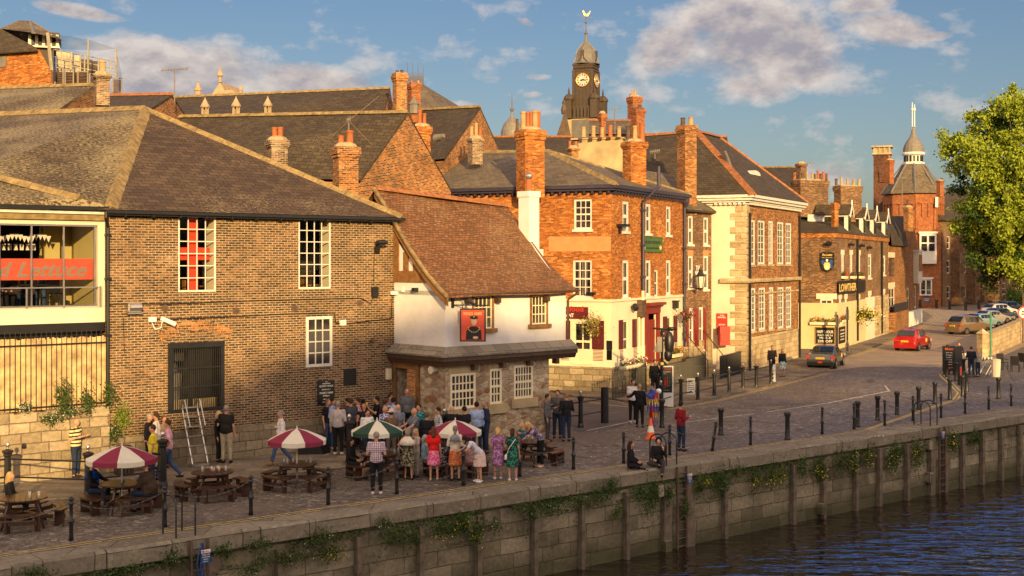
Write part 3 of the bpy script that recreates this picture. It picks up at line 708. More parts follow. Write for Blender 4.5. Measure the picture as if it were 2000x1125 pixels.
for i in range(1, 24):
 uu = dr[0] + .1 + (dw - .2) * i / 24; m.tube(FA.P(uu, dr[2], .02), FA.P(uu, dr[3] - .1, .02), .017, n=5)
for zz in (.35, .62): FA.box(m, dr[0] + .1, dr[1] - .1, dr[2] + (dr[3] - dr[2]) * zz, dr[2] + (dr[3] - dr[2]) * zz + .04, 0, .04)
build('grille', m, 'black_iron', A)
m = MB(); um = dr[0] + dw * .48
FA.box(m, um, dr[1] - .3, dr[2] + .42, dr[3] - .25, -.32, -.26)
for k in range(30): zz = dr[2] + .5 + k * .06; FA.box(m, um + .12, dr[1] - .45, zz, zz + .03, -.26, -.22)
FA.box(m, um - .1, um, dr[2], dr[3] - .1, -.33, -.24)
build('shutter_door', m, 'sign_black', A)
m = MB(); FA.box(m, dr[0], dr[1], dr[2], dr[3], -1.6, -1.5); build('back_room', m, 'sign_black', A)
m = MB(); FA.box(m, dr[0] + .1, dr[1] - .1, dr[2] + .05, dr[2] + .38, -.42, -.36); build('low_panel', m, 'render_grey', A)
m = MB(); m.lathe(FA.P(dr[0] + dw * .24, dr[2], -.7), [(.25, 0), (.28, .6), (.3, 1.25), (.2, 1.3), (.12, 1.6)], 12); m.cbox(FA.P(dr[0] + dw * .3, dr[2] + 1.9, -.8), .5, .3, .5, .8)
solo('storage_drum', m, 'soap_stone_grey', 'pale drum and boxes stored behind the iron grille of the loading door', 'drum', tuple(FA.P(dr[0] + .5, dr[2], -.7)))
m = MB(); FA.box(m, *vt, -.1, .04)
for k in range(7): FA.box(m, vt[0] + .04, vt[1] - .04, vt[2] + .06 + k * .075, vt[2] + .09 + k * .075, .04, .06)
build('vent_panel', m, 'sign_black', A)
def wallpt(F, px, py, off=0.0): return F.P(F.u(px), F.z(px, py), off)
for (px, py) in ((322, 602), (461, 607), (575, 602), (702, 592), (725, 667)):
 m = MB(); p = wallpt(FA, px, py); r = .12 if px != 725 else .085
 for (a, b, o0, o1) in ((r, r, 0, .03), (r * .6, r * .6, .03, .045), (r * .25, r * .2, .045, .09)): m.tube(p + FA.n * o0, p + FA.n * o1, a, b, 14)
 build('pattress_plate', m, 'rust_iron', A)
def cable(F, pts, parent, r=.018, m_='black_plastic', name='cable'):
 mb = MB(); mb.path([wallpt(F, x, y, .03) for x, y in pts], r, 5); return build(name, mb, m_, parent)
cable(FA, [(213, 596), (220, 594), (340, 593), (500, 587), (700, 582), (712, 586), (722, 593), (729, 580)], A)
cable(FA, [(300, 624), (420, 620), (560, 613), (652, 611), (655, 630), (668, 633), (764, 622), (765, 575)], A)
cable(FA, [(730, 493), (728, 558)], A, .012)
cable(FA, [(240, 618), (242, 690)], A, .010)
def wallthing(name, F, px, py, mbf, mat_, label, cat, group=None):
 p = wallpt(F, px, py); mb = MB(); mbf(mb, p, F); return solo(name, mb, mat_, label, cat, tuple(p), group)
wallthing('floodlight', FA, 259, 601, lambda m, p, F: (m.box(p - F.d * .22 - V(0, 0, .14), F.d * .44, F.n * .18, V(0, 0, .30)), m.box(p - F.d * .25 - V(0, 0, .2), F.d * .5, F.n * .22, V(0, 0, .05)), m.tube(p - F.d * .2 + F.n * .2 + V(0, 0, .02), p + F.d * .2 + F.n * .2 + V(0, 0, .02), .11, n=12)), 'steel', 'silver floodlight on the brick wall near the black drainpipe', 'floodlight')
wallthing('security_camera', FA, 313, 628, lambda m, p, F: (m.tube(p + F.d * -.05 + V(0, 0, .12) + F.n * .16, p + F.d * .38 + V(0, 0, -.10) + F.n * .34, .075, .075, 10), m.tube(p, p + F.n * .18, .03), m.box(p - F.d * .42 - V(0, 0, 0), F.d * .25, F.n * .09, V(0, 0, .16)), m.path([p - F.d * .3, p - F.d * .2 - V(0, 0, .25) + F.n * .05, p - F.d * .02 - V(0, 0, .2) + F.n * .1, p + F.n * .15], .015)), 'render_white', 'white security camera above the iron grille door', 'security camera')
wallthing('junction_box', FA, 668, 630, lambda m, p, F: m.box(p - F.d * .12 - V(0, 0, .1), F.d * .24, F.n * .1, V(0, 0, .2)), 'render_white', 'white box on the cable beside the plain sash window', 'junction box')
wallthing('alarm_box', FA, 730, 571, lambda m, p, F: (m.box(p - F.d * .12 - V(0, 0, .16), F.d * .24, F.n * .14, V(0, 0, .36)), m.box(p - F.d * .09 - V(0, 0, .2), F.d * .18, F.n * .1, V(0, 0, .04))), 'black_plastic', 'black alarm box high on the brick wall beside the white pub', 'alarm box')
wallthing('spotlight', FA, 735, 478, lambda m, p, F: (m.ball(p + F.n * .35 + V(0, 0, .08), .26, .17, .10, 10, 6, M=None), m.tube(p, p + F.n * .3, .03), m.box(p - F.d * .1 - V(0, 0, .32), F.d * .18, F.n * .12, V(0, 0, .24)), m.path([p - V(0, 0, .1), p + F.n * .12 + V(0, 0, -.02)], .02)), 'black_plastic', 'black spotlight on the brick wall right of the upper windows', 'spotlight')
wallthing('wall_lamp', FA, 757, 730, lambda m, p, F: (m.box(p - F.d * .09 - V(0, 0, .2), F.d * .16, F.n * .16, V(0, 0, .4)),), 'cream_paint', 'pale rectangular wall lamp left of the pub door', 'wall lamp')
sg = thing('ghost_walk_sign', 'black noticeboard with white lettering for a ghost walk on the brick wall', 'sign', tuple(wallpt(FA, 635, 766)))
board('board', FA, FA.rect(619.5, 743, 652, 789), 'sign_black', sg, .05, [('THE', .93, .05, .15), ('ORIGINAL', .85, .07, .5), ('GHOST WALK', .73, .11, .84), ('Mobile No 1', .60, .07, .5), ('START HERE', .44, .11, .8), ('8.00pm', .33, .09, .4), ('All year', .19, .06, .4), ('every night', .08, .06, .5)])
m = MB(); p = FA.u(208)
m.tube(FA.P(p, 1.9, .1), FA.P(p, ZE - .55, .1), .055, n=8); m.tube(FA.P(p, ZE - .55, .1), FA.P(p - .14, ZE - .25, .3), .055, n=8); m.tube(FA.P(p - .14, ZE - .25, .3), FA.P(p - .14, ZE - .05, .3), .055, n=8)
for z in (2.6, 4.4, 6.2, 7.6): m.box(FA.P(p - .09, z, .03), FA.d * .18, FA.n * .14, V(0, 0, .07))
build('downpipe', m, 'black_plastic', A)
FL = Fc(FA.P(0, 0, -.12), 50)
L = thing('glazed_bar', 'bar with big glass windows and a red banner, left of the sooty brick building', 'building', tuple(FL.P(-6, 0)))
gl = FL.rect(-100, 437, 191, 601); ul0 = FL.u(-330); ul1 = FL.u(205)
m = wall_mb(FL, ul0, ul1, FL.z(100, 632), FL.z(100, 415), [(gl[0] - 3, gl[1], gl[2], gl[3])], .3)
build('wall', m, 'render_buff', L)
m = MB(); FL.box(m, ul0, ul1 - .05, FL.z(100, 429), FL.z(100, 418), 0, .12); build('beam', m, 'ridge_tile', L)
m = MB(); FL.box(m, ul0, FL.u(212), FL.z(100, 408) - .02, FL.z(100, 408) + .10, .22, .36); build('gutter', m, 'black_plastic', L)
m = MB(); FL.box(m, ul0, ul1 - .02, FL.z(100, 417), FL.z(100, 408.5) - .03, -.1, .2); build('fascia', m, 'white_paint', L)
m = MB(); FL.box(m, ul0, ul1, 1.6, FL.z(100, 632), -.55, -.35); build('lower_wall', m, 'sign_black', L)
m = MB(); FL.box(m, ul0, ul1, FL.z(100, 650), FL.z(100, 632), -.3, -.02); build('soffit', m, 'sign_black', L)
m = MB()
for px in (-95, 1, 64, 127, 188): uu = FL.u(px); FL.box(m, uu - .025, uu + .025, gl[2], gl[3], -.16, -.10)
FL.box(m, gl[0], gl[1], gl[3] - .05, gl[3], -.2, -.05); FL.box(m, gl[0], gl[1], gl[2], gl[2] + .05, -.2, -.02); FL.box(m, gl[0], gl[1], FL.z(100, 563), FL.z(100, 560.5), .0, .05)
for px in (51, 124, 195): uu = FL.u(px); FL.box(m, uu - .025, uu + .025, gl[2] - .02, FL.z(100, 560), .02, .05)
build('window_frame', m, 'steel', L)
m = MB(); m.quad(FL.P(gl[0], gl[2], -.13), FL.P(gl[1], gl[2], -.13), FL.P(gl[1], gl[3], -.13), FL.P(gl[0], gl[3], -.13)); build('pane', m, 'glass_clear', L)
m = MB(); m.quad(FL.P(gl[0], gl[2] - .05, .03), FL.P(FL.u(200), gl[2] - .05, .03), FL.P(FL.u(200), FL.z(100, 561), .03), FL.P(gl[0], FL.z(100, 561), .03)); build('balustrade_glass', m, 'glass_clear', L)
def room(F, u0, u1, z0, z1, o0, o1):
 mb = MB(); q = lambda a, b, c, d: mb.quad(F.P(*a), F.P(*b), F.P(*c), F.P(*d))
 q((u0, z0, o1), (u1, z0, o1), (u1, z1, o1), (u0, z1, o1)); q((u0, z0, o0), (u1, z0, o0), (u1, z0, o1), (u0, z0, o1)); q((u0, z1, o0), (u1, z1, o0), (u1, z1, o1), (u0, z1, o1)); return mb
uwall = FL.u(108)
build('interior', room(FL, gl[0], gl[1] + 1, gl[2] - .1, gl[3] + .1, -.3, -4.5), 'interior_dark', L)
m = MB(); FL.box(m, FL.u(128), FL.u(205), gl[2] - .1, gl[3] + .1, -2.3, -2.2); FL.box(m, FL.u(190), FL.u(192) + .2, gl[2] - .1, gl[3] + .1, -2.2, -.3); FL.box(m, FL.u(128), FL.u(158), gl[2] - .1, gl[3], -1.9, -1.8); build('partition', m, 'interior_wall', L)
for (px, z0_, z1_) in ((10, 500, 440),):
 m = MB(); p = FL.P(FL.u(px), FL.z(px, 503), -1.2); m.lathe(p, [(.17, 0), (.15, .5), (.11, .9), (.08, 1.05)], 12)
 solo('lamp_shade', m, 'gold_letter', 'tall tapered yellow lamp inside the glazed bar', 'lamp', tuple(p))
rb = FL.rect(-60, 505, 186, 547); bn = thing('banner', 'red banner with grey script lettering behind the glass of the bar', 'banner', tuple(FL.P(rb[0], rb[2], -.25)))
m = MB(); FL.box(m, *rb, -.22, -.20); build('cloth', m, 'banner_red', bn)
m = MB(); zb = rb[2]; hb = rb[3] - rb[2]
letters(m, 'red', FL.P(FL.u(-8), zb + hb * .16, -.2), FL.d, V(0, 0, 1), hb * .95, .01, width=FL.u(22) - FL.u(-40), shear=.35, bold=.02)
letters(m, 'Lettuce', FL.P(FL.u(104), zb + hb * .16, -.2), FL.d, V(0, 0, 1), hb * .95, .01, width=FL.u(174) - FL.u(37), shear=.35, bold=.02)
build('lettering', m, 'grey_letter', bn)
m = MB()
for i in range(14):
 a = FL.P(FL.u(8 + i * 8), FL.z(60, 458 + 3 * math.sin(i)), -1.0); 
 m.prism([a, a + FL.d * .17, a + FL.d * .085 - V(0, 0, .2)], FL.n * .008)
for i in range(8):
 a = FL.P(FL.u(20 + i * 12), FL.z(60, 475), -1.9); m.box(a, FL.d * .12, FL.n * .01, V(0, 0, -.2))
solo('bunting', m, ['sign_white'], 'strings of white bunting hanging inside the glazed bar', 'bunting', tuple(FL.P(FL.u(60), 6.9, -1)))
m = MB()
for px, off in ((8, -1.0), (22, -1.1), (128, -.9), (135, -1.2)):
 p = FL.P(FL.u(px), gl[2] - .1, off); m.cbox(p + V(0, 0, .5), .42, .42, .05, .9); m.box(p + V(-.2, -.2, .5), FL.d * .4, V(0, 0, .5), FL.n * .04)
 for a, b in ((-.18, -.18), (.18, -.18), (.18, .18), (-.18, .18)): m.cbox(p + V(a, b, .25), .04, .04, .5)
solo('bar_chair', m, 'black_plastic', 'black chairs standing inside the glazed bar', 'chair', tuple(FL.P(FL.u(60), gl[2], -1)))
m = MB(); p = FL.P(FL.u(78), gl[2] - .1, -1.0); m.cbox(p + V(0, 0, .78), 1.0, .7, .05, .9); m.cbox(p + V(0, 0, .38), .09, .09, .76)
solo('bar_table', m, 'black_plastic', 'dark table set with drinks inside the glazed bar', 'table', tuple(p))
m = MB()
for dx, h in ((-.3, .22), (-.1, .25), (.15, .2), (.3, .24)): m.lathe(p + FL.d * dx + V(0, 0, .81), [(.03, 0), (.04, h)], 8)
solo('drinks', m, 'beer', 'drinks standing on the dark table inside the glazed bar', 'glasses', tuple(p + V(0, 0, .81)))
m = MB(); a0, a1, a2, a3 = ray(-260, 283, 42.5), ray(157, 388, 39.9), FL.P(FL.u(212), FL.z(100, 407) + .1, .38), ray(-260, 403, 36.8)
m.poly([a0, a1, a2, a3]); m.poly([a3, a2, a2 - V(0, 0, .05), a3 - V(0, 0, .05)]); build('bay_roof', m, 'slate_lichen', L)
m = MB(); ridge(m, ray(-60, 333, 41.0), a1, .16, .55); build('ridge_tiles', m, 'ridge_tile', L)
FS = Fc(FA.P(0, 0, .24), 50)
m = MB(); us0, us1 = FS.u(-330), FS.u(214); ztop = FS.z(100, 802)
m = MB(); n = 40
for i in range(n):
 a = us0 + (us1 - us0) * i / n; b = us0 + (us1 - us0) * (i + 1) / n; z1 = ztop + .04 * math.sin(i * 1.7)
 FS.box(m, a, b, 0, z1, -.5, 0)
sw = solo('garden_wall', m, 'stone_plinth', 'old pale stone retaining wall with plants along the top, below the railings', 'wall', tuple(FS.P(-6, 0)))
FR = Fc(FA.P(0, 0, .10), 50)
rl = thing('railing', 'tall black spiked iron railing on top of the garden wall', 'railing', tuple(FR.P(-6, ztop)))
m = MB(); u0, u1 = FR.u(-200), FR.u(211)
k = 0; uu = u0
while uu < u1:
 m.tube(FR.P(uu, ztop - .1, 0), FR.P(uu, FR.z(100, 644 + (3 if uu < 0 else 0)), 0), .0145, .011, 5); uu += .158
build('bar', m, 'black_iron', rl)
m = MB()
for y in (674, 795): FR.box(m, u0, u1, FR.z(100, y), FR.z(100, y) + .04, -.02, .03)
build('rail', m, 'black_iron', rl)
m = MB(); uu = u0
rnd.seed(3)
while uu < FR.u(208):
 w = rnd.uniform(.025, .06); FR.box(m, uu, uu + w * .92, ztop + .02, FR.z(100, 661) + rnd.uniform(-.03, .03), -.10 - rnd.uniform(0, .025), -.06); uu += w
rs = solo('reed_screen', m, 'reed_screen', 'straw coloured reed screening behind the black railing', 'screen', tuple(FR.P(-6, ztop, -.1)))
# B: the white pub
cB = V(-2.40, 45.48)
B1 = Fc(cB, 137)
B2 = Fc(cB, 47)
B = thing('white_pub', 'low white rendered pub with sagging clay tile roof and stone ground floor', 'building', (cB.x, cB.y, 0))
bl = B1.u(770); br = B2.u(1105); brg = B2.u(1072)
zj = 3.55; zeB = 5.62
uw1, uw2 = B2.rect(925, 578, 960, 642), B2.rect(1038, 577, 1066, 633)
g1, g2, g3_ = B2.rect(879.5, 729, 929, 798), B2.rect(957, 720, 980, 789), B2.rect(1004, 713, 1041, 778)
door = (B1.u(776), B1.u(815), .35, B1.z(795, 720))
m = wall_mb(B2, 0, brg, 0, zj, [g1, g2, g3_], .22); wall_mb(B1, bl - 3, 0, 0, zj, [door], .45, m)
m.quad(B2.P(brg, 0), B2.P(brg, 0, -8), B2.P(brg, zj, -8), B2.P(brg, zj))
build('ground_floor_wall', m, 'rubble_stone', B)
for g in (g1, g2, g3_):
 m = MB(); B2.box(m, g[0] - .18, g[1] + .2, g[2] - .34, g[2], -.02, .14 if g is g2 else .08)
 build('stone_sill', m, 'render_grey', B)
 if g is not g3_: m = MB(); B2.box(m, g[0] - .1, g[1] + .2, g[3] + .02, g[3] + .46, -.02, .02); build('stone_lintel', m, 'render_grey', B)
for g, nx in ((g1, 6), (g2, 3), (g3_, 6)): window(B2, g, B, nx, 4, 'cream_paint', rec=.06, fw=.09, bar=.045, meet=True)
m = MB(); k = B2.P(g3_[0] + .25, g3_[3] - .5, .02); m.box(k, B2.d * .5, B2.n * .28 + V(0, 0, -.02), V(0, 0, .5) + B2.n * -.0); 
m = wall_mb(B2, 0, br, zj, zeB + .1, [uw1, uw2], .2); wall_mb(B1, bl - 4, 0, zj, zeB + .1, [], .1, m)
m.quad(B2.P(br, zj), B2.P(br, zj, -8), B2.P(br, zeB, -8), B2.P(br, zeB))
build('upper_wall', m, 'render_white', B)
for g in (uw1, uw2):
 window(B2, g, B, 4, 3, 'cream_paint', rec=.04, fw=.05, bar=.035, curtain=[(.7, 1)])
 f = MB(); w = .09
 B2.box(f, g[0] - w, g[0], g[2] - w, g[3] + w, 0, .05); B2.box(f, g[1], g[1] + w, g[2] - w, g[3] + w, 0, .05); B2.box(f, g[0], g[1], g[3], g[3] + w, 0, .05); B2.box(f, g[0] - w - .1, g[1] + w + .1, g[2] - w - .06, g[2], 0, .14)
 build('window_surround', f, 'oak_timber', B)
def skirt(m_, o0, z0, o1, z1, ex=0.0):
 c0 = cB.to_3d(); 
 A0, A1 = B1.P(bl - .05, z0, o0), B1.P(bl - .05, z1, o1)
 def corner(o, z): return V(cB.x, cB.y, 0) + B1.n * o + B2.n * o + V(0, 0, z)
 m_.quad(A0, corner(o0, z0), corner(o1, z1), A1); m_.quad(corner(o0, z0), B2.P(br + .3, z0, o0), B2.P(br + .3, z1, o1), corner(o1, z1))
m = MB(); skirt(m, .42, zj - .12, -.02, zj + .18); skirt(m, .42, zj - .18, .42, zj - .12); build('skirt_roof', m, 'stone_slate', B)
m = MB(); skirt(m, .36, zj - .34, .36, zj - .18); skirt(m, .36, zj - .18, .42, zj - .18); skirt(m, .22, zj - .52, .30, zj - .34); skirt(m, .30, zj - .34, .36, zj - .34); skirt(m, .0, zj - .52, .22, zj - .52); build('jetty_beam', m, 'dark_timber', B)
for uu in (1.2, 2.6, 4.0, 5.4): m = MB(); B2.box(m, uu, uu + .16, zj - .72, zj - .52, 0, .26); build('bracket', m, 'dark_timber', B)
m = MB(); w = .17
B1.box(m, door[0] - w, door[0], .1, door[3] + w, -.02, .09); B1.box(m, door[1], door[1] + w, .1, door[3] + w, -.02, .09); B1.box(m, door[0], door[1], door[3], door[3] + w, -.02, .09); B1.box(m, door[0] - w - .05, door[1] + w + .05, door[3] + w, door[3] + w + .08, -.02, .16)
build('door_frame', m, 'oak_timber', B)
m = MB(); B1.box(m, door[0] - .3, door[1] + .3, -.2, .18, 0, .55); B1.box(m, door[0] - .1, door[1] + .1, .18, .35, -.3, .25); build('door_step', m, 'render_grey', B)
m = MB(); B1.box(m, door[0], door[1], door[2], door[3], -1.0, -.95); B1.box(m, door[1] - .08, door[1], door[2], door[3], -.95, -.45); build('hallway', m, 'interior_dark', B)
m = MB(); B1.box(m, door[1] - .38, door[1] - .02, door[2], door[3] - .05, -.62, -.56); build('door_leaf', m, 'oak_timber', B)
rl0 = ray(733, 368, 48.6); rl1 = ray(990, 402, 53.3)
n = 10
def prof_(t): return t + .0 - .10 * math.sin(math.pi * t) * t
def rp(s, t):
 """s along, t 0 ridge .. 1 eave"""
 A0 = rl0.lerp(rl1, s); e0 = B1.P(.12, 0, 0) + B2.n * .42 - B2.d * .30; e1 = B2.P(br + .30, 0, .42)
 E = V(e0.x, e0.y, 0).lerp(V(e1.x, e1.y, 0), s); E.z = 5.58 + .06 * s
 h = A0.lerp(E, t); drop = (1 - t); sag = -.42 * math.sin(math.pi * t) * (t ** .6)
 h.z = A0.z + (E.z - A0.z) * t + sag - .10 * math.sin(math.pi * s) * (1 - t) + .02 * math.sin(9 * s + 5 * t)
 return h
m = MB(); ns = 16
for i in range(ns):
 for j in range(n):
  a, b, c, d = rp(i / ns, j / n), rp((i + 1) / ns, j / n), rp((i + 1) / ns, (j + 1) / n), rp(i / ns, (j + 1) / n)
  m.quad(d, c, b, a)
for i in range(ns):
 a, b = rp(i / ns, 1), rp((i + 1) / ns, 1); m.quad(a, b, b - V(0, 0, .07), a - V(0, 0, .07)); m.quad(a - V(0, 0, .07), b - V(0, 0, .07), b - V(0, 0, .07) - B2.n * .45, a - V(0, 0, .07) - B2.n * .45)
bk0, bk1 = rl0 + (rl0 - rp(0, 1)), rl1 + (rl1 - rp(1, 1)); bk0.z = bk1.z = 5.6
m.quad(rl0, rl1, bk1, bk0)
build('roof', m, 'clay_tile', B, smooth=False)
m = MB(); ridge(m, rl0, rl1, .15, .33); build('ridge_tiles', m, 'ridge_clay', B)
m = MB()
m.poly([B2.P(br, zeB), rl1 - V(0, 0, .1), B2.P(br, zeB, -8.5)]); build('gable_wall', m, 'render_white', B)
m = MB(); q = [rp(0, j / 12) for j in range(13)]
for a, b in zip(q, q[1:]):
 m.prism([a - V(0, 0, .05), b - V(0, 0, .05), b - V(0, 0, .36), a - V(0, 0, .36)], B2.d * -.06)
build('bargeboard', m, 'oak_timber', B)
m = MB()
for a, b in zip(q, q[1:]): m.prism([a + V(0, 0, .05), b + V(0, 0, .05), b - V(0, 0, .04), a - V(0, 0, .04)], B2.d * -.14)
build('verge_tiles', m, 'ridge_tile', B)
m = MB(); gp = [B1.P(-.02, 5.6)]
gp = [B1.P(0, 5.55, .0), B1.P(bl - 4, 5.55, 0), B1.P(bl - 4, 8.3, 0), B1.P(-3.9, 9.0, 0), B1.P(-2.6, 7.4, 0), B1.P(-1.4, 6.35, 0), B1.P(-.4, 5.75, 0)]
m.poly(gp[::-1]); build('gable_panel', m, 'render_white', B)
m = MB(); uu0 = bl - .3
B1.box(m, uu0, B1.u(843), B1.z(800, 551), B1.z(800, 529), .0, .06)
def gtop(px): return {770: 452, 783: 475, 800: 502, 812: 520}.get(px, 500)
for (a, b, yt) in ((766, 780, 455), (789.5, 799, 492), (808.5, 818, 512)): B1.box(m, B1.u(a), B1.u(b), B1.z((a + b) / 2, 530), B1.z((a + b) / 2, yt), 0, .05)
build('timber_frame', m, 'oak_timber', B)
m = MB(); m.path([rp(1, .995) + V(0, 0, -.1), B2.P(br + .02, 5.3, .1), B2.P(br + .02, 3.8, .1)], .05, 6)
m.path([B2.P(0, 5.60, .48), B2.P(br + .3, 5.66, .48)], .03, 6); build('downpipe', m, 'dark_timber', B)
for uu in (.9, 2.35, 4.9): m = MB(); B2.box(m, uu, uu + .16, 5.25, 5.45, 0, .25); build('bracket', m, 'dark_timber', B)
def oriented_box(mb, c, d, sx, sy, z0, z1, mi=0):
 n_ = V(d.y, -d.x, 0); mb.box(V(c.x, c.y, z0) - d * sx / 2 - n_ * sy / 2, d * sx, n_ * sy, V(0, 0, z1 - z0), mi)
c = ray(1033, 460, 52.2)
m = MB(); oriented_box(m, c, B2.d, .58, .62, 5.4, CAMH + (HZ - 385) / F_PX * 52.2); oriented_box(m, c, B2.d, .66, .70, CAMH + (HZ - 385) / F_PX * 52.2, CAMH + (HZ - 374) / F_PX * 52.2)
oriented_box(m, c - V(0, 0, 0) + B2.d * .05, B2.d, .68, .9, 5.4, CAMH + (HZ - 487) / F_PX * 52.2)
ch = build('chimney', m, 'render_white', B)
m = MB(); z0 = CAMH + (HZ - 374) / F_PX * 52.2; m.lathe(V(c.x, c.y, z0), [(.14, 0), (.13, .5)], 12); build('chimney_pot', m, 'pot_terracotta', ch)
m = MB(); m.ball(V(c.x, c.y, z0 + .62), .15, n=12, m=8); build('chimney_cowl', m, 'steel', ch)
su_ = B2.u(886); sp = thing('pub_sign', 'hanging red pub sign with gold lettering and a painted man in a black cap', 'sign', tuple(B2.P(su_, 3.9, .2)))
FSg = Fc(B2.P(su_, 0, .42), 93); zt, zb2 = CAMH + (HZ - 604) / F_PX * 45.9, CAMH + (HZ - 663) / F_PX * 45.9; hw = .385
b0 = FSg.o + V(0, 0, 0)
m = MB(); FSg.box(m, 0, .84, zb2, zt, -.03, .03); build('panel', m, 'banner_red', sp)
m = MB(); w = .045
FSg.box(m, -w, .84 + w, zt, zt + w, -.045, .045); FSg.box(m, -w, .84 + w, zb2 - w, zb2, -.045, .045); FSg.box(m, -w, 0, zb2, zt, -.045, .045); FSg.box(m, .84, .84 + w, zb2, zt, -.045, .045); build('frame', m, 'sign_black', sp)
m = MB(); letters(m, 'KINGS ARMS', FSg.P(.42, zt - .19, .03), FSg.d, V(0, 0, 1), .15, .003, width=.66, bold=.02); build('lettering', m, 'gold_letter', sp)
def disc(mb, F, u, z, ru, rz, off, n=16, a0=0, a1=360, mi=0):
 pts = [F.P(u + ru * math.cos(R(a0 + (a1 - a0) * i / n)), z + rz * math.sin(R(a0 + (a1 - a0) * i / n)), off) for i in range(n + (0 if a1 - a0 >= 360 else 1))]
 mb.prism(pts, F.n * .004)
m = MB(); zz = zb2 + .02
m.prism([FSg.P(.16, zz, .032), FSg.P(.74, zz, .032), FSg.P(.72, zz + .33, .032), FSg.P(.55, zz + .48, .032), FSg.P(.36, zz + .48, .032), FSg.P(.19, zz + .33, .032)], FSg.n * .004)
disc(m, FSg, .46, zz + .80, .15, .07, .043); build('painted_coat', m, 'sign_black', sp)
m = MB(); disc(m, FSg, .46, zz + .66, .10, .15, .036); disc(m, FSg, .52, zz + .08, .1, .05, .042); plain('skin_paint', (.62, .42, .25), .6); build('painted_face', m, 'skin_paint', sp)
m = MB()
for i in range(9): a = math.pi * i / 8; disc(m, FSg, .46 - .20 * math.cos(a), zz + .44 - .17 * math.sin(a), .022, .022, .042, 6)
disc(m, FSg, .46, zz + .83, .02, .03, .05, 6); build('painted_chain', m, 'gold_letter', sp)
m = MB(); yb = zt + .16
m.tube(B2.P(su_ - .05, yb, 0), FSg.P(.98, yb, 0), .022, n=6); m.tube(B2.P(su_ - .05, yb + .42, 0), FSg.P(.45, yb + .02, 0), .016, n=6)
for i in range(14):
 a = i / 14 * 2 * math.pi; b = (i + 1) / 14 * 2 * math.pi; c0 = FSg.P(.22, yb + .16, 0); m.tube(c0 + FSg.d * .11 * math.cos(a) + V(0, 0, .11 * math.sin(a)), c0 + FSg.d * .11 * math.cos(b) + V(0, 0, .11 * math.sin(b)), .012, n=5)
for uu in (.05, .78): m.tube(FSg.P(uu, zt, 0), FSg.P(uu, yb, 0), .012, n=5)
B2.box(m, su_ - .12, su_ - .02, yb - .1, yb + .5, 0, .06); m.tube(FSg.P(.3, yb + .12, .1), FSg.P(.62, yb - .02, .2), .05, n=8); build('bracket', m, 'black_iron', sp)
wallthing('security_camera', B1, 775, 570, lambda m, p, F: (m.box(p - V(0, 0, .1), F.d * .08, F.n * .3, V(0, 0, .13)), m.box(p + F.d * .35, F.d * .12, F.n * .08, V(0, 0, .14)), m.tube(p + V(0, 0, .02) + F.n * .05, p + F.d * .35 + V(0, 0, .06) + F.n * .04, .02)), 'render_white', 'white camera and cable on the pub corner, beside the brick wall', 'security camera')
wallthing('spotlight', B1, 812, 565, lambda m, p, F: m.box(p - V(0, 0, .08), F.d * .16, F.n * .2, V(0, 0, .14)), 'black_plastic', 'small black spotlight under the pub gable', 'spotlight')
wallthing('speaker', B1, 853, 722, lambda m, p, F: (m.tube(p, p + F.n * .3, .08, .14, 12), ), 'render_buff', 'pale round horn loudspeaker on the stone corner of the pub', 'loudspeaker')
# C: the corner hotel
cC = V(5.1, 65.0)
C1 = Fc(cC, 115); C2 = Fc(cC, 27)
Cb = thing('corner_hotel', 'orange brick corner hotel with cream painted ground floor and dark red shutters', 'building', (cC.x, cC.y, 0))
cr = C2.u(1336); zs, zec = 4.83, 10.42; cl_ = C1.u(868)
a1, a2 = C1.rect(1121, 389, 1156, 448), C1.rect(1119, 508, 1156, 581)
ra = [C2.rect(1216, 393, 1228, 452), C2.rect(1261, 398, 1271, 456), C2.rect(1301, 403, 1310, 459)]
rbw = [C2.rect(1216, 508, 1228, 581), C2.rect(1261, 508, 1271, 578), C2.rect(1301, 508, 1310, 576), C2.rect(1278, 527, 1285, 579)]
gw = C1.rect(1120, 628, 1156, 706); gr1 = C2.rect(1217, 625, 1227, 700); gr2 = C2.rect(1303, 618, 1311, 690)
dC = C2.rect(1262, 612, 1281, 716)
m = wall_mb(C1, cl_, 0, zs, zec, [a1, a2], .14); wall_mb(C2, 0, cr, zs, zec, ra + rbw, .14, m)
m.quad(C1.P(cl_, 0), C1.P(cl_, 0, -9), C1.P(cl_, zec, -9), C1.P(cl_, zec))
build('wall', m, ['brick_orange'], Cb)
m = wall_mb(C1, C1.u(1060), 0, 1.35, zs, [gw], .12); wall_mb(C2, 0, cr, 1.35, zs, [gr1, gr2, dC], .12, m); build('ground_floor_wall', m, 'render_cream', Cb)
F3, F4 = C1.off(.06), C2.off(.06)
m = wall_mb(F3, C1.u(1060), 0.06, 0, 1.35, [], .1); wall_mb(F4, -.06, cr, 0, 1.35, [dC], .1, m); m.quad(F3.P(C1.u(1060), 1.35), F3.P(.06, 1.35), F3.P(0, 1.35, -.06), F3.P(C1.u(1060), 1.35, -.06)); m.quad(F4.P(-.06, 1.35), F4.P(cr, 1.35), F4.P(cr, 1.35, -.06), F4.P(0, 1.35, -.06)); build('plinth', m, 'stone_plinth', Cb)
m = MB(); C1.box(m, C1.u(1060), .08, 1.35, 2.25, -.01, .05); C2.box(m, 0, dC[0] - .3, 1.35, 2.2, -.01, .05); C2.box(m, dC[1] + .3, cr, 1.35, 2.1, -.01, .05); C1.box(m, C1.u(1060), .1, zs - .12, zs, -.01, .08); C2.box(m, 0, cr, zs - .12, zs, -.01, .08); build('plinth_band', m, 'render_cream', Cb)
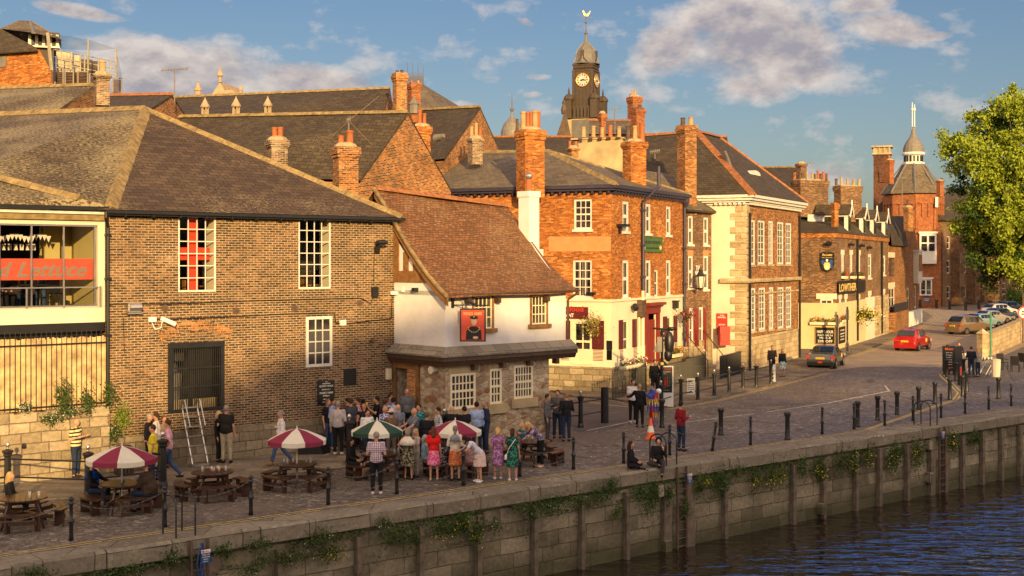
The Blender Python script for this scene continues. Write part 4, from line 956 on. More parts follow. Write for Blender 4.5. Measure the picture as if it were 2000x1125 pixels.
for r in (a1, a2): window(C1, r, Cb, 3, 4, rec=.10, fw=.10, bar=.04, sill='white_paint', meet=True, curtain=[(0, 1)] if r is a2 else None, lintel='brick_orange')
m = MB(); C1.box(m, a1[0] + .1, a1[1] - .1, a1[3] - .55, a1[3] - .1, -.09, -.085); build('blind', m, 'curtain', Cb)
for r in ra + rbw[:3]: window(C2, r, Cb, 1, 2, rec=.09, fw=.16, bar=.09, sill='white_paint', meet=True, curtain=[(0, .5)], lintel='brick_orange')
window(C2, rbw[3], Cb, 1, 2, rec=.09, fw=.1, bar=.07, sill='white_paint')
window(C1, gw, Cb, 2, 2, 'cream_paint', rec=.08, fw=.12, bar=.06, sill='cream_paint', meet=True)
window(C2, gr1, Cb, 1, 2, 'cream_paint', rec=.09, fw=.1, bar=.08, sill='cream_paint', curtain=[(0, .4)]); window(C2, gr2, Cb, 1, 2, 'cream_paint', rec=.09, fw=.1, bar=.08, sill='cream_paint')
def shutter(F, r, parent, rail=True):
 mb = MB(); F.box(mb, *r, 0, .04); u0, u1, z0, z1 = r; n_ = int((z1 - z0) / .07)
 for k in range(1, n_):
  z = z0 + k * .07; F.box(mb, u0 + .05, u1 - .05, z, z + .035, .04, .055)
 return build('shutter', mb, 'maroon_paint', parent)
for (F, r) in ((C1, C1.rect(1094, 626, 1114, 706)), (C1, C1.rect(1157, 626, 1180, 707)), (C2, C2.rect(1208, 625, 1216, 706)), (C2, C2.rect(1234.5, 623, 1243, 702)), (C2, C2.rect(1294.5, 618, 1302, 692)), (C2, C2.rect(1315, 616, 1322, 690))):
 shutter(F, r, Cb)
m = MB(); w = .16
C2.box(m, dC[0], dC[1], dC[2], dC[3] - .35, -.12, -.06); 
for k in (0, 1):
 for j in range(2): C2.box(m, dC[0] + .12 + k * (dC[1] - dC[0] - .1) / 2, dC[0] + (k + 1) * (dC[1] - dC[0] - .1) / 2, dC[2] + .3 + j * 1.2, dC[2] + 1.3 + j * 1.2, -.06, -.035)
dl = build('door', m, 'red_paint', Cb)
m = MB(); C2.box(m, dC[0] - .3, dC[0], 1.2, dC[3], 0, .14); C2.box(m, dC[1], dC[1] + .3, 1.2, dC[3], 0, .14); C2.box(m, dC[0] - .3, dC[1] + .3, dC[3], dC[3] + .45, 0, .18); C2.box(m, dC[0] - .5, dC[1] + .5, dC[3] + .45, dC[3] + .6, 0, .45); C2.box(m, dC[0] - .42, dC[1] + .42, dC[3] + .36, dC[3] + .45, 0, .3); build('doorcase', m, 'red_paint', Cb)
m = MB()
for k in range(6): C2.box(m, dC[0] - .3, dC[1] + .3, 0, 1.2 - k * .2, k * .3, k * .3 + .3)
build('steps', m, 'stone_plinth', Cb)
m = MB(); C1.box(m, cl_ - .2, .30, zec, zec + .22, -.05, .30); C2.box(m, -.3, cr + .15, zec, zec + .22, -.05, .30); C1.box(m, cl_ - .2, .42, zec + .12, zec + .3, .30, .42); C2.box(m, -.42, cr + .2, zec + .12, zec + .3, .30, .42)
k = 0
while k * .45 < -cl_: C1.box(m, -k * .45 - .12, -k * .45, zec - .15, zec, 0, .25); k += 1
k = 0
while k * .45 < cr: C2.box(m, k * .45, k * .45 + .12, zec - .15, zec, 0, .25); k += 1
build('cornice', m, 'slate_blue_paint', Cb)
zr = zec + .3; E0 = C1.P(.42, zr, .42); E0 = V(cC.x, cC.y, zr) + C1.n * .42 + C2.n * .42
apx = ray(1072, 295, 72.5); Er = C2.P(cr + .2, zr, .42); Elf = C1.P(cl_ - .2, zr, .42); rdl = ray(845, 300, 80); Rb = C2.P(cr + .2, zr, -12)
m = MB(); m.poly([Elf, E0, apx, rdl]); m.poly([E0, Er, apx]); m.poly([Er, Rb, apx]); m.poly([apx, Rb, C1.P(cl_, zr, -14), rdl]); m.poly([rdl, C1.P(cl_, zr, -14), Elf])
build('roof', m, ['slate_grey'], Cb)
m = MB(); ridge(m, apx, E0, .17, .5); ridge(m, apx, Er, .12, .5); ridge(m, rdl, apx, .15, .5); build('ridge_tiles', m, 'ridge_tile', Cb)
m = MB(); C1.box(m, *C1.rect(1072, 462, 1193, 491), 0, .03); build('plaster_panel', m, 'plaster_peach', Cb)
m = MB(); uu = C2.u(1251.5)
m.tube(C2.P(uu, 5.2, .14), C2.P(uu, 10.0, .14), .10, n=10); m.tube(C2.P(uu, 10.0, .14), C2.P(C2.u(1268), 10.9, .55), .09, n=10); m.tube(C2.P(C2.u(1268), 10.9, .55), C2.P(C2.u(1268), 12.0, .55), .10, n=10)
for z in (5.9, 7.6, 9.5): C2.box(m, uu - .14, uu + .14, z, z + .1, 0, .26)
u2 = cr - .25; m.tube(C2.P(u2, 1.0, .12), C2.P(u2, zec - .3, .12), .09, n=10); m.lathe(C2.P(u2, zec - .45, .2), [(.1, 0), (.22, .3), (.22, .5)], 8)
for z in (3.2, 5.4, 7.5): C2.box(m, u2 - .14, u2 + .14, z, z + .1, 0, .24)
build('downpipe', m, 'slate_blue_paint', Cb)
m = MB(); m.tube(C2.P(uu, 1.4, .12), C2.P(uu, 5.2, .12), .09, n=10); m.tube(C2.P(uu - .5, 1.4, .10), C2.P(uu - .5, 4.6, .10), .06, n=8); build('downpipe', m, 'cream_paint', Cb)
s1 = thing('hotel_sign', 'green wooden sign of the waterfront hotel on the orange brick wall', 'sign', tuple(wallpt(C2, 1272, 478)))
board('board', C2, C2.rect(1254, 464, 1291, 491), 'sign_green', s1, .06, [('THE WATERFRONT', .55, .30, .92), ('HOTEL & SEAFOOD RESTAURANT', .18, .15, .70)], 'sign_black', frame='sign_green')
m = MB()
for px in (1256, 1288): p = wallpt(C2, px, 484, .06); m.tube(p, p + C2.n * .03, .13, .12, 12)
build('gold_emblem', m, 'gold_letter', s1)
s2 = thing('restaurant_sign', 'dark red seafood restaurant fascia sign beside the white pub roof', 'sign', tuple(wallpt(C1, 1127, 610)))
rr = C1.rect(1060, 599, 1149, 622); o = board('board', C1, rr, 'maroon_paint', s2, .06)
m = MB(); letters(m, 'Seafood', C1.P(C1.u(1117), rr[2] + .38, .06), C1.d, V(0, 0, 1), .38, .005, width=1.35, bold=.03); build('lettering', m, 'sign_red', o)
m = MB(); letters(m, 'RESTAURANT', C1.P(C1.u(1098), rr[2] + .08, .06), C1.d, V(0, 0, 1), .27, .005, width=1.35, bold=.02); build('lettering', m, 'sign_white', o)
wallthing('spotlight', C1, 1157, 575, lambda m, p, F: m.box(p - F.d * .2, F.d * .4, F.n * .3, V(0, 0, .12)), 'black_plastic', 'black strip spotlight above the seafood restaurant sign', 'spotlight')
wallthing('chalkboard', C1, 1197 - 6, 690, lambda m, p, F: m.box(p - F.d * .16 - V(0, 0, .35), F.d * .3, F.n * .05, V(0, 0, 1.0)), 'sign_black', 'narrow black menu board on the cream corner wall', 'menu board')
wallthing('security_light', C2, 1208, 443, lambda m, p, F: (m.box(p - F.d * .3, F.d * .7, F.n * .5, V(0, 0, .14)), m.box(p - F.d * .05 - V(0, 0, .35), F.d * .12, F.n * .12, V(0, 0, .3))), 'black_plastic', 'black security light at the corner of the orange brick hotel', 'spotlight')
wallthing('spotlight', C2, 1232, 600, lambda m, p, F: (m.ball(p + F.n * .25, .2, .2, .22, 8, 6), m.tube(p, p + F.n * .2, .04)), 'black_plastic', 'black round spotlight on the cream wall left of the red doorcase', 'spotlight')
wallthing('notice_case', C2, 1244, 605, lambda m, p, F: [m.box(p + F.d * .15 * k - V(0, 0, .4), F.d * .03, F.n * .3, V(0, 0, .9)) for k in range(5)] + [m.box(p + V(0, 0, .22 * k - .4), F.d * .63, F.n * .3, V(0, 0, .03)) for k in range(5)], 'rust_iron', 'wrought iron lamp basket left of the red doorcase', 'iron basket')
wallthing('wall_lantern', C2, 1313, 594, lambda m, p, F: (m.box(p - V(0, 0, .25), F.d * .3, F.n * .3, V(0, 0, .4)), m.box(p - F.d * .05 + V(0, 0, .15), F.d * .4, F.n * .36, V(0, 0, .06))), 'sign_black', 'black wall lantern right of the red doorcase', 'wall lantern')
def signboard(F, rct, bgm, rows, label, name='sign', tx='sign_white', cat='sign', off=0.0, frame=None, th=.05):
 t_ = thing(name, label, cat, tuple(F.P((rct[0] + rct[1]) / 2, rct[2], off))); board('board', F, rct, bgm, t_, th, rows, tx, off, frame); return t_
signboard(C2, C2.rect(1289, 650 - 4, 1296, 682), 'maroon_paint', [('MENU', .8, .14, .8), ('LUNCH', .55, .12, .8), ('DINNER', .3, .12, .8)], 'small dark red menu sign on the cream wall beside the red door', 'menu_sign')
# D1: narrow brick house, D2: cream and quoined town house
dD = Fc(C2.P(cr + .02, 0, -.05), 34)
D1 = thing('narrow_house', 'narrow dark brick house wedged between the orange hotel and the cream town house', 'building', tuple(dD.P(1, 0)))
u1 = dD.u(1396); zE = 9.75
rs_ = [dD.rect(1344, 422, 1353, 477), dD.rect(1374, 425, 1383, 478), dD.rect(1344, 500, 1353, 562), dD.rect(1374, 500, 1383, 565)]
gs_ = [dD.rect(1345, 602, 1354, 688), dD.rect(1364, 600, 1373, 683)]
m = wall_mb(dD, 0, u1, 2.0, zE, rs_ + gs_, .1); m.quad(dD.P(0, 0, 0), dD.P(0, 0, -8), dD.P(0, zE, -8), dD.P(0, zE)); build('wall', m, 'brick_brown', D1)
m = MB(); dD.box(m, 0, u1, 0, 2.0, -.3, .06); build('basement_wall', m, 'stone_warm', D1)
for r in rs_: window(dD, r, D1, 1, 2, rec=.07, fw=.12, bar=.09, sill='white_paint', meet=True, curtain=[(0, 1)])
for r in gs_: window(dD, r, D1, 1, 2, rec=.07, fw=.14, bar=.09, sill='white_paint', curtain=[(0, 1)])
m = MB()
for k, r in enumerate(rs_[2:]): dD.box(m, r[0] - .05, r[1] + .05, r[3], r[3] + .34, -.01, .015)
build('lintel', m, 'plaster_peach', D1)
for a, b in ((1339, 1344), (1354.5, 1363.5), (1373.5, 1378)):
 mb = MB(); r = dD.rect(a, 601, b, 686); dD.box(mb, *r, 0, .06)
 for k in range(20): dD.box(mb, r[0] + .04, r[1] - .04, r[2] + .1 + k * .125, r[2] + .16 + k * .125, .06, .08)
 build('shutter', mb, 'red_paint', D1)
m = MB(); dD.box(m, -.1, u1, zE, zE + .1, .0, .3); build('gutter', m, 'black_plastic', D1)
m = MB(); m.poly([dD.P(-.1, zE + .1, .35), dD.P(u1, zE + .1, .35), dD.P(u1, zE + 2.6, -3.2), dD.P(-.1, zE + 2.6, -3.2)]); m.poly([dD.P(-.1, zE + 2.6, -3.2), dD.P(u1, zE + 2.6, -3.2), dD.P(u1, zE, -7), dD.P(-.1, zE, -7)]); m.poly([dD.P(-.1, zE + .1, .3), dD.P(-.1, zE + 2.6, -3.2), dD.P(-.1, zE, -7)]); build('roof', m, 'slate_grey', D1)
m = MB()
for tx, y, h, w in (('TAJ', 527, .36, .75), ('MAHAL', 538, .42, 1.1), ('INDIAN', 548.5, .26, .8), ('CUISINE', 556, .26, .85)): letters(m, tx, dD.P(dD.u(1363.5), dD.z(1363, y), 0), dD.d, V(0, 0, 1), h, .03, width=w, bold=.03)
solo('painted_lettering', m, 'sign_white', 'white restaurant name lettering on the narrow dark brick house', 'lettering', tuple(dD.P(dD.u(1363), 6)))
for px in (1346, 1397):
 w = thing('wall_lantern', 'black glazed lantern on the narrow brick house, %s of its lettering' % ('left' if px < 1360 else 'right'), 'wall lantern', tuple(wallpt(dD, px, 548)), 'pair of old wall lanterns')
 p = wallpt(dD, px, 551, .75); m = MB(); m.lathe(p + V(0, 0, .35), [(.34, 0), (.22, .12), (.1, .3), (.12, .36), (.02, .62)], 6); m.lathe(p + V(0, 0, -.36), [(.05, -.1), (.17, 0), (.18, .03)], 6); m.tube(p + V(0, 0, -.42), wallpt(dD, px, 560), .03)
 for k in range(6): a = k * math.pi / 3; m.tube(p + V(.17 * math.cos(a), .17 * math.sin(a), -.36), p + V(.31 * math.cos(a), .31 * math.sin(a), .36), .02, n=4)
 build('frame', m, 'sign_black', w); m = MB(); m.lathe(p + V(0, 0, -.35), [(.15, 0), (.29, .70)], 6); build('glass', m, 'curtain', w)
cD = V(14.3, 77.3)
E1 = Fc(cD, 115); E2 = Fc(cD, 27)
D2 = thing('town_house', 'cream rendered town house with pale stone quoins, white cornice and tall sash windows', 'building', (cD.x, cD.y, 0))
el = E1.u(1393); er = E2.u(1559); zC = 10.25; zst = 5.62
tw_ = [(1462, 1474, 430, 517), (1480, 1493, 431, 516), (1501, 1509, 432, 516), (1518, 1529.5, 434, 516), (1534.5, 1545, 436, 516)]
bw_ = [(1463, 1475, 563, 647), (1482, 1494, 562, 644), (1502, 1510, 561, 643), (1519, 1530, 561, 641), (1535, 1545, 560, 640)]
tr_ = [E2.rect(a, c, b, d) for a, b, c, d in tw_]; br_ = [E2.rect(a, c, b, d) for a, b, c, d in bw_]
base_z = 2.1
m = wall_mb(E2, .55, er, base_z, zC, tr_ + br_, .1); build('wall', m, 'brick_mottled', D2)
m = wall_mb(E1, el - 3.2, 0, 0, zC, [], .1); build('rendered_wall', m, 'render_buff', D2)
dg = E2.rect(1475, 678, 1483, 730)
m = wall_mb(E2.off(.04), 0, er, 0, base_z, [dg], .3); build('base_wall', m, 'stone_warm', D2)
m = MB(); E2.box(m, dg[0], dg[1], dg[2], dg[3], -.25, -.2); build('door', m, 'dark_timber', D2)
m = MB(); k = 0; z = .3
while z < zC - .4:
 lw = .62 if k % 2 else .42; rw = .40 if k % 2 else .62
 E1.box(m, -lw * 1.6, .045, z + .015, z + .40, 0, .045); E2.box(m, 0, rw, z + .015, z + .40, -.2, .045); z += .43; k += 1
z = .3; k = 0
build('quoins', m, 'stone_warm', D2)
m = MB(); E1.box(m, -1.6, .25, zst - .14, zst + .12, 0, .25); E2.box(m, -.2, er, zst - .12, zst + .1, 0, .25); E2.box(m, 0, er, zst - .9, zst - .8, 0, .08); build('string_course', m, 'stone_warm', D2)
m = MB()
for i, h in enumerate(((0, .14, .10), (.14, .26, .30), (.26, .42, .45), (.42, .60, .58))):
 E1.box(m, el - .9, h[2], zC + h[0], zC + h[1], -.1, h[2]); E2.box(m, -h[2], er + .5, zC + h[0], zC + h[1], -.1, h[2])
k = 0
while k * .3 < er: E2.box(m, k * .3, k * .3 + .15, zC + .0, zC + .14, .10, .26); k += 1
k = 0
while k * .3 < -el: E1.box(m, -k * .3 - .15, -k * .3, zC + .0, zC + .14, .10, .26); k += 1
build('cornice', m, 'white_paint', D2)
for r in tr_ + br_: window(E2, r, D2, 2, 6, rec=.06, fw=.12, bar=.05, sill='stone_warm', curtain=[(0, .35), (.65, 1)])
zr = zC + .6
r0, r1 = ray(1363, 257, 85.5), ray(1403, 267, 92); Ec = V(cD.x, cD.y, zr) + E1.n * .6 + E2.n * .6; Ee = E2.P(er + .5, zr, .6); Ew = E1.P(el - .9, zr, .6); rw_ = ray(1255, 265, 88)
m = MB(); m.poly([Ec, Ee, r1, r0]); m.poly([Ew, Ec, r0, rw_, E1.P(el - 9, zr, .6)]); m.poly([Ee, E2.P(er + .5, zr, -12), r1]); m.poly([r1, E2.P(er + .5, zr, -12), E1.P(el - 9, zr, -14), rw_, r0])
build('roof', m, 'slate_dark', D2)
m = MB(); ridge(m, r0, Ec, .22, .45); ridge(m, r0, r1, .18, .45); ridge(m, r1, Ee, .14, .45); ridge(m, rw_, r0, .16, .45); build('ridge_tiles', m, 'ridge_clay', D2)
dp = ray(1463, 362, 84.5); FD = Fc(dp, 27)
m = MB(); FD.box(m, -.2, 1.7, dp.z - 1.0, dp.z + .75, -2.6, 0); ds = build('dormer', m, 'lead_grey', D2)
m = MB(); FD.box(m, -.1, 1.6, dp.z - .5, dp.z + .7, 0, .06); build('window_frame', m, 'white_paint', ds); m = MB(); FD.box(m, .1, .7, dp.z - .3, dp.z + .5, .05, .07); FD.box(m, .8, 1.4, dp.z - .3, dp.z + .5, .05, .07); build('pane', m, 'glass_dark', ds)
m = MB(); pts = [FD.P(.75 + 1.15 * math.cos(a * math.pi / 8), dp.z + .72 + .32 * math.sin(a * math.pi / 8), .25) for a in range(9)]; m.prism(pts, FD.n * -3.0); build('curved_roof', m, 'white_paint', ds)
m = MB(); q = ray(1424, 335, 80.6); sl = (r0 - Ec).normalized(); 
m.box(q, E2.d * .5, (E1.d * -.35 + V(0, 0, .9)).normalized() * 1.3 * 1.0, V(.1, -.25, .12)); build('skylight', m, 'lead_grey', D2)
for (x, y) in ((1427, 352), (1445, 376), (1465, 378), (1478, 380)):
 m = MB(); q = ray(x, y, 79.5 + (x - 1427) * .06); m.cbox(q, .35, .35, .14, .5); build('roof_vent', m, 'lead_grey', D2)
m = MB(); uu = E2.u(1459); m.tube(E2.P(.25, .1, .16), E2.P(.25, zC - .5, .16), .07, n=8); m.tube(E2.P(er - .1, 0.1, .14), E2.P(er - .1, zC - .3, .14), .08, n=8); build('downpipe', m, 'black_plastic', D2)
signboard(E1, E1.rect(1400, 612, 1421, 654), 'sign_red', [('TAJ', .88, .09, .4), ('MAHAL', .78, .11, .75), ('INDIAN', .45, .08, .6), ('RESTAURANT', .35, .08, .8), ('EAT IN', .22, .08, .5), ('TAKE AWAY', .1, .08, .7)], 'tall red restaurant sign with pale lettering on the cream wall', 'restaurant_sign', off=.02)
m = MB(); p = E1.P(E1.u(1419), 1.9, .6); m.cbox(p + V(0, 0, .35), .65, .4, 1.15, .2); m.cbox(p + V(0, -.22, .25), .5, .1, .5, .2); solo('menu_case', m, 'sign_red', 'bright red menu box on legs below the tall red restaurant sign', 'menu box', tuple(p))
# E: pub with heraldic shield sign
cE = V(24.7, 96.4)
G1 = Fc(cE, 112); G2 = Fc(cE, 25.5)
E = thing('corner_pub', 'long brick corner pub with buff painted base and white gabled dormers', 'building', (cE.x, cE.y, 0))
gl_ = G1.u(1552); gr_ = G2.u(1735); zG = 8.6; zb_ = 3.6
lw = [G1.rect(1602, 584, 1627, 626), G1.rect(1556.5, 584, 1565, 628), G1.rect(1557, 496, 1565, 538)]
hw_ = [G2.rect(a, 498, b, 540) for a, b in ((1643, 1648), (1660, 1664.5), (1676, 1680))] + [G2.rect(1695.5, 496, 1701.5, 543), G2.rect(1723.5, 499, 1729, 537)]
lw2 = [G2.rect(a, 584, b, 617) for a, b in ((1638.5, 1643), (1650, 1654), (1675, 1679))] + [G2.rect(1696, 577, 1701, 619), G2.rect(1723, 573, 1728, 616)]
m = wall_mb(G1, gl_, 0, zb_, zG, lw, .12); wall_mb(G2, 0, gr_, zb_, zG, hw_ + lw2, .12, m); m.quad(G1.P(gl_, 0), G1.P(gl_, 0, -12), G1.P(gl_, zG, -12), G1.P(gl_, zG)); build('wall', m, 'brick_brown', E)
m = MB(); G1.box(m, gl_, .06, 0, zb_, -.5, .06); G2.box(m, 0, G2.u(1690), 0, zb_, -.5, .06); build('base_wall', m, 'render_yellow', E)
m = MB(); G2.box(m, G2.u(1690), G2.u(1707), 0, zb_ + .1, -.5, .062); build('base_panel', m, 'render_buff', E); m = MB(); G2.box(m, G2.u(1707), gr_, 0, zb_ + .1, -.5, .06); build('base_panel', m, 'stone_warm', E)
m = MB(); G1.box(m, gl_, .1, zG, zG + .35, 0, .1); G2.box(m, -.1, gr_, zG, zG + .35, 0, .1); build('parapet_band', m, 'brick_orange', E)
window(G1, lw[0], E, 2, 2, 'white_paint', rec=.05, fw=.12, bar=.07, meet=True, curtain=[(0, .35), (.65, 1)], sill='render_buff')
for r in lw[1:]: window(G1, r, E, 1, 2, 'dark_timber', rec=.06, fw=.06, bar=.05)
for r in hw_ + lw2: window(G2, r, E, 1, 2, 'white_paint', rec=.07, fw=.25, bar=.08, sill='render_buff', curtain=[(0, 1)])
for r in hw_[:3] + lw2: m = MB(); G2.box(m, r[0] - .15, r[1] + .15, r[3], r[3] + .4, 0, .03); build('lintel', m, 'render_buff', E)
m = MB(); G1.box(m, lw[0][0] - .3, lw[0][1] + .3, lw[0][3], lw[0][3] + .42, 0, .03); build('lintel', m, 'render_buff', E)
zr = zG + .35; Ea = V(cE.x, cE.y, zr) + G1.n * .15 + G2.n * .15
rk0, rk1 = ray(1563, 395, 110), ray(1740, 425, 132)
m = MB(); m.poly([Ea, G2.P(gr_, zr, .15), rk1, ray(1628, 405, 108)]); m.poly([G1.P(gl_, zr, .15), Ea, ray(1628, 405, 108), rk0]); m.poly([rk0, ray(1628, 405, 108), rk1, rk1 + V(-4, 8, -4), rk0 + V(-4, 8, -4)]); build('roof', m, 'slate_dark', E)
for i, (px, D, w) in enumerate(((1643, 101.5, 2.0), (1676, 107.5, 2.6), (1700, 112, 2.4), (1725, 117.5, 2.4))):
 p = ray(px, 457, D); FD = Fc(G2.P((p - G2.o).dot(G2.d), 0, -.05), 25.5); z0 = zr + .05
 m = MB(); FD.box(m, -.55 * w / 2, .55 * w / 2, z0, z0 + 1.55, -3.2, 0); dm = build('dormer', m, 'white_paint', E)
 m = MB(); FD.box(m, -.5, .5, z0 + .2, z0 + 1.4, 0, .03); 
 for k in (0, 1): m.box(FD.P(-.55 * w / 2, z0 + .35, -.3 - k * .85) - FD.d * .02, FD.n * -.7, FD.d * -.01, V(0, 0, 1.0))
 build('pane', m, 'glass_dark', dm)
 m = MB(); hw0 = .66 * w / 2 + .1; a_, b_, c_ = FD.P(-hw0, z0 + 1.5, .2), FD.P(hw0, z0 + 1.5, .2), FD.P(0, z0 + 2.35, .2); bk = FD.n * -2.8
 m.quad(a_, c_, c_ + bk, a_ + bk); m.quad(c_, b_, b_ + bk, c_ + bk); build('dormer_roof', m, 'slate_dark', dm)
 m = MB(); 
 for q0, q1 in ((a_, c_), (c_, b_)): m.prism([q0, q1, q1 - V(0, 0, .22), q0 - V(0, 0, .22)], FD.n * .07)
 m.cbox(c_ + V(0, 0, .1), .09, .09, .45); build('bargeboard', m, 'white_paint', dm)
for px in (1672, 1720): uu = G2.u(px); m = MB(); m.tube(G2.P(uu, .3, .14), G2.P(uu, zG, .14), .09, n=8); build('downpipe', m, 'black_plastic', E)
sh = thing('shield_sign', 'large black shield sign with gold script and painted coat of arms on the brick pub', 'sign', tuple(wallpt(G1, 1615, 512)))
r = G1.rect(1602, 491.5, 1629.5, 532); cu = (r[0] + r[1]) / 2; hw0 = (r[1] - r[0]) / 2; hh = r[3] - r[2]
m = MB(); pts = [(-1, .93), (-.5, 1.0), (0, .96), (.5, 1.0), (1, .93), (1, .35), (.75, .14), (0, 0), (-.75, .14), (-1, .35)]
m.prism([G1.P(cu + a * hw0, r[2] + b * hh, .02) for a, b in pts], G1.n * .08); pn = build('panel', m, 'sign_black', sh)
m = MB(); letters(m, 'The Lowther', G1.P(cu, r[2] + hh * .80, .10), G1.d, V(0, 0, 1), .22, .006, width=hw0 * 1.45, shear=.3, bold=.02); letters(m, 'FINE ALES & FOOD', G1.P(cu, r[2] + hh * .70, .10), G1.d, V(0, 0, 1), .09, .006, width=hw0 * 1.5); build('lettering', m, 'gold_letter', sh)
m = MB(); disc(m, G1, cu, r[2] + hh * .30, .24, .30, .105); 
for k in (-1, 1): disc(m, G1, cu + k * .27, r[2] + hh * .46, .13, .14, .105)
build('painted_crest', m, 'gold_letter', sh)
m = MB(); disc(m, G1, cu - .3, r[2] + hh * .5, .14, .2, .11, 8); disc(m, G1, cu + .3, r[2] + hh * .5, .14, .2, .11, 8); disc(m, G1, cu + .33, r[2] + hh * .3, .1, .2, .11, 8); build('painted_mantling', m, 'sign_blue', sh)
m = MB(); disc(m, G1, cu, r[2] + hh * .58, .09, .12, .115, 8); disc(m, G1, cu, r[2] + hh * .26, .12, .15, .115, 10); build('painted_helm', m, 'sign_white', sh)
signboard(G1, (cu + .55, .15, G1.z(1640, 572), G1.z(1640, 549)), 'sign_black', [], 'plain black end board beside the big gold pub lettering', 'fascia_end') if False else None
signboard(G2, (-.1, G2.u(1669), G2.z(1650, 573), G2.z(1650, 548)), 'sign_black', [('LOWTHER', .18, .85, .94)], 'black fascia sign with big gold pub lettering at the brick corner', 'fascia_sign', 'gold_letter', off=.12)
signboard(G2, (G2.u(1674), G2.u(1686.5), G2.z(1680, 570), G2.z(1680, 547)), 'sign_black', [], 'plain black sign panel right of the big gold pub lettering', 'blank_sign', off=.12)
signboard(G1, G1.rect(1594, 640, 1630, 671), 'sign_black', [('HAPPY HOUR', .66, .26, .88), ('SUN-THURS 5-8', .47, .15, .82), ('FRI 5-8', .31, .15, .6), ('20% OFF', .08, .22, .8)], 'large black chalkboard advertising happy hour at the corner pub', 'chalkboard', off=.08, frame='gold_paint')
signboard(G2, G2.rect(1636, 638, 1648, 670), 'sign_black', [('FOOD', .75, .12, .6), ('DRINKS', .55, .10, .7), ('SPORT', .38, .10, .6), ('MUSIC', .2, .10, .6)], 'second black chalkboard round the corner from the happy hour board', 'chalkboard', off=.08)
for (px, py, F) in ((1620, 465 + 10, G1), (1657, 478, G2), (1678, 480, G2), (1693, 484, G2)):
 wallthing('spotlight', F, px, py, lambda m, p, F: (m.box(p - F.d * .2 - V(0, 0, .1), F.d * .4, F.n * .45, V(0, 0, .2)), m.tube(p, p + F.n * .3 + V(0, 0, .2), .03)), 'black_plastic', 'black spotlight high on the brick pub wall above the signs', 'spotlight', 'spotlights on the corner pub')
# F: brick houses beyond, octagonal tower
def boxhouse(name, label, F, u0, u1, z, depth, wallm, roofm=None, pitch=0.0, hip=False):
 t_ = thing(name, label, 'building', tuple(F.P((u0 + u1) / 2, 0)))
 return t_
FF = Fc(V(35.75, 120.2), 25.0); FG1 = Fc(FF.P(0, 0), 112)
H1 = thing('brick_house', 'brown brick house with a white bay window and low balcony, past the corner pub', 'building', tuple(FF.P(3, 0)))
uF = FF.u(1793)
m = MB(); zF = FF.z(1750, 480)
w_ = [FF.rect(1735.5, 503, 1747, 540), FF.rect(1735.5, 562, 1747, 600), FF.rect(1771, 562, 1775, 603), FF.rect(1786, 558, 1789, 602)]
m = wall_mb(FF, 0, uF, 0, zF, w_, .12); m.quad(FF.P(0, 0), FF.P(0, 0, -10), FF.P(0, zF, -10), FF.P(0, zF)); build('wall', m, 'brick_mottled', H1)
window(FF, w_[0], H1, 2, 3, 'dark_timber', rec=.08, fw=.1, bar=.08, curtain=[(.6, 1)]); window(FF, w_[1], H1, 2, 2, 'white_paint', rec=.08, fw=.12, bar=.08)
for r in w_[2:]: window(FF, r, H1, 1, 2, 'white_paint', rec=.08, fw=.2, bar=.08)
m = MB(); FF.box(m, w_[0][0] - .2, w_[0][1] + .2, w_[0][3], w_[0][3] + .5, 0, .03); FF.box(m, w_[1][0] - .2, w_[1][1] + .2, w_[1][3], w_[1][3] + .5, 0, .03); build('lintel', m, 'render_buff', H1)
m = MB(); FF.box(m, FF.u(1764), FF.u(1792), 0, FF.z(1778, 607), 0, .5); build('low_wall', m, 'render_white', H1)
m = MB(); FF.box(m, FF.u(1735), FF.u(1763), 0, FF.z(1750, 607), 0, .6); build('balcony', m, 'brick_mottled', H1); m = MB(); FF.box(m, FF.u(1735), FF.u(1763), FF.z(1750, 607), FF.z(1750, 591), .5, .56); build('balcony_rail', m, 'black_iron', H1)
m = MB(); e0, e1 = FF.P(-.2, zF, .3), FF.P(FF.u(1767), zF, .3); t0, t1 = ray(1735, 422, 128), ray(1765, 422, 136)
m.poly([e0, e1, t1, t0]); m.poly([t0, t1, t1 + V(-3, 8, -6), t0 + V(-3, 8, -6)]); build('roof', m, 'slate_dark', H1)
m = MB(); gq = [FF.P(FF.u(1768), zF, .05), FF.P(uF + .3, zF, .05), FF.P(uF - .4, zF + .2, .05), FF.P(FF.u(1783), FF.z(1783, 438), .05), FF.P(FF.u(1776), FF.z(1776, 442), .05)]
m.prism(gq, FF.n * -3); build('gable', m, 'brick_mottled', H1)
m = MB(); r = FF.rect(1784, 492, 1792, 553); FF.box(m, *r, 0, .5); FF.box(m, r[0] - .15, r[1] + .15, r[3], r[3] + .2, 0, .6); bw0 = build('bay_window', m, 'white_paint', H1)
m = MB(); FF.box(m, r[0] + .3, r[1] - .3, r[2] + 1.3, r[3] - .3, .5, .53); build('pane', m, 'glass_dark', bw0)
TD = 190.0; tcx = (1784 - 1000) / F_PX * TD; tk = TD / F_PX
T = thing('octagonal_tower', 'red brick octagonal tower with slate cone roof and white lantern cupola', 'tower', (tcx, TD, 0))
Rw = 55 * tk; zt = lambda y: CAMH + (HZ - y) * tk
cc = V(tcx, TD, 0)
m = MB(); m.lathe(cc, [(Rw, 0), (Rw, zt(381))], 8, rz=R(22.5 + 8)); build('wall', m, 'brick_red', T)
m = MB()
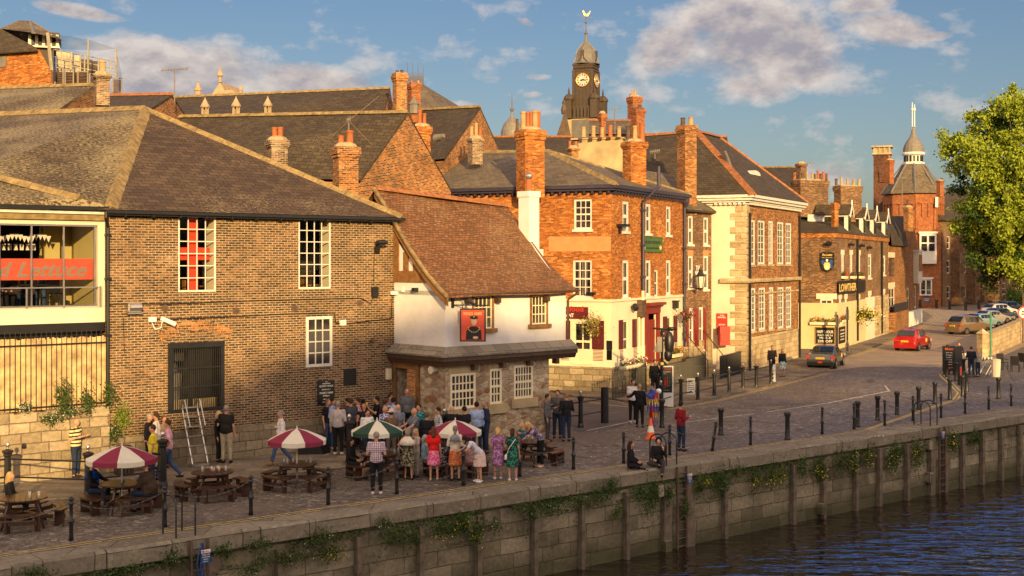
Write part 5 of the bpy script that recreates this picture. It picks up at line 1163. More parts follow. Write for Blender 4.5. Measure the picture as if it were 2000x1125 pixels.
for k in range(8):
 a0 = R(22.5 + 8 + 45 * k); a1 = a0 + R(45); p, q = cc + V(Rw * math.cos(a0), Rw * math.sin(a0), 0), cc + V(Rw * math.cos(a1), Rw * math.sin(a1), 0); d = (q - p); n_ = V(d.y, -d.x, 0).normalized(); L_ = d.length; d.normalize()
 m.box(p - d * .05 + n_ * .0 + V(0, 0, zt(400)), d * (L_ + .1), n_ * .22, V(0, 0, zt(384) - zt(400)))
 for f in (.0, .30, .60, .90): m.box(p + d * (L_ * f) + V(0, 0, zt(425)), d * (L_ * .10), n_ * .18, V(0, 0, zt(400) - zt(425)))
 for f in (.0, .88): m.box(p + d * (L_ * f) + V(0, 0, zt(450)), d * (L_ * .12), n_ * .16, V(0, 0, zt(425) - zt(450)))
build('brick_pier', m, 'brick_red', T)
m = MB(); m.lathe(cc, [(Rw + .55, zt(380)), (Rw + .5, zt(377)), (Rw * .62, zt(345)), (20 * tk, zt(320))], 8, rz=R(30.5)); build('roof', m, 'slate_grey', T)
for k in range(8): a = R(30.5 + 45 * k); m = MB(); ridge(m, cc + V((Rw + .5) * math.cos(a), (Rw + .5) * math.sin(a), zt(378)), cc + V(20 * tk * math.cos(a), 20 * tk * math.sin(a), zt(320)), .14, 1.2); build('hip_tiles', m, 'lead_dark', T)
m = MB(); m.lathe(cc, [(21 * tk, zt(321)), (20.5 * tk, zt(317)), (17 * tk, zt(316)), (17 * tk, zt(303))], 8, rz=R(30.5)); m.lathe(cc, [(21 * tk, zt(303)), (22 * tk, zt(300)), (21 * tk, zt(298))], 16); cp = build('cupola', m, 'white_paint', T)
m = MB()
for k in range(16):
 a = 2 * math.pi * (k + .5) / 16; r0_ = 17.5 * tk; c0 = cc + V(r0_ * math.cos(a), r0_ * math.sin(a), zt(311)); m.cbox(c0, .12, .22, zt(304) - zt(316), a)
build('louvre', m, 'sign_black', cp)
m = MB(); m.lathe(cc, [(20 * tk, zt(298)), (19.5 * tk, zt(290)), (17 * tk, zt(282)), (12 * tk, zt(274)), (7 * tk, zt(267)), (4 * tk, zt(258)), (3 * tk, zt(250)), (3.5 * tk, zt(248))], 16); build('dome', m, 'lead_grey', cp)
m = MB(); m.tube(cc + V(-2.2 * tk, 0, zt(252)), cc + V(-2.2 * tk, 0, zt(200)), .1, .07, 6); m.tube(cc + V(2.2 * tk, 0, zt(252)), cc + V(2.2 * tk, 0, zt(204)), .1, .07, 6)
for k in (-2.2, 2.2): m.tube(cc + V(k * tk, 0, zt(216)), cc + V(k * tk, 0, zt(211)), .17, .17, 6)
build('finial', m, 'white_paint', cp)
FT = Fc(V(tcx + (1793 - 1784) * tk, TD - Rw * 1.02, 0), 97); 
FT = Fc(G(1797, 602), 99)
H2 = thing('red_brick_house', 'bright red brick house with white bay windows below the octagonal tower', 'building', tuple(FT.P(2, 0)))
uu1 = FT.u(1838); m = MB(); zT = FT.z(1815, 452)
FT.box(m, -2.2, uu1, 0, zT, -8, 0); build('wall', m, 'brick_red', H2)
for (a, b, c, d, nx, ny) in ((1795, 1828, 456, 515, 2, 2), (1796, 1820, 545, 577, 2, 2)):
 r = FT.rect(a, c, b, d); m = MB(); o_ = .6 if c < 500 else .25; FT.box(m, *r, 0, o_); FT.box(m, r[0] - .15, r[1] + .15, r[3], r[3] + .25, 0, o_ + .15)
 bb = build('bay_window', m, 'white_paint', H2); m = MB(); w = (r[1] - r[0]); h = r[3] - r[2]; q0 = .42 if c < 500 else .08
 for k in (0, 1): FT.box(m, r[0] + w * (.1 + .45 * k), r[0] + w * (.43 + .45 * k), r[2] + h * (q0 + .28), r[3] - h * .08, o_, o_ + .03); FT.box(m, r[0] + w * (.1 + .45 * k), r[0] + w * (.43 + .45 * k), r[2] + h * q0, r[2] + h * (q0 + .24), o_, o_ + .03)
 build('pane', m, 'glass_dark', bb)
r = FT.rect(1809, 388, 1813, 406); m = MB(); FT2 = Fc(V(tcx, TD - Rw * .98, 0), 90)
FT2.box(m, (1808 - 1784) * tk, (1813 - 1784) * tk, zt(407), zt(388), .0, .25); build('window', m, 'white_paint', T)
signboard(FT, FT.rect(1803, 581, 1816, 589), 'sign_blue', [('RIVERSIDE', .55, .3, .85), ('PARKING', .15, .3, .7)], 'small blue and white notice on the red brick house', 'blue_sign')
FU = Fc(G(1841, 600), 36)
H3 = thing('dark_terrace', 'row of dark red brick houses in the shade behind the tree', 'building', tuple(FU.P(8, 0)))
m = MB(); u9 = 46; zU = FU.z(1880, 434)
w_ = [(2, 3.4), (6, 7.2), (10, 11.6), (14, 15.6), (20, 22), (26, 28), (32, 34)]
ho = [(a, b, z0, z0 + 1.9) for (a, b) in w_ for z0 in (1.2, 5.0, 8.6)]
m = wall_mb(FU, 0, u9, 0, zU, ho, .15); m.quad(FU.P(0, 0), FU.P(0, 0, -12), FU.P(0, zU, -12), FU.P(0, zU)); build('wall', m, 'brick_brown', H3)
for h in ho: window(FU, h, H3, 1, 2, 'white_paint', rec=.12, fw=.12, bar=.08)
for (a, b) in ((4, 6.2), (12, 14.5), (17, 19), (23, 25.4)):
 m = MB(); FU.box(m, a, b, .3, 10.4, 0, 1.3); bb = build('bay', m, 'brick_brown', H3); m = MB()
 for z0 in (1.4, 5.0, 8.2): FU.box(m, a + .4, b - .4, z0, z0 + 1.6, 1.3, 1.33)
 build('pane', m, 'glass_dark', bb)
m = MB(); a0, a1 = FU.P(-.5, zU, .5), FU.P(u9, zU, .5); m.poly([a0, a1, FU.P(u9, zU + 6, -6), FU.P(-.5, zU + 6, -6)]); m.poly([FU.P(-.5, zU + 6, -6), FU.P(u9, zU + 6, -6), FU.P(u9, zU, -12), FU.P(-.5, zU, -12)]); m.poly([a0, FU.P(-.5, zU + 6, -6), FU.P(-.5, zU, -12)]); build('roof', m, 'slate_dark', H3)
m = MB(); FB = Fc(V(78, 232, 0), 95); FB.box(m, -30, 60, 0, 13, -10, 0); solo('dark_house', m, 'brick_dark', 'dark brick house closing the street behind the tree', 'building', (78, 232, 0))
# rooftops behind
def pz(D, py): return CAMH + (HZ - py) / F_PX * D
def house(name, label, RL, RR, FLp, FRp, wallm, roofm, rt='ridge_tile', cat='building', wins=(), ridge_r=.14):
 rl_, rr_, fl, fr = [ray(*p) for p in (RL, RR, FLp, FRp)]
 ze = (fl.z + fr.z) / 2
 bl_ = rl_ * 2 - fl; br_ = rr_ * 2 - fr; bl_.z, br_.z = fl.z, fr.z
 t_ = thing(name, label, cat, (fl.x, fl.y, 0))
 m = MB(); m.quad(fl, fr, rr_, rl_); m.quad(rl_, rr_, br_, bl_)
 for (a, b) in ((fl, rl_), (rl_, bl_), (fr, rr_), (rr_, br_)): m.quad(a, b, b - V(0, 0, .15), a - V(0, 0, .15))
 build('roof', m, roofm, t_)
 k = V(0, 0, .12); m = MB()
 def dn(p): return V(p.x, p.y, 0)
 for a, b in ((fl, fr), (fr, br_), (br_, bl_), (bl_, fl)): m.quad(dn(a), dn(b), b - k, a - k)
 m.poly([fr - k, br_ - k, rr_ - k]); m.poly([fl - k, rl_ - k, bl_ - k]); build('wall', m, wallm, t_)
 m = MB(); ridge(m, rl_ + V(0, 0, .03), rr_ + V(0, 0, .03), ridge_r, .5); build('ridge_tiles', m, rt, t_)
 return t_, rl_, rr_, fl, fr, br_
CHN = 0
def chimney(px0, px1, pyt, pyb, D, wallm, label, pots=(), ang=27, ratio=1.0, cap=True, capm='mortar_cap', group=None, name='chimney_stack', ct=None):
 """brick stack; silhouette px0..px1; pots: (px, py_top, kind, half width px)"""
 k = D / F_PX; Wp = (px1 - px0) * k; a = R(ang); w = Wp / (math.cos(a) * ratio + math.sin(a)) ; d1 = V(math.cos(a), math.sin(a), 0) ; d2 = V(-math.sin(a), math.cos(a), 0)
 cx = ((px0 + px1) / 2 - 1000) * k; c = V(cx, D, 0); zt_, zb_0 = pz(D, pyt), pz(D, pyb)
 t_ = thing(name, label, 'chimney', (c.x, c.y, zb_0), group)
 m = MB(); la, lb = w * ratio, w
 def bx(mb, z0, z1, e): mb.box(V(c.x, c.y, z0) - d1 * (la / 2 + e) - d2 * (lb / 2 + e), d1 * (la + 2 * e), d2 * (lb + 2 * e), V(0, 0, z1 - z0))
 h = zt_ - zb_0; cz = min(.5, h * .2)
 bx(m, zb_0 - .6, zt_ - cz, -.03); bx(m, zt_ - cz, zt_ - cz * .7, .02); bx(m, zt_ - cz * .7, zt_ - cz * .35, .06); bx(m, zt_ - cz * .35, zt_, .02 if not cap else .05)
 build('stack', m, wallm, t_)
 if cap:
  m = MB(); m.lathe(V(c.x, c.y, zt_), [(min(la, lb) * .62, 0), (min(la, lb) * .5, .14), (min(la, lb) * .3, .20)], 8) if ratio < 1.6 else bx(m, zt_, zt_ + .1, -.08)
  build('cap', m, capm, t_)
 for (px, pyp, kind, hwp) in pots:
  r = hwp * k; q = V((px - 1000) * k, D + rnd.uniform(-.1, .1), zt_); hh = pz(D, pyp) - zt_
  m = MB(); m.lathe(q, [(r * 1.1, 0), (r * 1.08, hh * .1), (r * .92, hh * .14), (r * .85, hh * .86), (r * 1.0, hh * .9), (r * 1.0, hh), (r * .7, hh), (r * .7, hh * .9)], 12); build('chimney_pot', m, kind, t_)
 return t_
TT, BF, SO = 'pot_terracotta', 'pot_buff', 'pot_soot'
house('slate_roofed_house', 'long dark slate roof with a brick gable, behind the hipped roof', (350, 229, 66), (797, 220, 62), (340, 340, 59.5), (703, 352, 58.4), 'brick_gable', 'slate_dark')
house('long_hall', 'long dark slate hall roof with small stone spirelets, at the back', (335, 191, 86), (762, 173, 82), (325, 245, 78), (742, 248, 76.5), 'brick_gable', 'slate_dark')
house('slate_roofed_house', 'steep dark slate roof with a sunlit brown brick gable, right of the tall chimney', (800, 216, 84), (938, 209, 79), (780, 318, 75.5), (868, 310, 72.5), 'brick_gable', 'slate_dark')
house('slate_roofed_house', 'low slate roof with orange ridge tiles beside the cluster of chimneys', (930, 268, 98), (1120, 268, 94), (925, 340, 88), (1110, 340, 86), 'brick_orange', 'slate_dark', 'ridge_clay')
house('slate_roofed_house', 'pale lichened slate roof with brick gable at the upper left', (-120, 178, 62), (182, 167, 58), (-140, 232, 54), (96, 226, 53), 'brick_gable', 'slate_lichen')
house('slate_roofed_house', 'small dark slate roof with brick gable under the television aerial', (215, 187, 70), (336, 185, 67), (210, 215, 65), (293, 213, 63.5), 'brick_gable', 'slate_dark', 'ridge_clay')
F7 = Fc(ray(100, 130, 78), 110)
t_ = thing('orange_brick_block', 'tall orange brick building with slate roof at the upper left corner', 'building', (F7.o.x, F7.o.y, 0))
m = MB(); zz = 18.6; p = [F7.P(-9, 0), F7.P(0.1, 0), F7.P(.1, pz(78, 165)), F7.P(.0, pz(78, 140)), F7.P(-.9, pz(78, 95)), F7.P(-9, pz(76, 83))]; m.prism(p, V(-3.3, 7.4, 0)); build('wall', m, 'brick_orange', t_)
m = MB(); a_, b_, c_, d_ = F7.P(-9.5, pz(76, 84), .4), F7.P(-.75, pz(78, 94), .4), ray(-10, 50, 82), ray(-140, 20, 80)
m.poly([a_, b_, c_, d_]); m.poly([a_, b_, b_ - V(0, 0, .2), a_ - V(0, 0, .2)]); bb_ = b_ + V(-3.3, 7.4, 0); m.poly([b_, bb_, c_]); m.poly([c_, d_, d_ + V(-4, 9, -4), bb_]); build('roof', m, 'slate_dark', t_)
m = MB(); F7.box(m, F7.u(0), F7.u(13), pz(78, 125), pz(78, 104), 0, .05); build('vent', m, 'lead_grey', t_)
LD = 92.0; lk = LD / F_PX; FLn = Fc(ray(115, 90, LD), 72)
t_ = thing('roof_lantern', 'dark rooftop block with a hipped slate lantern roof and a row of small windows', 'roof lantern', (FLn.o.x, FLn.o.y, pz(LD, 180)))
m = MB(); FLn.box(m, FLn.u(48), FLn.u(104), pz(LD, 200), pz(LD, 84), -5, -.4); FLn.box(m, FLn.u(40), FLn.u(116), pz(LD, 72), pz(LD, 64), -5, 0); build('wall', m, 'tower_paint', t_)
m = MB(); 
for k in range(5): a = FLn.u(58 + k * 13.5); FLn.box(m, a - .10, a + .10, pz(LD, 93), pz(LD, 68), -.12, 0)
FLn.box(m, FLn.u(56), FLn.u(116), pz(LD, 94), pz(LD, 91), -.4, .02); build('window_frame', m, 'cream_paint', t_)
m = MB(); FLn.box(m, FLn.u(58), FLn.u(115), pz(LD, 92), pz(LD, 68), -5, -.14); build('pane', m, 'glass_dark', t_)
m = MB(); a_, b_ = ray(2, 56, LD - .3), ray(121, 77, LD - .6); c_, d_ = ray(40, 40, LD + 3), ray(60, 41, LD + 3); e_ = ray(66, 64, LD - 2.2)
m.poly([a_, e_, d_, c_]); m.poly([e_, b_, d_]); m.poly([b_, b_ + V(-3, 7, 0), d_]); m.poly([c_, d_, b_ + V(-3, 7, 0), a_ + V(-3, 7, 0)]); m.poly([a_, c_, a_ + V(-3, 7, 0)]); build('roof', m, 'slate_lichen', t_)
m = MB(); ridge(m, e_, d_, .13, 5); ridge(m, a_, c_, .08, 5); ridge(m, b_, d_, .08, 5); build('ridge_lead', m, 'lead_grey', t_)
FP = Fc(ray(150, 150, 84), 74)
pl = thing('roof_plant', 'pale metal ventilation units standing behind rails on the rooftop', 'plant units', tuple(ray(150, 140, 84)))
for (a, b, c, d, o0) in ((107, 139, 94, 132, -1.5), (141, 153, 99, 135, -2.0), (155, 176, 106, 138, -2.2), (177, 190, 108, 142, -2.5)):
 m = MB(); FP.box(m, FP.u(a), FP.u(b), FP.z((a + b) / 2, d + 12), FP.z((a + b) / 2, c), o0 - 1.2, o0)
 for k in range(3): FP.box(m, FP.u(a) + .1 + k * .3, FP.u(a) + .14 + k * .3, FP.z(a, d), FP.z(a, c), o0, o0 + .04)
 build('ventilation_unit', m, 'dull_metal' if a != 155 and a != 177 else 'tower_paint', pl)
m = MB()
for px in (104, 120, 138, 157, 165, 172, 192, 216, 226): m.tube(FP.P(FP.u(px), FP.z(px, 140), .1), FP.P(FP.u(px), FP.z(px, 96 + (px - 104) * .2), .1), .045, n=5)
for dy in (0, 14, 26): m.tube(wallpt(FP, 104, 97 + dy, .1), wallpt(FP, 228, 121 + dy, .1), .035, n=5)
build('guard_rail', m, 'dull_metal', pl)
ls = thing('louvre_screen', 'rusty slatted louvre screens in grey frames along the rooftop edge', 'louvre screen', tuple(ray(170, 165, 83)))
for (a, b, ya, yb) in ((106, 125, 132, 136), (126, 145, 136, 140), (151, 173, 139, 144), (174, 190, 144, 148), (219, 239, 152, 157)):
 F9 = FP.off(.3); zb0 = F9.z(a, 182); z1 = F9.z((a + b) / 2, (ya + yb) / 2); u0, u1 = F9.u(a), F9.u(b)
 m = MB(); n_ = 14
 for k in range(n_): z = zb0 + (z1 - zb0) * k / n_; m.box(F9.P(u0, z, 0), F9.d * (u1 - u0), F9.n * .09 + V(0, 0, -.04), V(0, 0, .03))
 sl_ = build('slat_panel', m, 'rust_iron', ls); m = MB(); F9.box(m, u0, u0 + .09, zb0, z1, .0, .14); F9.box(m, u1 - .09, u1, zb0, z1, 0, .14); F9.box(m, u0, u1, z1, z1 + .08, 0, .14); build('frame', m, 'lead_grey', sl_)
m = MB(); F9 = FP.off(.1); m.prism([F9.P(F9.u(100), 0), F9.P(F9.u(240), 0), F9.P(F9.u(240), F9.z(240, 186)), F9.P(F9.u(100), F9.z(100, 184))], V(-3, 7, 0)); FP.box(m, FP.u(106), FP.u(200), FP.z(150, 178), FP.z(150, 140), -2.5, -.3); build('block', m, 'brick_dark', ls)
nt = thing('bird_netting', 'fine bird netting strung between poles above the rooftop plant', 'netting', tuple(ray(170, 100, 82)))
m = MB(); m.poly([ray(104, 66, 82), ray(173, 77, 82), ray(173, 98, 82), ray(120, 96, 82)]); m.poly([ray(173, 77, 82), ray(227, 95, 82), ray(192, 99, 82), ray(173, 98, 82)]); m.poly([ray(227, 95, 82), ray(240, 155, 83), ray(227, 150, 82)]); build('net', m, 'net_mesh', nt)
m = MB(); m.tube(ray(93, 64, 81.5), ray(101, 138, 81.5), .12, .12, 6); build('pole', m, 'dull_metal', nt); m = MB(); m.tube(ray(173, 77, 82), ray(172, 125, 82), .06, n=5); build('pole', m, 'dull_metal', nt); m = MB(); m.tube(ray(227, 95, 82), ray(227, 150, 82), .06, n=5); build('pole', m, 'dull_metal', nt)
def spirelet(px, yt, yb, D, label):
 k = D / F_PX; h = (yb - yt) * k; w = h * .20; p = ray(px, yb, D); t_ = thing('stone_spirelet', label, 'spirelet', tuple(p), 'stone spirelets on the hall roof')
 m = MB()
 for i in range(6): a = i * math.pi / 3; m.tube(p + V(w * .8 * math.cos(a), w * .8 * math.sin(a), 0), p + V(w * .8 * math.cos(a), w * .8 * math.sin(a), h * .46), w * .2, n=6)
 m.lathe(p, [(w, -.4), (w * 1.05, .1)], 8); build('colonnette', m, 'pinnacle_stone', t_)
 m = MB(); m.lathe(p + V(0, 0, h * .45), [(w * 1.2, 0), (w * 1.25, h * .08), (w * .65, h * .3), (w * .12, h * .5), (w * .2, h * .53), (.02, h * .56)], 10); build('cone_roof', m, 'pinnacle_stone', t_)
spirelet(400.5, 190, 227, 77.5, 'stone spirelet on the hall roof, nearest the television aerial')
spirelet(461, 188, 226, 78, 'stone spirelet on the hall roof, middle one of the row')
spirelet(523, 188, 224, 78.5, 'stone spirelet on the hall roof, nearest the tall brick chimney')
for (px, yt, w, lb) in ((387, 158, 8, 'small conical stone turret behind the long hall roof'), (470, 167, 5, 'smallest stone cone peeping over the long hall roof')):
 m = MB(); D = 110; k = D / F_PX; p = V((px - 1000) * k, D, 0); m.lathe(p, [(w * k * .8, pz(D, 200)), (w * k * .8, pz(D, 178)), (w * k, pz(D, 177)), (w * k * .5, pz(D, 168)), (.06, pz(D, yt + 3)), (.12, pz(D, yt + 1)), (.02, pz(D, yt))], 8)
 solo('stone_turret', m, 'pinnacle_stone', lb, 'turret', (p.x, p.y, pz(D, 200)))
t_ = thing('stone_gable', 'pointed stone gable with a tall finial behind the long hall roof', 'gable', tuple(ray(428, 195, 112)))
m = MB(); m.prism([ray(411, 188, 112), ray(443, 188, 112), ray(430, 160, 112)], V(.8, 4, 0)); m.prism([ray(428, 188, 111), ray(462, 188, 111), ray(455, 176, 111), ray(436, 176, 111)], V(.8, 3, 0)); build('gable_wall', m, 'pinnacle_stone', t_)
m = MB(); p = ray(430, 161, 112); m.lathe(p, [(.16, 0), (.14, .45), (.28, .6), (.22, .8), (.05, 1.3), (.02, 1.5)], 8); build('finial', m, 'pinnacle_stone', t_)
def aerial(px, yt, yb, D, w, label, arms=9, guy=()):
 t_ = thing('aerial', label, 'aerial', tuple(ray(px, yb, D))); m = MB(); m.tube(ray(px, yb, D), ray(px, yt, D), .035, n=5); build('mast', m, 'lead_grey', t_)
 m = MB(); a, b = ray(px - w, yt - 1, D), ray(px + w, yt - 4, D); m.tube(a, b, .03, n=4)
 for k in range(arms): q = a.lerp(b, k / (arms - 1)); m.tube(q - V(0, .3, .1), q + V(0, .3, .1), .015, n=4); m.tube(q - V(0, 0, .10), q + V(0, 0, .10), .015, n=4)
 build('array', m, 'lead_grey', t_)
 if guy:
  m = MB()
  for (x, y, d) in guy: m.tube(ray(px, yt, D), ray(x, y, d), .012, n=4)
  build('guy_wire', m, 'pot_buff', t_)
aerial(341, 138, 200, 66, 24, 'television aerial on a tall mast above the small brick gable')
aerial(681, 236, 300, 55, 3, 'mast with guy wires on the squat chimney behind the hipped roof', 3, ((632, 283, 57), (727, 283, 57), (740, 188, 70)))
aerial(1201, 214, 262, 84, 10, 'thin aerial mast on the roof right of the clock tower', 5)
aerial(1575, 322, 362, 100, 14, 'white television aerial on the wide chimney behind the corner pub', 6)
aerial(1762, 350, 420, 112, 10, 'television aerial in front of the tower cone roof', 7)
aerial(1279, 298, 310, 70, 9, 'small aerial beside the chimney of the orange hotel', 6)
chimney(518, 565, 275, 340, 54, 'brick_weathered', 'squat weathered chimney with two pots just above the hipped roof', [(536, 249, TT, 6), (548, 249, TT, 6)])
chimney(647, 703, 288, 390, 51.5, 'brick_gable', 'broad brick chimney with two orange pots above the left end of the tiled roof', [(666, 265, TT, 6.5), (683, 255, TT, 7.5)], ratio=1.1)
chimney(803, 843, 248, 322, 68, 'brick_orange', 'orange chimney with two slender red pots against the brick gable', [(820, 215, TT, 4.5), (829, 222, TT, 4)])
chimney(912, 944, 271, 302, 72, 'brick_weathered', 'low pale chimney with three pots before the brown gable', [(921, 247, BF, 4), (930, 240, BF, 4), (938, 248, TT, 3.5)])
chimney(1007, 1065, 255, 365, 66, 'brick_orange', 'massive orange chimney crowned by five pots on the orange hotel', [(1022, 218, BF, 6), (1031, 219, TT, 4), (1037, 218, TT, 3), (1045, 216, BF, 6), (1052, 218, TT, 4), (1010, 232, SO, 3)], ratio=1.15)
chimney(1215, 1263, 278, 345, 70, 'brick_orange', 'orange chimney with a domed mortar cap and three pots on the orange hotel', [(1227, 245, SO, 5), (1240, 246, BF, 5), (1254, 240, TT, 5.5)], ratio=1.15)
chimney(1322, 1361, 245, 400, 76.5, 'brick_mottled', 'tall plain brick chimney between the hotel and the cream town house', [(1334, 230, SO, 5), (1349, 229, BF, 5)], cap=False)
chimney(1169, 1184, 222, 300, 95, 'brick_red', 'thin red brick chimney in front of the clock tower base', (), capm='mortar_cap')
chimney(1225, 1254, 190, 262, 110, 'brick_red', 'tall red chimney with three thin pots right of the clock tower', [(1231, 183, TT, 2), (1236, 175, BF, 2.2), (1240, 176, BF, 2)])
chimney(1232, 1260, 214, 262, 100, 'brick_red', 'ornate red and black chimney right of the clock tower', [(1250, 205, SO, 4)], capm='pot_soot')
chimney(765, 796, 143, 222, 78, 'brick_gable', 'tall brick chimney with two short pots at the end of the long hall roof', [(776, 138, SO, 3.5), (785, 137, SO, 3.5)], cap=False)
chimney(795, 823, 163, 222, 81, 'brick_red', 'broad red stack with small pots beside the iron roof cresting', [(804, 157, TT, 2.5), (817, 157, BF, 2.5)], cap=False)
chimney(181, 218, 148, 180, 55.5, 'brick_weathered', 'mossy brick chimney with a single tall pale pot at the upper left', [(200.5, 119, BF, 6.5)])
chimney(1545, 1620, 353, 410, 103, 'brick_brown', 'very wide chimney carrying a long row of mixed pots behind the corner pub', [(1552, 337, TT, 3), (1563, 337, SO, 3), (1567, 338, SO, 3), (1575, 336, BF, 3), (1586, 338, BF, 3), (1591, 340, SO, 3), (1598, 333, TT, 3), (1603, 339, SO, 3), (1609, 335, TT, 3), (1614, 339, SO, 2.5)], ratio=2.6)
chimney(1555, 1575, 320, 352, 108, 'brick_brown', 'narrow taller brick stack standing behind the very wide chimney', (), cap=True)
chimney(1627, 1685, 364, 420, 107, 'brick_brown', 'wide chimney with five spaced pots behind the white dormers', [(1633, 349, SO, 3), (1643, 346, BF, 2.6), (1656, 349, BF, 3), (1667, 350, BF, 3), (1678, 350, BF, 3)], ratio=2.6)
chimney(1623, 1638, 396, 460, 99, 'brick_orange', 'slim orange brick chimney rising beside the first white dormer', (), cap=False)
chimney(1765, 1784, 405, 440, 125, 'brick_gable', 'small square chimney with one dark pot in front of the octagonal tower', [(1773, 390, SO, 3)])
chimney(1730, 1746, 313, 350, 158, 'brick_red', 'slim red chimney against the dark brick water tower', [(1737, 303, TT, 2.5)])
chimney(1829, 1843, 353, 375, 172, 'brick_red', 'small dark red chimney just right of the cone roof', [(1839, 348, SO, 3)])
t_ = thing('rendered_stack', 'long buff rendered party wall carrying a row of five pots', 'chimney', tuple(ray(1170, 330, 82)))
m = MB(); FK = Fc(ray(1130, 330, 82), 104); FK.box(m, 0, FK.u(1216), pz(80, 345), pz(81, 270), -1.2, 0); FK.box(m, -.5, FK.u(1216) + .1, pz(81, 270), pz(81, 267), -1.3, .1); build('wall', m, 'render_grey', t_)
for px, y, kd, w in ((1140, 248, BF, 4.5), (1159, 246, BF, 4.5), (1176, 249, BF, 4.5), (1192, 245, TT, 4.5), (1209, 247, BF, 4.5)):
 q = ray(px, 268, 81); k = 81 / F_PX; hh = (268 - y) * k; m = MB(); m.lathe(q, [(w * k * 1.1, 0), (w * k * .9, hh * .15), (w * k * .85, hh * .85), (w * k, hh * .9), (w * k, hh)], 10); build('chimney_pot', m, kd, t_)
chimney(1108, 1131, 290, 315, 80, 'brick_gable', 'short brick chimney with two thin red pots left of the rendered wall', [(1113, 275, TT, 3), (1125, 276, TT, 3)], capm='mortar_cap')
t_ = thing('crested_roof', 'steep slate mansard roof with black iron cresting on top', 'building', tuple(ray(830, 200, 90)))
m = MB(); a_, b_, c_, d_ = ray(795, 166, 92), ray(827, 165, 92), ray(860, 212, 86), ray(785, 215, 86); m.poly([d_, c_, b_, a_]); m.poly([b_, c_, c_ + V(3, 9, 0), b_ + V(1, 7, 0)]); m.poly([a_, b_, b_ + V(1, 7, 0), a_ + V(0, 7, 0)])
for p, q in ((d_, c_), (c_, c_ + V(3, 9, 0))): m.quad(V(p.x, p.y, 0), V(q.x, q.y, 0), q, p)
build('roof', m, 'slate_grey', t_)
m = MB()
for i in range(13):
 q = ray(796 + i * 2.55, 166, 92); m.tube(q, q + V(0, 0, .9 if i % 4 else 1.7 if i < 12 else 1.4), .03 if i % 4 else .06, .02, 4)
for y in (150, 157, 164): m.tube(ray(796, y, 92), ray(827, y, 92), .03, n=4)
for i in range(12): q = ray(797.3 + i * 2.55, 155, 92); m.tube(q - V(.04, 0, .3), q + V(.04, 0, .3), .02, n=4); m.tube(q + V(.1, 0, -.25), q + V(-.1, 0, .2), .02, n=4)
build('cresting', m, 'slate_blue_paint', t_)
m = MB(); q = ray(808.5, 222, 75); k = 75 / F_PX; m.lathe(q, [(10 * k, 0), (10 * k, 18 * k)], 8); m.lathe(q + V(0, 0, 18 * k), [(12 * k, 0), (11 * k, 1 * k), (3 * k, 11 * k), (.03, 14 * k), (.02, 24 * k)], 8); solo('lead_ventilator', m, 'lead_grey', 'small grey lead ventilator turret behind the brick gable', 'ventilator', tuple(q))
m = MB(); q = ray(851, 270, 67); m.tube(q, q + V(.3, -.3, .05), .22, .15, 10); m.tube(q + V(.3, -.3, .05), q + V(.45, -.4, .1), .12, n=8); solo('flue_cowl', m, 'lead_grey', 'round grey metal flue cowl right of the orange chimney', 'flue', tuple(q))
t_ = thing('white_dome', 'small pale ribbed dome with a thin spire behind the chimneys', 'dome', tuple(ray(1000, 262, 150)))
D = 150; k = D / F_PX; p = V(0, D, 0); m = MB(); m.lathe(p, [(22 * k, pz(D, 275)), (22 * k, pz(D, 262)), (21 * k, pz(D, 255)), (16 * k, pz(D, 242)), (8 * k, pz(D, 233)), (3 * k, pz(D, 228)), (2.5 * k, pz(D, 218))], 20); build('dome', m, 'lead_grey', t_); m = MB(); m.tube(V(0, D, pz(D, 218)), V(0, D, pz(D, 182)), .12, .03, 6); m.ball(V(0, D, pz(D, 214)), .25); build('spire', m, 'lead_dark', t_)
KD = 120.0; kk = KD / F_PX
K = thing('clock_tower', 'dark brown clock tower with lead dome, weathercock and white clock faces', 'clock tower', ((1146 - 1000) * kk, KD, 0))
ka = 20.0; w1_ = V(math.cos(R(-ka)), math.sin(R(-ka)), 0)
kc = V((1147 - 1000) * kk, KD + 2, 0)
FKa = Fc(kc, 112)
d1, d2 = FKa.d, V(-FKa.d.y, FKa.d.x, 0)
if d2.y < 0: d2 = -d2
sh_ = 52.5 * kk / (abs(d1.x) + abs(d2.x))
def kb(mb, s, z0, z1, mi=0): mb.box(kc + V(0, 0, z0) - d1 * s / 2 - d2 * s / 2, d1 * s, d2 * s, V(0, 0, z1 - z0), mi)
kz = lambda y: pz(KD, y)
m = MB(); kb(m, sh_, kz(232), kz(128)); kb(m, sh_ * 1.06, kz(135), kz(132)); kb(m, sh_ * 1.0, kz(132), kz(124)); kb(m, sh_ * 1.07, kz(124), kz(120))
for sx in (-1, 1):
 for sy in (-1, 1):
  c0 = kc + d1 * sx * sh_ * .47 + d2 * sy * sh_ * .47; m.box(c0 - d1 * .14 - d2 * .14 + V(0, 0, kz(205)), d1 * .28, d2 * .28, V(0, 0, kz(134) - kz(205)))
FK1 = Fc(kc - d2 * sh_ / 2, 112); FK2 = Fc(kc + d1 * sh_ / 2, 22)
for F in (FK1, FK2):
 for k in range(5): u = -sh_ * .36 + sh_ * .18 * k; F.box(m, u - .04, u + .04, kz(204), kz(170), 0, .06)
build('shaft', m, 'tower_paint', K)
m = MB(); s2_ = sh_ * 1.32
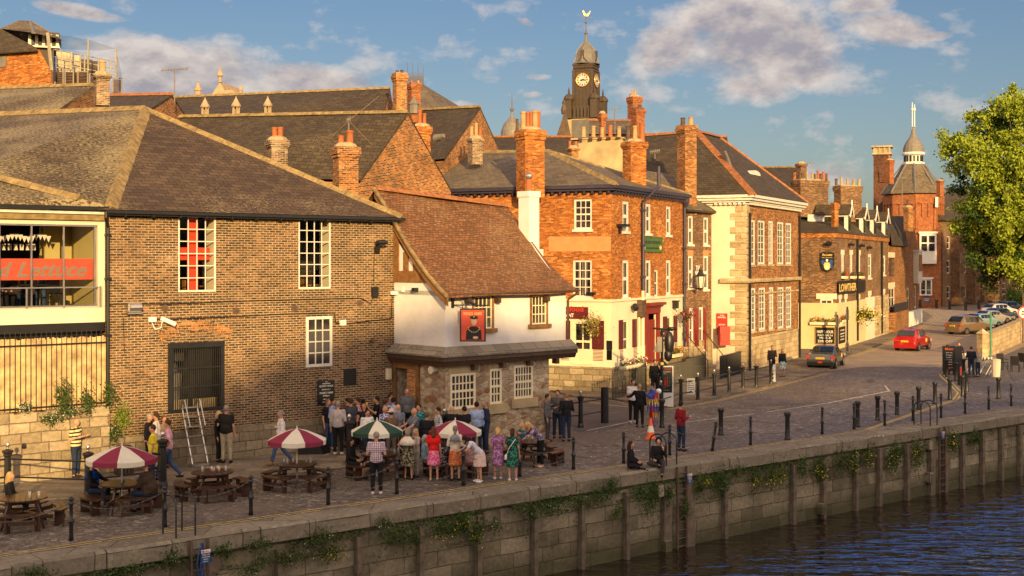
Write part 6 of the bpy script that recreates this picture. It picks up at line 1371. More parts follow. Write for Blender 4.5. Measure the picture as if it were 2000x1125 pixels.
for sx in (-1, 1):
 for sy in (-1, 1):
  m = MB(); c0 = kc + d1 * sx * s2_ / 2 + d2 * sy * s2_ / 2; m.box(c0 - d1 * .34 - d2 * .34 + V(0, 0, kz(229)), d1 * .68, d2 * .68, V(0, 0, kz(192) - kz(229))); m.lathe(c0 + V(0, 0, kz(192)), [(.50, 0), (.52, .12), (.42, .35), (.2, .55), (.08, .62), (.1, .8), (.02, 1.25)], 8); build('corner_turret', m, 'tower_paint', K)
m = MB(); kb(m, s2_ * 1.04, kz(208), kz(205)); kb(m, s2_ * 1.06, kz(230), kz(227)); 
for d_, e_ in ((d1, d2), (d2, d1)):
 for sg_ in (-1, 1):
  for i in range(7):
   c0 = kc + e_ * sg_ * s2_ * .47 + d_ * (-s2_ * .42 + s2_ * .14 * i); m.box(c0 - d_ * .13 - e_ * .13 + V(0, 0, kz(228)), d_ * .26, e_ * .26, V(0, 0, kz(208) - kz(228)))
kb(m, sh_ * 1.28, kz(212), kz(208)); build('balustrade', m, 'tower_paint', K)
m = MB(); kb(m, s2_, 0, kz(228)); build('base', m, 'lead_dark', K)
m = MB(); kb(m, s2_ * 1.03, kz(232), kz(229))
for sx in (-1, 1):
 for sy in (-1, 1): c0 = kc + d1 * sx * s2_ / 2 + d2 * sy * s2_ / 2; m.box(c0 - d1 * .3 - d2 * .3 + V(0, 0, 0), d1 * .6, d2 * .6, V(0, 0, kz(232)))
build('stone_dressing', m, 'render_grey', K)
m = MB(); r0_ = sh_ / 2
m.lathe(kc, [(r0_ * 1.45, kz(120)), (r0_ * 1.30, kz(117)), (r0_ * 1.12, kz(108)), (r0_ * 1.08, kz(100)), (r0_ * .92, kz(92)), (r0_ * .6, kz(84)), (r0_ * .28, kz(77)), (r0_ * .14, kz(70)), (r0_ * .12, kz(60)), (r0_ * .2, kz(58)), (r0_ * .08, kz(56))], 8, rz=R(-22 + 45)); build('dome', m, 'lead_dark', K)
m = MB()
for k in range(8):
 a = R(23 + 45 * k)
 pr = [(1.30, 117), (1.13, 108), (1.09, 100), (.93, 92), (.61, 84), (.29, 77)]
 for (ra_, ya), (rb_, yb) in zip(pr, pr[1:]): m.tube(kc + V(r0_ * ra_ * math.cos(a), r0_ * ra_ * math.sin(a), kz(ya)), kc + V(r0_ * rb_ * math.cos(a), r0_ * rb_ * math.sin(a), kz(yb)), .05, n=4)
build('dome_rib', m, 'lead_grey', K)
m = MB()
for F in (FK1, FK2):
 m.prism([F.P(-.65, kz(120), .15), F.P(.65, kz(120), .15), F.P(.15, kz(108), .15), F.P(.12, kz(94), .15), F.P(-.12, kz(94), .15), F.P(-.15, kz(108), .15)], F.n * -.8)
build('dormer', m, 'tower_paint', K)
m = MB(); m.tube(kc + V(0, 0, kz(56)), kc + V(0, 0, kz(20)), .06, .03, 6); m.ball(kc + V(0, 0, kz(36)), .13); m.tube(kc + V(-.6, 0, kz(26)), kc + V(.6, 0, kz(26)), .03, n=4); m.tube(kc + V(0, -.6, kz(26)), kc + V(0, .6, kz(26)), .03, n=4); build('mast', m, 'lead_dark', K)
m = MB(); cz = kz(19); P_ = lambda x, z: kc + V(x * .8, 0, cz + z * .75 - .1)
m.prism([P_(-.30, .62), P_(-.22, .38), P_(-.1, .15), P_(.1, .08), P_(.3, .2), (P_(.55, .55)), P_(.42, .2), P_(.25, -.12), P_(0, -.2), P_(-.25, 0), P_(-.34, .3), P_(-.42, .45)], V(0, .05, 0)); build('weathercock', m, 'gold_paint', K)
for F, lab in ((FK1, 'clock face turned to the river'), (FK2, 'clock face seen at a slant')):
 R_ = sh_ * .305; zc_ = kz(153); uo = -.0
 m = MB(); pts = [F.P(R_ * math.cos(a), zc_ + R_ * math.sin(a), .06) for a in [i * math.pi / 16 for i in range(32)]]; m.prism(pts, F.n * .04); cf = build('clock_face', m, 'clock_white', K, label=lab)
 m = MB()
 for i in range(32): a, b = i * math.pi / 16, (i + 1) * math.pi / 16; m.tube(F.P(R_ * 1.04 * math.cos(a), zc_ + R_ * 1.04 * math.sin(a), .1), F.P(R_ * 1.04 * math.cos(b), zc_ + R_ * 1.04 * math.sin(b), .1), .05, n=4)
 build('rim', m, 'gold_paint', cf)
 m = MB()
 for i in range(12): a = i * math.pi / 6; c0 = F.P(R_ * .80 * math.cos(a), zc_ + R_ * .80 * math.sin(a), .12); t1_ = (F.d * math.cos(a) + V(0, 0, math.sin(a))); t2_ = (F.d * -math.sin(a) + V(0, 0, math.cos(a))); m.box(c0 - t1_ * R_ * .11 - t2_ * .04, t1_ * R_ * .22, t2_ * .08, F.n * .01)
 def hand(an, L, w): t1_ = (F.d * math.sin(R(an)) + V(0, 0, math.cos(R(an)))); t2_ = (F.d * math.cos(R(an)) + V(0, 0, -math.sin(R(an)))); m.box(F.P(0, zc_, .14) - t1_ * .15 - t2_ * w / 2, t1_ * L, t2_ * w, F.n * .015)
 hand(97, R_ * .88, .07); hand(250, R_ * .6, .11); build('hands', m, 'sign_black', cf)
m = MB(); q = ray(1100, 262, 118); m.prism([q + V(-.9, 0, -1), q + V(.9, 0, -1), q + V(.35, 0, 1.6), q + V(.15, 0, 2.2), q + V(-.1, 0, 1.4)], V(0, 1, 0)); m.lathe(q + V(.1, .4, 1.9), [(.25, 0), (.3, .4), (.15, .9), (.2, 1.1), (.05, 1.4)], 6); solo('roof_statue', m, 'pot_soot', 'mossy stone figure on a gable left of the clock tower', 'statue', tuple(q - V(0, 0, 1)))
house('slate_roofed_house', 'grey slate roof directly right of the clock tower', (1150, 236, 112), (1232, 236, 108), (1150, 262, 106), (1232, 262, 102), 'brick_red', 'slate_grey', 'ridge_clay')
house('slate_roofed_house', 'dark slate roof behind the cream town house chimneys', (1235, 262, 104), (1420, 268, 100), (1235, 330, 95), (1400, 330, 92), 'brick_red', 'slate_dark', 'ridge_clay')
house('slate_roofed_house', 'plain dark roof between the town house and the wide chimneys', (1484, 327, 128), (1556, 327, 125), (1484, 400, 115), (1556, 400, 112), 'brick_dark', 'slate_dark')
D = 206; k = D / F_PX; FW = Fc(ray(1706, 400, D), 108)
t_ = thing('water_tower', 'square dark brick tower with a stone parapet behind the octagonal tower', 'tower', (FW.o.x, FW.o.y, 0))
z_ = lambda y: pz(D, y); u1_ = FW.u(1739)
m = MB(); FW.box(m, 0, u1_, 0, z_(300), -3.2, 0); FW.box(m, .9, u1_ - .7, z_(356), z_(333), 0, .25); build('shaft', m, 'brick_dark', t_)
m = MB(); FW.box(m, -.2, u1_ + .2, z_(302), z_(299), -3.4, .2); FW.box(m, -.35, u1_ + .35, z_(288), z_(285), -3.5, .4)
for i in range(4): u = (u1_ - .3) * i / 3; FW.box(m, u, u + .3, z_(300), z_(288), -.1, .15)
FW.box(m, .15, u1_ - .1, z_(300), z_(288), -3, -.05); build('parapet', m, 'render_grey', t_)
m = MB(); D = 205; FW2 = Fc(ray(1843, 400, 225), 80); FW2.box(m, 0, FW2.u(1882), 0, pz(D, 362), -6, 0)
for i in range(9): u = FW2.u(1845 + i * 4); FW2.box(m, u, u + .22, pz(D, 362), pz(D, 356), -.8, -.4)
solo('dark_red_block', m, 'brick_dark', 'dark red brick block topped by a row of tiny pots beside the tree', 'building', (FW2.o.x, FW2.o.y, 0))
m = MB(); FW3 = Fc(G(1838, 590), 30); FW3.box(m, 0, 4, 0, FW3.z(1850, 400) , -9, -.0); m.poly([FW3.P(0, 14, .4), FW3.P(9, 13, .4), FW3.P(9, 19, -4), FW3.P(0, 19, -4)])
# quay furniture
def bollard_mesh(h=1.0):
 m = MB(); m.lathe(V(0, 0, 0), [(.115, 0), (.11, .05), (.09, .1), (.082, h * .82), (.12, h * .9), (.125, h * .96), (.115, h), (.05, h + .01)], 12); return m
def place(o, p, rz=0.0, label=None, tilt=None):
 o.location = p; o.rotation_euler = (0 if not tilt else tilt[0], 0 if not tilt else tilt[1], rz)
 if label: o['label'] = label
 return o
def proto(mb, name, mat_, label, cat, group): return tag(build(name, mb, mat_, None, True, (0, 0, 0)), label, cat, group)
BOL = [(1408, 850), (1538, 859), (1675, 834), (1714, 821), (1752, 811), (1794, 800), (1826, 789), (1855, 781), (1950, 779), (1880, 774), (1888, 766), (1867, 744), (1882, 736), (1849, 737), (1293, 835)]
b0 = proto(bollard_mesh(), 'bollard', 'black_iron', 'black iron bollard, one of the row along the cobbled road', 'bollard', 'black bollards along the cobbled road')
for i, (x, y) in enumerate(BOL):
 o = b0 if i == 0 else copy_tree(b0); place(o, G(x, y)); o.scale = (1.05, 1.05, 1.05 if i != 14 else 1.15)
mm = MB(); p = G(1875, 752); mm.lathe(p, [(.13, 0), (.12, 1.1), (.14, 1.15), (.05, 1.2)], 10); bb = solo('bollard', mm, 'black_iron', 'black bollard carrying a red stripe beside the street food stall', 'bollard', tuple(p)); m = MB(); m.cbox(p + V(0, -.13, .75), .10, .03, .5); build('red_stripe', m, 'sign_red', bb)
h = 1.05; m = MB(); m.lathe(V(0, 0, 0), [(.065, 0), (.055, .12), (.05, .4), (.075, .44), (.075, .5), (.045, .54), (.042, h * .82), (.07, h * .85), (.07, h * .88), (.035, h * .9), (.065, h * .94), (.065, h * .98), (.02, h * 1.02)], 10)
c0 = proto(m, 'chain_post', 'black_iron', 'slim black ball-topped post carrying chains along the quay edge', 'post', 'slim chain posts along the quay edge')
CP = [(-110, 1090), (139, 1056), (322, 1030), (490, 1006), (641, 986), (775, 965), (905, 948), (1015, 931), (1120, 917), (1218, 905), (1308, 889), (1391, 881), (1466, 869), (1606, 848), (1668, 838.5), (1728, 831), (1783, 822), (1838, 816), (1885, 808), (1931, 800), (1975, 793), (2030, 785)]
tops = []
for i, (x, y) in enumerate(CP):
 o = c0 if i == 0 else copy_tree(c0); lean = .14 if x == 1391 else 0
 place(o, G(x, y), 0, 'slim black chain post leaning noticeably to the right' if lean else None, (0, lean))
 if lean: del o['group']
 tops.append(G(x, y) + V(lean, 0, 0))
def chain(a, b, z, sag=.28, name='chain'):
 n = 14; pts = [a.lerp(b, i / n) + V(0, 0, z - sag * 4 * (i / n) * (1 - i / n)) for i in range(n + 1)]
 m = MB(); L = sum((q - p).length for p, q in zip(pts, pts[1:])); k = int(L / .07)
 for i in range(k):
  t = i / k * n; j = int(t); p = pts[j].lerp(pts[j + 1], t - j); q = pts[min(n, int((t + n / k)))].lerp(pts[min(n, int(t + n / k) + 1)], (t + n / k) % 1) if t + n / k < n else pts[n]
  d = q - p; s_ = V(-d.y, d.x, 0).normalized() * .012 if i % 2 else V(0, 0, .014)
  m.add([p - s_, q - s_, q + s_, p + s_], [(0, 1, 2, 3)]) ; s2 = V(0, 0, .006) if i % 2 else V(-d.y, d.x, 0).normalized() * .006
  m.add([p - s2, q - s2, q + s2, p + s2], [(0, 1, 2, 3)])
 return tag(build(name, m, 'lead_dark', None, loc=tuple((a + b) / 2 + V(0, 0, z - sag))), 'drooping chain hung between two slim posts at the quay edge', 'chain', 'chains between the slim quay posts')
for a, b in zip(tops, tops[1:]):
 chain(a, b, .93); chain(a, b, .47, .2)
h = 1.32; m = MB(); m.lathe(V(0, 0, 0), [(.19, 0), (.18, .1), (.145, .18), (.13, h * .82), (.17, h * .86), (.17, h * .9), (.22, h * .93), (.22, h * .97), (.06, h)], 8, rz=R(22.5))
hp0 = build('fence_post', m, 'black_iron', None, False, (0, 0, 0)); m = MB(); m.lathe(V(0, 0, h), [(.03, 0), (.03, .05)], 8); m.ball(V(0, 0, h + .12), .085, n=12, m=8); build('ball_finial', m, 'steel', hp0, True)
tag(hp0, 'stout black fence post with a silver ball on top, in the pavement railing', 'fence post', 'stout posts of the pavement railing')
HP = [[(15, 962), (172, 968), (318, 956)], [(680, 915), (867, 885), (972, 858), (1030, 845), (1133, 834)], [(1330, 787), (1363, 782), (1395, 774), (1424, 767), (1451, 759), (1477, 755), (1506, 749)]]
HP = [[(-150, 985), (15, 962), (172, 968), (318, 950)], [(682, 905), (868, 878), (972, 852), (1030, 843), (1134, 833), (1181, 824)], [(1291, 801), (1330, 787), (1363, 782), (1395, 774), (1424, 767), (1451, 759), (1477, 756), (1506, 750)]]
first = True
for gi, grp in enumerate(HP):
 ps = [G(x, y, .05) for x, y in grp]
 for i, p in enumerate(ps):
  if (gi, i) == (1, 5):
   m = MB(); m.lathe(p - V(0, 0, .05), [(.17, 0), (.17, 1.45), (.19, 1.48), (.1, 1.52)], 8, rz=R(22)); solo('fence_post', m, 'black_iron', 'plain black post without a ball, at the end of the rail beside the side street', 'fence post', tuple(p)); continue
  o = hp0 if first else copy_tree(hp0); first = False; place(o, p - V(0, 0, .05)); s_ = 1.0 if gi < 2 else .98
  if (gi, i) == (0, 3) or (gi, i) == (1, 0): o.scale = (.80, .80, 1.12)
  else: o.scale = (.72, .72, 1.0) if gi < 2 else (.62, .62, .92)
 for (a, b) in zip(ps, ps[1:]):
  m = MB()
  for z in (.46, .98): m.tube(a + V(0, 0, z), b + V(0, 0, z), .028, n=6)
  tag(build('hand_rail', m, 'black_iron', None, loc=tuple((a + b) / 2)), 'pair of black round rails joining two stout fence posts', 'rail', 'rails between the stout fence posts')
def hoop(p, w, h, m):
 n = 8; a = p - QF.d * w / 2; b = p + QF.d * w / 2
 pts = [a] + [a + V(0, 0, h - w / 2)] + [p + QF.d * (-w / 2 * math.cos(math.pi * i / n)) + V(0, 0, h - w / 2 + w / 2 * math.sin(math.pi * i / n)) for i in range(1, n)] + [b + V(0, 0, h - w / 2)] + [b]
 m.path(pts, .025, 6)
for (xa, lab) in ((368, 'beside the picnic tables at the left'), (1318, 'beside the youth sitting on the quay edge'), (1830, 'far along the quay, near the bollards')):
 m = MB(); uc = QF.u(xa)
 for k in (-.42, .42):
  pp = QF.P(uc + k * .6, 0, -.15); q = pp - QF.n * .75; pts = []
  for i in range(9): a = math.pi * i / 8; pts.append(pp.lerp(q, .5 - .5 * math.cos(a)) + V(0, 0, .75 + .28 * math.sin(a)))
  m.path([pp - V(0, 0, .0)] + pts + [q], .025, 6)
 solo('ladder_hoops', m, 'black_iron', 'black metal ladder handrail hoops ' + lab, 'handrail', tuple(QF.P(uc, 0)))
 m = MB(); uu = uc + .25
 for k in (-.22, .22): QF.box(m, uu + k - .03, uu + k + .03, -3.2, -.02, .06, .12)
 for j in range(11): m.tube(QF.P(uu - .22, -.25 - j * .27, .09), QF.P(uu + .22, -.25 - j * .27, .09), .018, n=5)
 solo('quay_ladder', m, 'rust_iron', 'rusty iron ladder down the quay wall ' + lab, 'ladder', tuple(QF.P(uu, -1, .1)))
FEN = [(330, .9, .45), (414, 0.5, .5), (175, 1.3, .16), (545, .62, .17), (700, .62, .17), (822, .60, .17), (935, .55, .2), (1045, .55, .17), (1137, .6, .17), (1224, .6, .18), (1303, .55, .42), (1348, .55, .42), (1416, .6, .18), (1550, .6, .2), (1608, .55, .2), (1672, .5, .2), (1718, .5, .22), (1772, .5, .22), (1820, .45, .38), (1846, .45, .3), (1880, .5, .22), (1919, .5, .22), (1956, .5, .22), (1992, .5, .22), (60, 1.2, .17)]
for i, (x, zt_, w) in enumerate(FEN):
 uc = QF.u(x); m = MB(); lean = .02 * math.sin(i * 2.3); a = QF.P(uc - w / 2 + lean, -3.6, -.08); 
 m.box(a, QF.d * w * .85, QF.n * .17, V(0, 0, 3.6 - zt_) - QF.d * lean); wide = w > .28
 t_ = tag(build('timber_fender', m, 'old_timber', None, loc=tuple(QF.P(uc, -2))), 'broad timber pile flanking a quay ladder' if wide else 'narrow vertical timber fender bolted to the quay wall', 'timber fender', 'broad piles beside the quay ladders' if wide else 'narrow fenders on the quay wall')
 for z in (-.9, -1.6): m = MB(); m.tube(QF.P(uc, z, .085), QF.P(uc, z, .11), .025, n=6); build('bolt', m, 'rust_iron', t_)
for (x, z, w, h) in ((320, -.95, .3, .42), (1201 + 100, -.5, .25, .4), (1300, -2.4, .3, .45), (916, -.55, .26, .4), (948, -.5, .26, .36), (430, -.9, .3, .4), (1602, -2.2, .22, .4), (1812, -.5, .25, .35), (1813, -1.8, .25, .4)):
 m = MB(); uc = QF.u(x if x != 1301 else 1285); QF.box(m, uc - w / 2, uc + w / 2, z - h, z, -.1, .16); tag(build('mooring_block', m, 'quay_stone', None, loc=tuple(QF.P(uc, z))), 'squared stone block projecting from the quay wall beside a pile', 'stone block', 'projecting blocks on the quay wall')
for (x, ya, yb, lab) in ((401, 1073, 1100, 'below the ladder hoops at the left'), (1346, 925, 943, 'below the seated youth'), (1841, 843, 856, 'far along the quay wall')):
 F = QF.off(.20); uc = F.u(x); z1, z0 = F.z(x, ya), F.z(x, yb); w = (z1 - z0) * .72
 m = MB(); F.box(m, uc - w / 2, uc + w / 2, z0, z1, 0, .03); t_ = solo('mooring_notice', m, 'sign_blue', 'blue and white mooring notice on the quay wall ' + lab, 'notice', tuple(F.P(uc, z0)))
 m = MB(); F.box(m, uc - w / 2, uc + w / 2, z1 - (z1 - z0) * .24, z1, .03, .035); build('white_header', m, 'sign_white', t_)
 m = MB(); hh = z1 - z0
 for tx, fy in (('Please Only', .60), ('use Mooring', .44), ('Rings to', .28), ('tie up', .12)): letters(m, tx, F.P(uc, z0 + hh * fy, .03), F.d, V(0, 0, 1), hh * .13, .006, width=w * (.8 if len(tx) > 8 else .5))
 build('lettering', m, 'sign_white', t_)
 m = MB(); letters(m, 'CITY', F.P(uc + w * .1, z1 - hh * .17, .035), F.d, V(0, 0, 1), hh * .1, .006, width=w * .4); disc(m, F, uc - w * .3, z1 - hh * .12, .03, .03, .04, 6); build('header_mark', m, 'sign_red', t_)
m = MB(); p = QF.P(QF.u(385), -.1, .2); 
for k in range(3): m.path([p + QF.d * (.03 * k), p + QF.d * (.10 * k - .1) - V(0, 0, .5), p + QF.d * (.02 * k) - V(0, 0, 1.05 - .1 * k), p + QF.d * .1 - V(0, 0, .4), p + QF.d * .04], .014, 4)
solo('mooring_rope', m, 'sign_blue', 'loops of blue rope hanging on the quay wall by the mooring notice', 'rope', tuple(p))
def picnic():
 t_ = thing('picnic_table', 'x', 'picnic table'); H = .74; r = .60
 m = MB(); n_ = 9
 for i in range(n_):
  x0 = -r + 2 * r * i / n_ + .006; x1 = -r + 2 * r * (i + 1) / n_ - .006; a, b = math.sqrt(max(0, r * r - x0 * x0)), math.sqrt(max(0, r * r - x1 * x1)); a, b = max(a, .12), max(b, .12)
  m.prism([V(x0, -a, H - .035), V(x1, -b, H - .035), V(x1, b, H - .035), V(x0, a, H - .035)], V(0, 0, .035))
 build('tabletop', m, 'table_timber', t_)
 m = MB()
 for k in range(2):
  a = R(45 + 90 * k); d = V(math.cos(a), math.sin(a), 0); m.box(-d * .52 - V(-d.y, d.x, 0) * .03 + V(0, 0, .60), d * 1.04, V(-d.y, d.x, 0) * .06, V(0, 0, .10)); m.box(-d * 1.0 - V(-d.y, d.x, 0) * .03 + V(0, 0, .28), d * 2.0, V(-d.y, d.x, 0) * .06, V(0, 0, .10))
 build('brace', m, 'table_timber', t_)
 for k in range(4):
  a = R(45 + 90 * k); d = V(math.cos(a), math.sin(a), 0); s_ = V(-d.y, d.x, 0) * .05; m = MB(); m.prism([d * .36 - s_ / 2 + V(0, 0, .70), d * .46 - s_ / 2 + V(0, 0, .70), d * .80 - s_ / 2, d * .70 - s_ / 2], s_); build('leg', m, 'table_timber', t_)
 for k in range(4):
  c = R(90 * k); m = MB(); 
  for j in range(2):
   r0_, r1_ = .80 + j * .15, .94 + j * .15; n_ = 6; half = R(33)
   pts = [V(r1_ * math.cos(c - half + 2 * half * i / n_), r1_ * math.sin(c - half + 2 * half * i / n_), .41) for i in range(n_ + 1)] + [V(r0_ * math.cos(c + half - 2 * half * i / n_), r0_ * math.sin(c + half - 2 * half * i / n_), .41) for i in range(n_ + 1)]
   m.prism(pts, V(0, 0, .04))
  b_ = build('bench', m, 'table_timber', t_); m = MB()
  for sg_ in (-1, 1): q = c + sg_ * R(22); m.cbox(V(.95 * math.cos(q), .95 * math.sin(q), .205), .24, .06, .41, q)
  m.cbox(V(1.0 * math.cos(c), 1.0 * math.sin(c), .25), .05, .68, .09, c); build('leg', m, 'table_timber', b_)
 return t_
PT = [(45, 1003 + 28, 20, 'round timber picnic table with sunlit top at the far left edge'), (238, 1000, 40, 'round picnic table under the first maroon and cream parasol, two pints on it'), (415, 975, 25, 'round picnic table without a parasol, crowded with glasses'), (580, 957, 55, 'round picnic table under the second maroon parasol by the ladder side'), (742, 935, 30, 'round picnic table under the green parasol'), (890, 930, 10, 'round picnic table surrounded by women in bright skirts'), (1040, 908, 70, 'round picnic table at the right end, with a woman leaning over it')]
pt0 = None; PTP = []
for (x, y, rz, lb) in PT:
 o = pt0 = picnic() if pt0 is None else None
 if o is None: o = copy_tree(PT0)
 else: PT0 = o
 pt0 = PT0; p = G(x, y - 4); place(o, p, R(rz), lb); o['group'] = 'round picnic tables on the quay'; PTP.append(p)
def parasol(p, D0, r, h, ma, mb_, label, rot=0.0, tilt=(0, 0)):
 t_ = thing('parasol', label, 'parasol', tuple(p), 'parasols over the picnic tables')
 m = MB(); m.tube(p + V(0, 0, .0), p + V(0, 0, h), .022, n=8); m.tube(p + V(0, 0, h - .02), p + V(0, 0, h + .08), .03, .01, 6); build('pole', m, 'white_paint', t_)
 ga, gb = MB(), MB(); n_ = 8; rim = .34; ap_ = p + V(0, 0, h)
 for k in range(n_):
  g_ = ga if k % 2 else gb
  for q in range(4):
   a0, a1 = 2 * math.pi * (k + q / 4) / n_ + rot, 2 * math.pi * (k + (q + 1) / 4) / n_ + rot
   def P_(a, f, q_): 
    sc_ = 1 - .035 * math.sin(math.pi * q_) * f; return ap_ + V(r * f * sc_ * math.cos(a), r * f * sc_ * math.sin(a), -rim * f ** 1.35 * (1 + .05 * math.sin(math.pi * q_)))
   fs_ = (0, .35, .7, 1.0)
   for f0, f1 in zip(fs_, fs_[1:]): g_.quad(P_(a0, f0, q / 4), P_(a0, f1, q / 4), P_(a1, f1, (q + 1) / 4), P_(a1, f0, (q + 1) / 4))
   e0, e1 = P_(a0, 1, q / 4), P_(a1, 1, (q + 1) / 4); g_.quad(e0, e0 - V(0, 0, .13), e1 - V(0, 0, .13), e1)
 build('canopy_panel', ga, ma, t_); build('canopy_panel', gb, mb_, t_)
 m = MB()
 for k in range(n_): a = 2 * math.pi * k / n_ + rot; m.tube(ap_ - V(0, 0, .03), ap_ + V(r * .97 * math.cos(a), r * .97 * math.sin(a), -rim * .99 - .02), .008, n=4)
 build('rib', m, 'dark_timber', t_)
 return t_
def pz2(p, y): return CAMH + (HZ - y) / F_PX * p.y
for i, (x, yt, hw, ma, lb) in enumerate(((238, 870, 68, 'umbrella_maroon', 'maroon and cream parasol shading two seated men at the left'), (580, 836, 58, 'umbrella_maroon', 'maroon and cream parasol over the empty table by the walking man'), (736, 820, 52, 'umbrella_green', 'dark green and cream parasol in front of the pub crowd'), (889, 820, 52, 'umbrella_maroon', 'maroon and cream parasol above the women at the middle table'))):
 p = PTP[(1, 3, 4, 5)[i]] + V(((x - (238, 580, 742, 890)[i]) * .015), 0, 0)
 parasol(p, p.y, hw * p.y / F_PX, pz2(p, yt), ma, 'umbrella_cream', lb, R((100, 70, 78, 55)[i]))
def glass(p, h=.15, r=.04, fill='beer', label='', empty=False, group=None, head=False):
 t_ = thing('pint_glass', label, 'glass', tuple(p), group); m = MB(); m.lathe(p, [(r * .75, 0), (r, h)], 8); build('glass', m, 'drink_glass', t_, True)
 if not empty: m = MB(); m.lathe(p + V(0, 0, .008), [(r * .7, 0), (r * .88, h * .75)], 8); build('drink', m, fill, t_, True)
 if head: m = MB(); m.lathe(p + V(0, 0, h * .76), [(r * .9, 0), (r * .92, h * .16)], 8); build('foam', m, 'umbrella_cream', t_)
glassm('lager', (.75, .42, .03), .2); glassm('stout', (.01, .006, .004), .2); glassm('red_drink', (.45, .02, .02), .2)
for (ti, dx, dy, kd, lb) in ((1, .06, -.1, 'stout', 'dark pint on the left side of the two men\'s table'), (1, .42, 0, 'stout', 'dark pint in front of the man in the brown jacket')):
 glass(PTP[ti] + V(dx, dy, .75), .19, .05, kd, lb, head=True)
for (ti, pts) in ((0, ((.22, -.1, None), (.45, -.05, None))), (2, ((-.28, -.1, None), (0, -.08, 'lager'), (.1, -.25, 'red_drink'), (.14, .1, 'lager'), (.22, -.08, 'lager'), (.38, .1, None))), (3, ((-.4, 0, None), (-.28, -.1, None), (-.12, 0, 'lager'), (.28, .1, 'lager'), (.42, .05, None))), (4, ((0, .1, 'lager'), (.5, -.1, None), (.2, .2, None), (.6, .1, None))), (6, ((-.2, .1, 'beer'), (0, 0, 'beer'), (.15, -.1, None)))):
 for (dx, dy, kd) in pts:
  sub = {0: 'empty glass on the sunlit table at the left edge', 2: 'glass on the table without a parasol', 3: 'glass on the table under the second maroon parasol', 4: 'glass on the table under the green parasol', 6: 'glass on the right-hand end table'}[ti]
  glass(PTP[ti] + V(dx * .95, dy, .75), .15, .042, kd or 'beer', ({'lager': 'pale beer ', 'red_drink': 'red drink ', 'beer': 'amber beer '}.get(kd, 'empty ') if ti else '') + sub, kd is None, 'glasses on the picnic tables')
st = thing('aluminium_steps', 'aluminium steps with handrails leaning up to the grille door', 'step ladder', tuple(G(390, 914)))
b_ = G(391, 912, .06); tp = ray(368, 802, 42.4) ; sd = FA.d * .27; tp.z = 2.02
for sg_ in (-1, 1):
 m = MB(); d = (tp - b_); m.box(b_ + sd * sg_ - FA.d * .02, d, FA.d * .04, V(0, 0, .13)); build('side_rail', m, 'steel', st)
 m = MB(); a0 = b_.lerp(tp, .58) + sd * sg_; a1 = tp + sd * sg_; k = FA.n * .32 + V(0, 0, .18); m.path([a0, a0 + k, a1 + k * .9, a1 + V(0, 0, .1)], .022, 6); build('handrail', m, 'steel', st)
for i in range(7):
 c = b_.lerp(tp, (i + .1) / 6.6); m = MB(); m.box(c - sd - FA.n * .12 + V(0, 0, .03), sd * 2, FA.n * .24, V(0, 0, .04)); build('tread', m, 'steel', st)
m = MB(); m.box(b_ - sd + V(0, 0, -.06), sd * 2, FA.n * .03, V(0, 0, .14)); build('foot_plate', m, 'steel', st)
p = G(1271, 857); cn = thing('traffic_cone', 'orange and white traffic cone standing on the cobbles', 'traffic cone', tuple(p))
m = MB(); m.cbox(p + V(0, 0, .02), .42, .42, .04); m.lathe(p, [(.17, .04), (.135, .26)], 14); m.lathe(p, [(.085, .50), (.03, .78), (.02, .80)], 14); build('body', m, 'cone_orange', cn); m = MB(); m.lathe(p, [(.137, .26), (.087, .50)], 14); build('white_band', m, 'sign_white', cn)
FX = Fc(G(1279, 796), 92); AB = thing('beer_poster_stand', 'white poster stand advertising beer and curry with bottles on black', 'poster stand', tuple(FX.P(0, 0)))
m = MB(); w = .86; FX.box(m, 0, w, .04, 1.93, -.14, 0); build('stand', m, 'sign_white', AB); m = MB(); FX.box(m, .06, w - .06, .70, 1.88, 0, .015); build('poster', m, 'sign_black', AB)
m = MB(); letters(m, 'BEER & CURRY', FX.P(w / 2, 1.74, .015), FX.d, V(0, 0, 1), .12, .004, width=.66, bold=.03); build('lettering', m, 'sign_red', AB)
m = MB(); letters(m, 'EVERY THURSDAY', FX.P(w / 2, 1.64, .015), FX.d, V(0, 0, 1), .075, .004, width=.62); letters(m, 'FROM 12 NOON', FX.P(w / 2 - .1, 1.56, .015), FX.d, V(0, 0, 1), .06, .004, width=.4); letters(m, 'DRINK RESPONSIBLY', FX.P(w / 2, .80, .015), FX.d, V(0, 0, 1), .04, .004, width=.5); build('lettering', m, 'sign_white', AB)
for i, (mt, hh) in enumerate((('sign_green', .36), ('gold_letter', .44), ('cone_orange', .5), ('sign_red', .40), ('sign_red', .44), ('sign_green', .42))):
 m = MB(); u = .14 + i * .11; FX.box(m, u - .035, u + .035, 1.0, 1.0 + hh * .6, .015, .02); FX.box(m, u - .014, u + .014, 1.0 + hh * .6, 1.0 + hh, .015, .02); build('bottle_picture', m, mt, AB)
FN = Fc(G(1338, 786), 75); m = MB(); r = (FN.u(1341), FN.u(1355.5), FN.z(1348, 770), FN.z(1348, 739)); FN.box(m, *r, .05, .08); nb = solo('railing_notice', m, 'sign_white', 'white printed notice board fixed to the pavement railing', 'notice', tuple(FN.P(r[0], r[2])))
m = MB()
for i, t_x in enumerate(('The Taj Mahal', 'RESTAURANT', 'Open 7 days', 'for lunch and', 'dinner from', '12 noon until', 'late', 'TAKE AWAY')): letters(m, t_x, FN.P((r[0] + r[1]) / 2, r[3] - (r[3] - r[2]) * (.13 + .115 * i), .08), FN.d, V(0, 0, 1), .075, .004, width=abs(r[1] - r[0]) * (.8 if i != 6 else .3), bold=.02)
build('lettering', m, 'sign_black', nb)
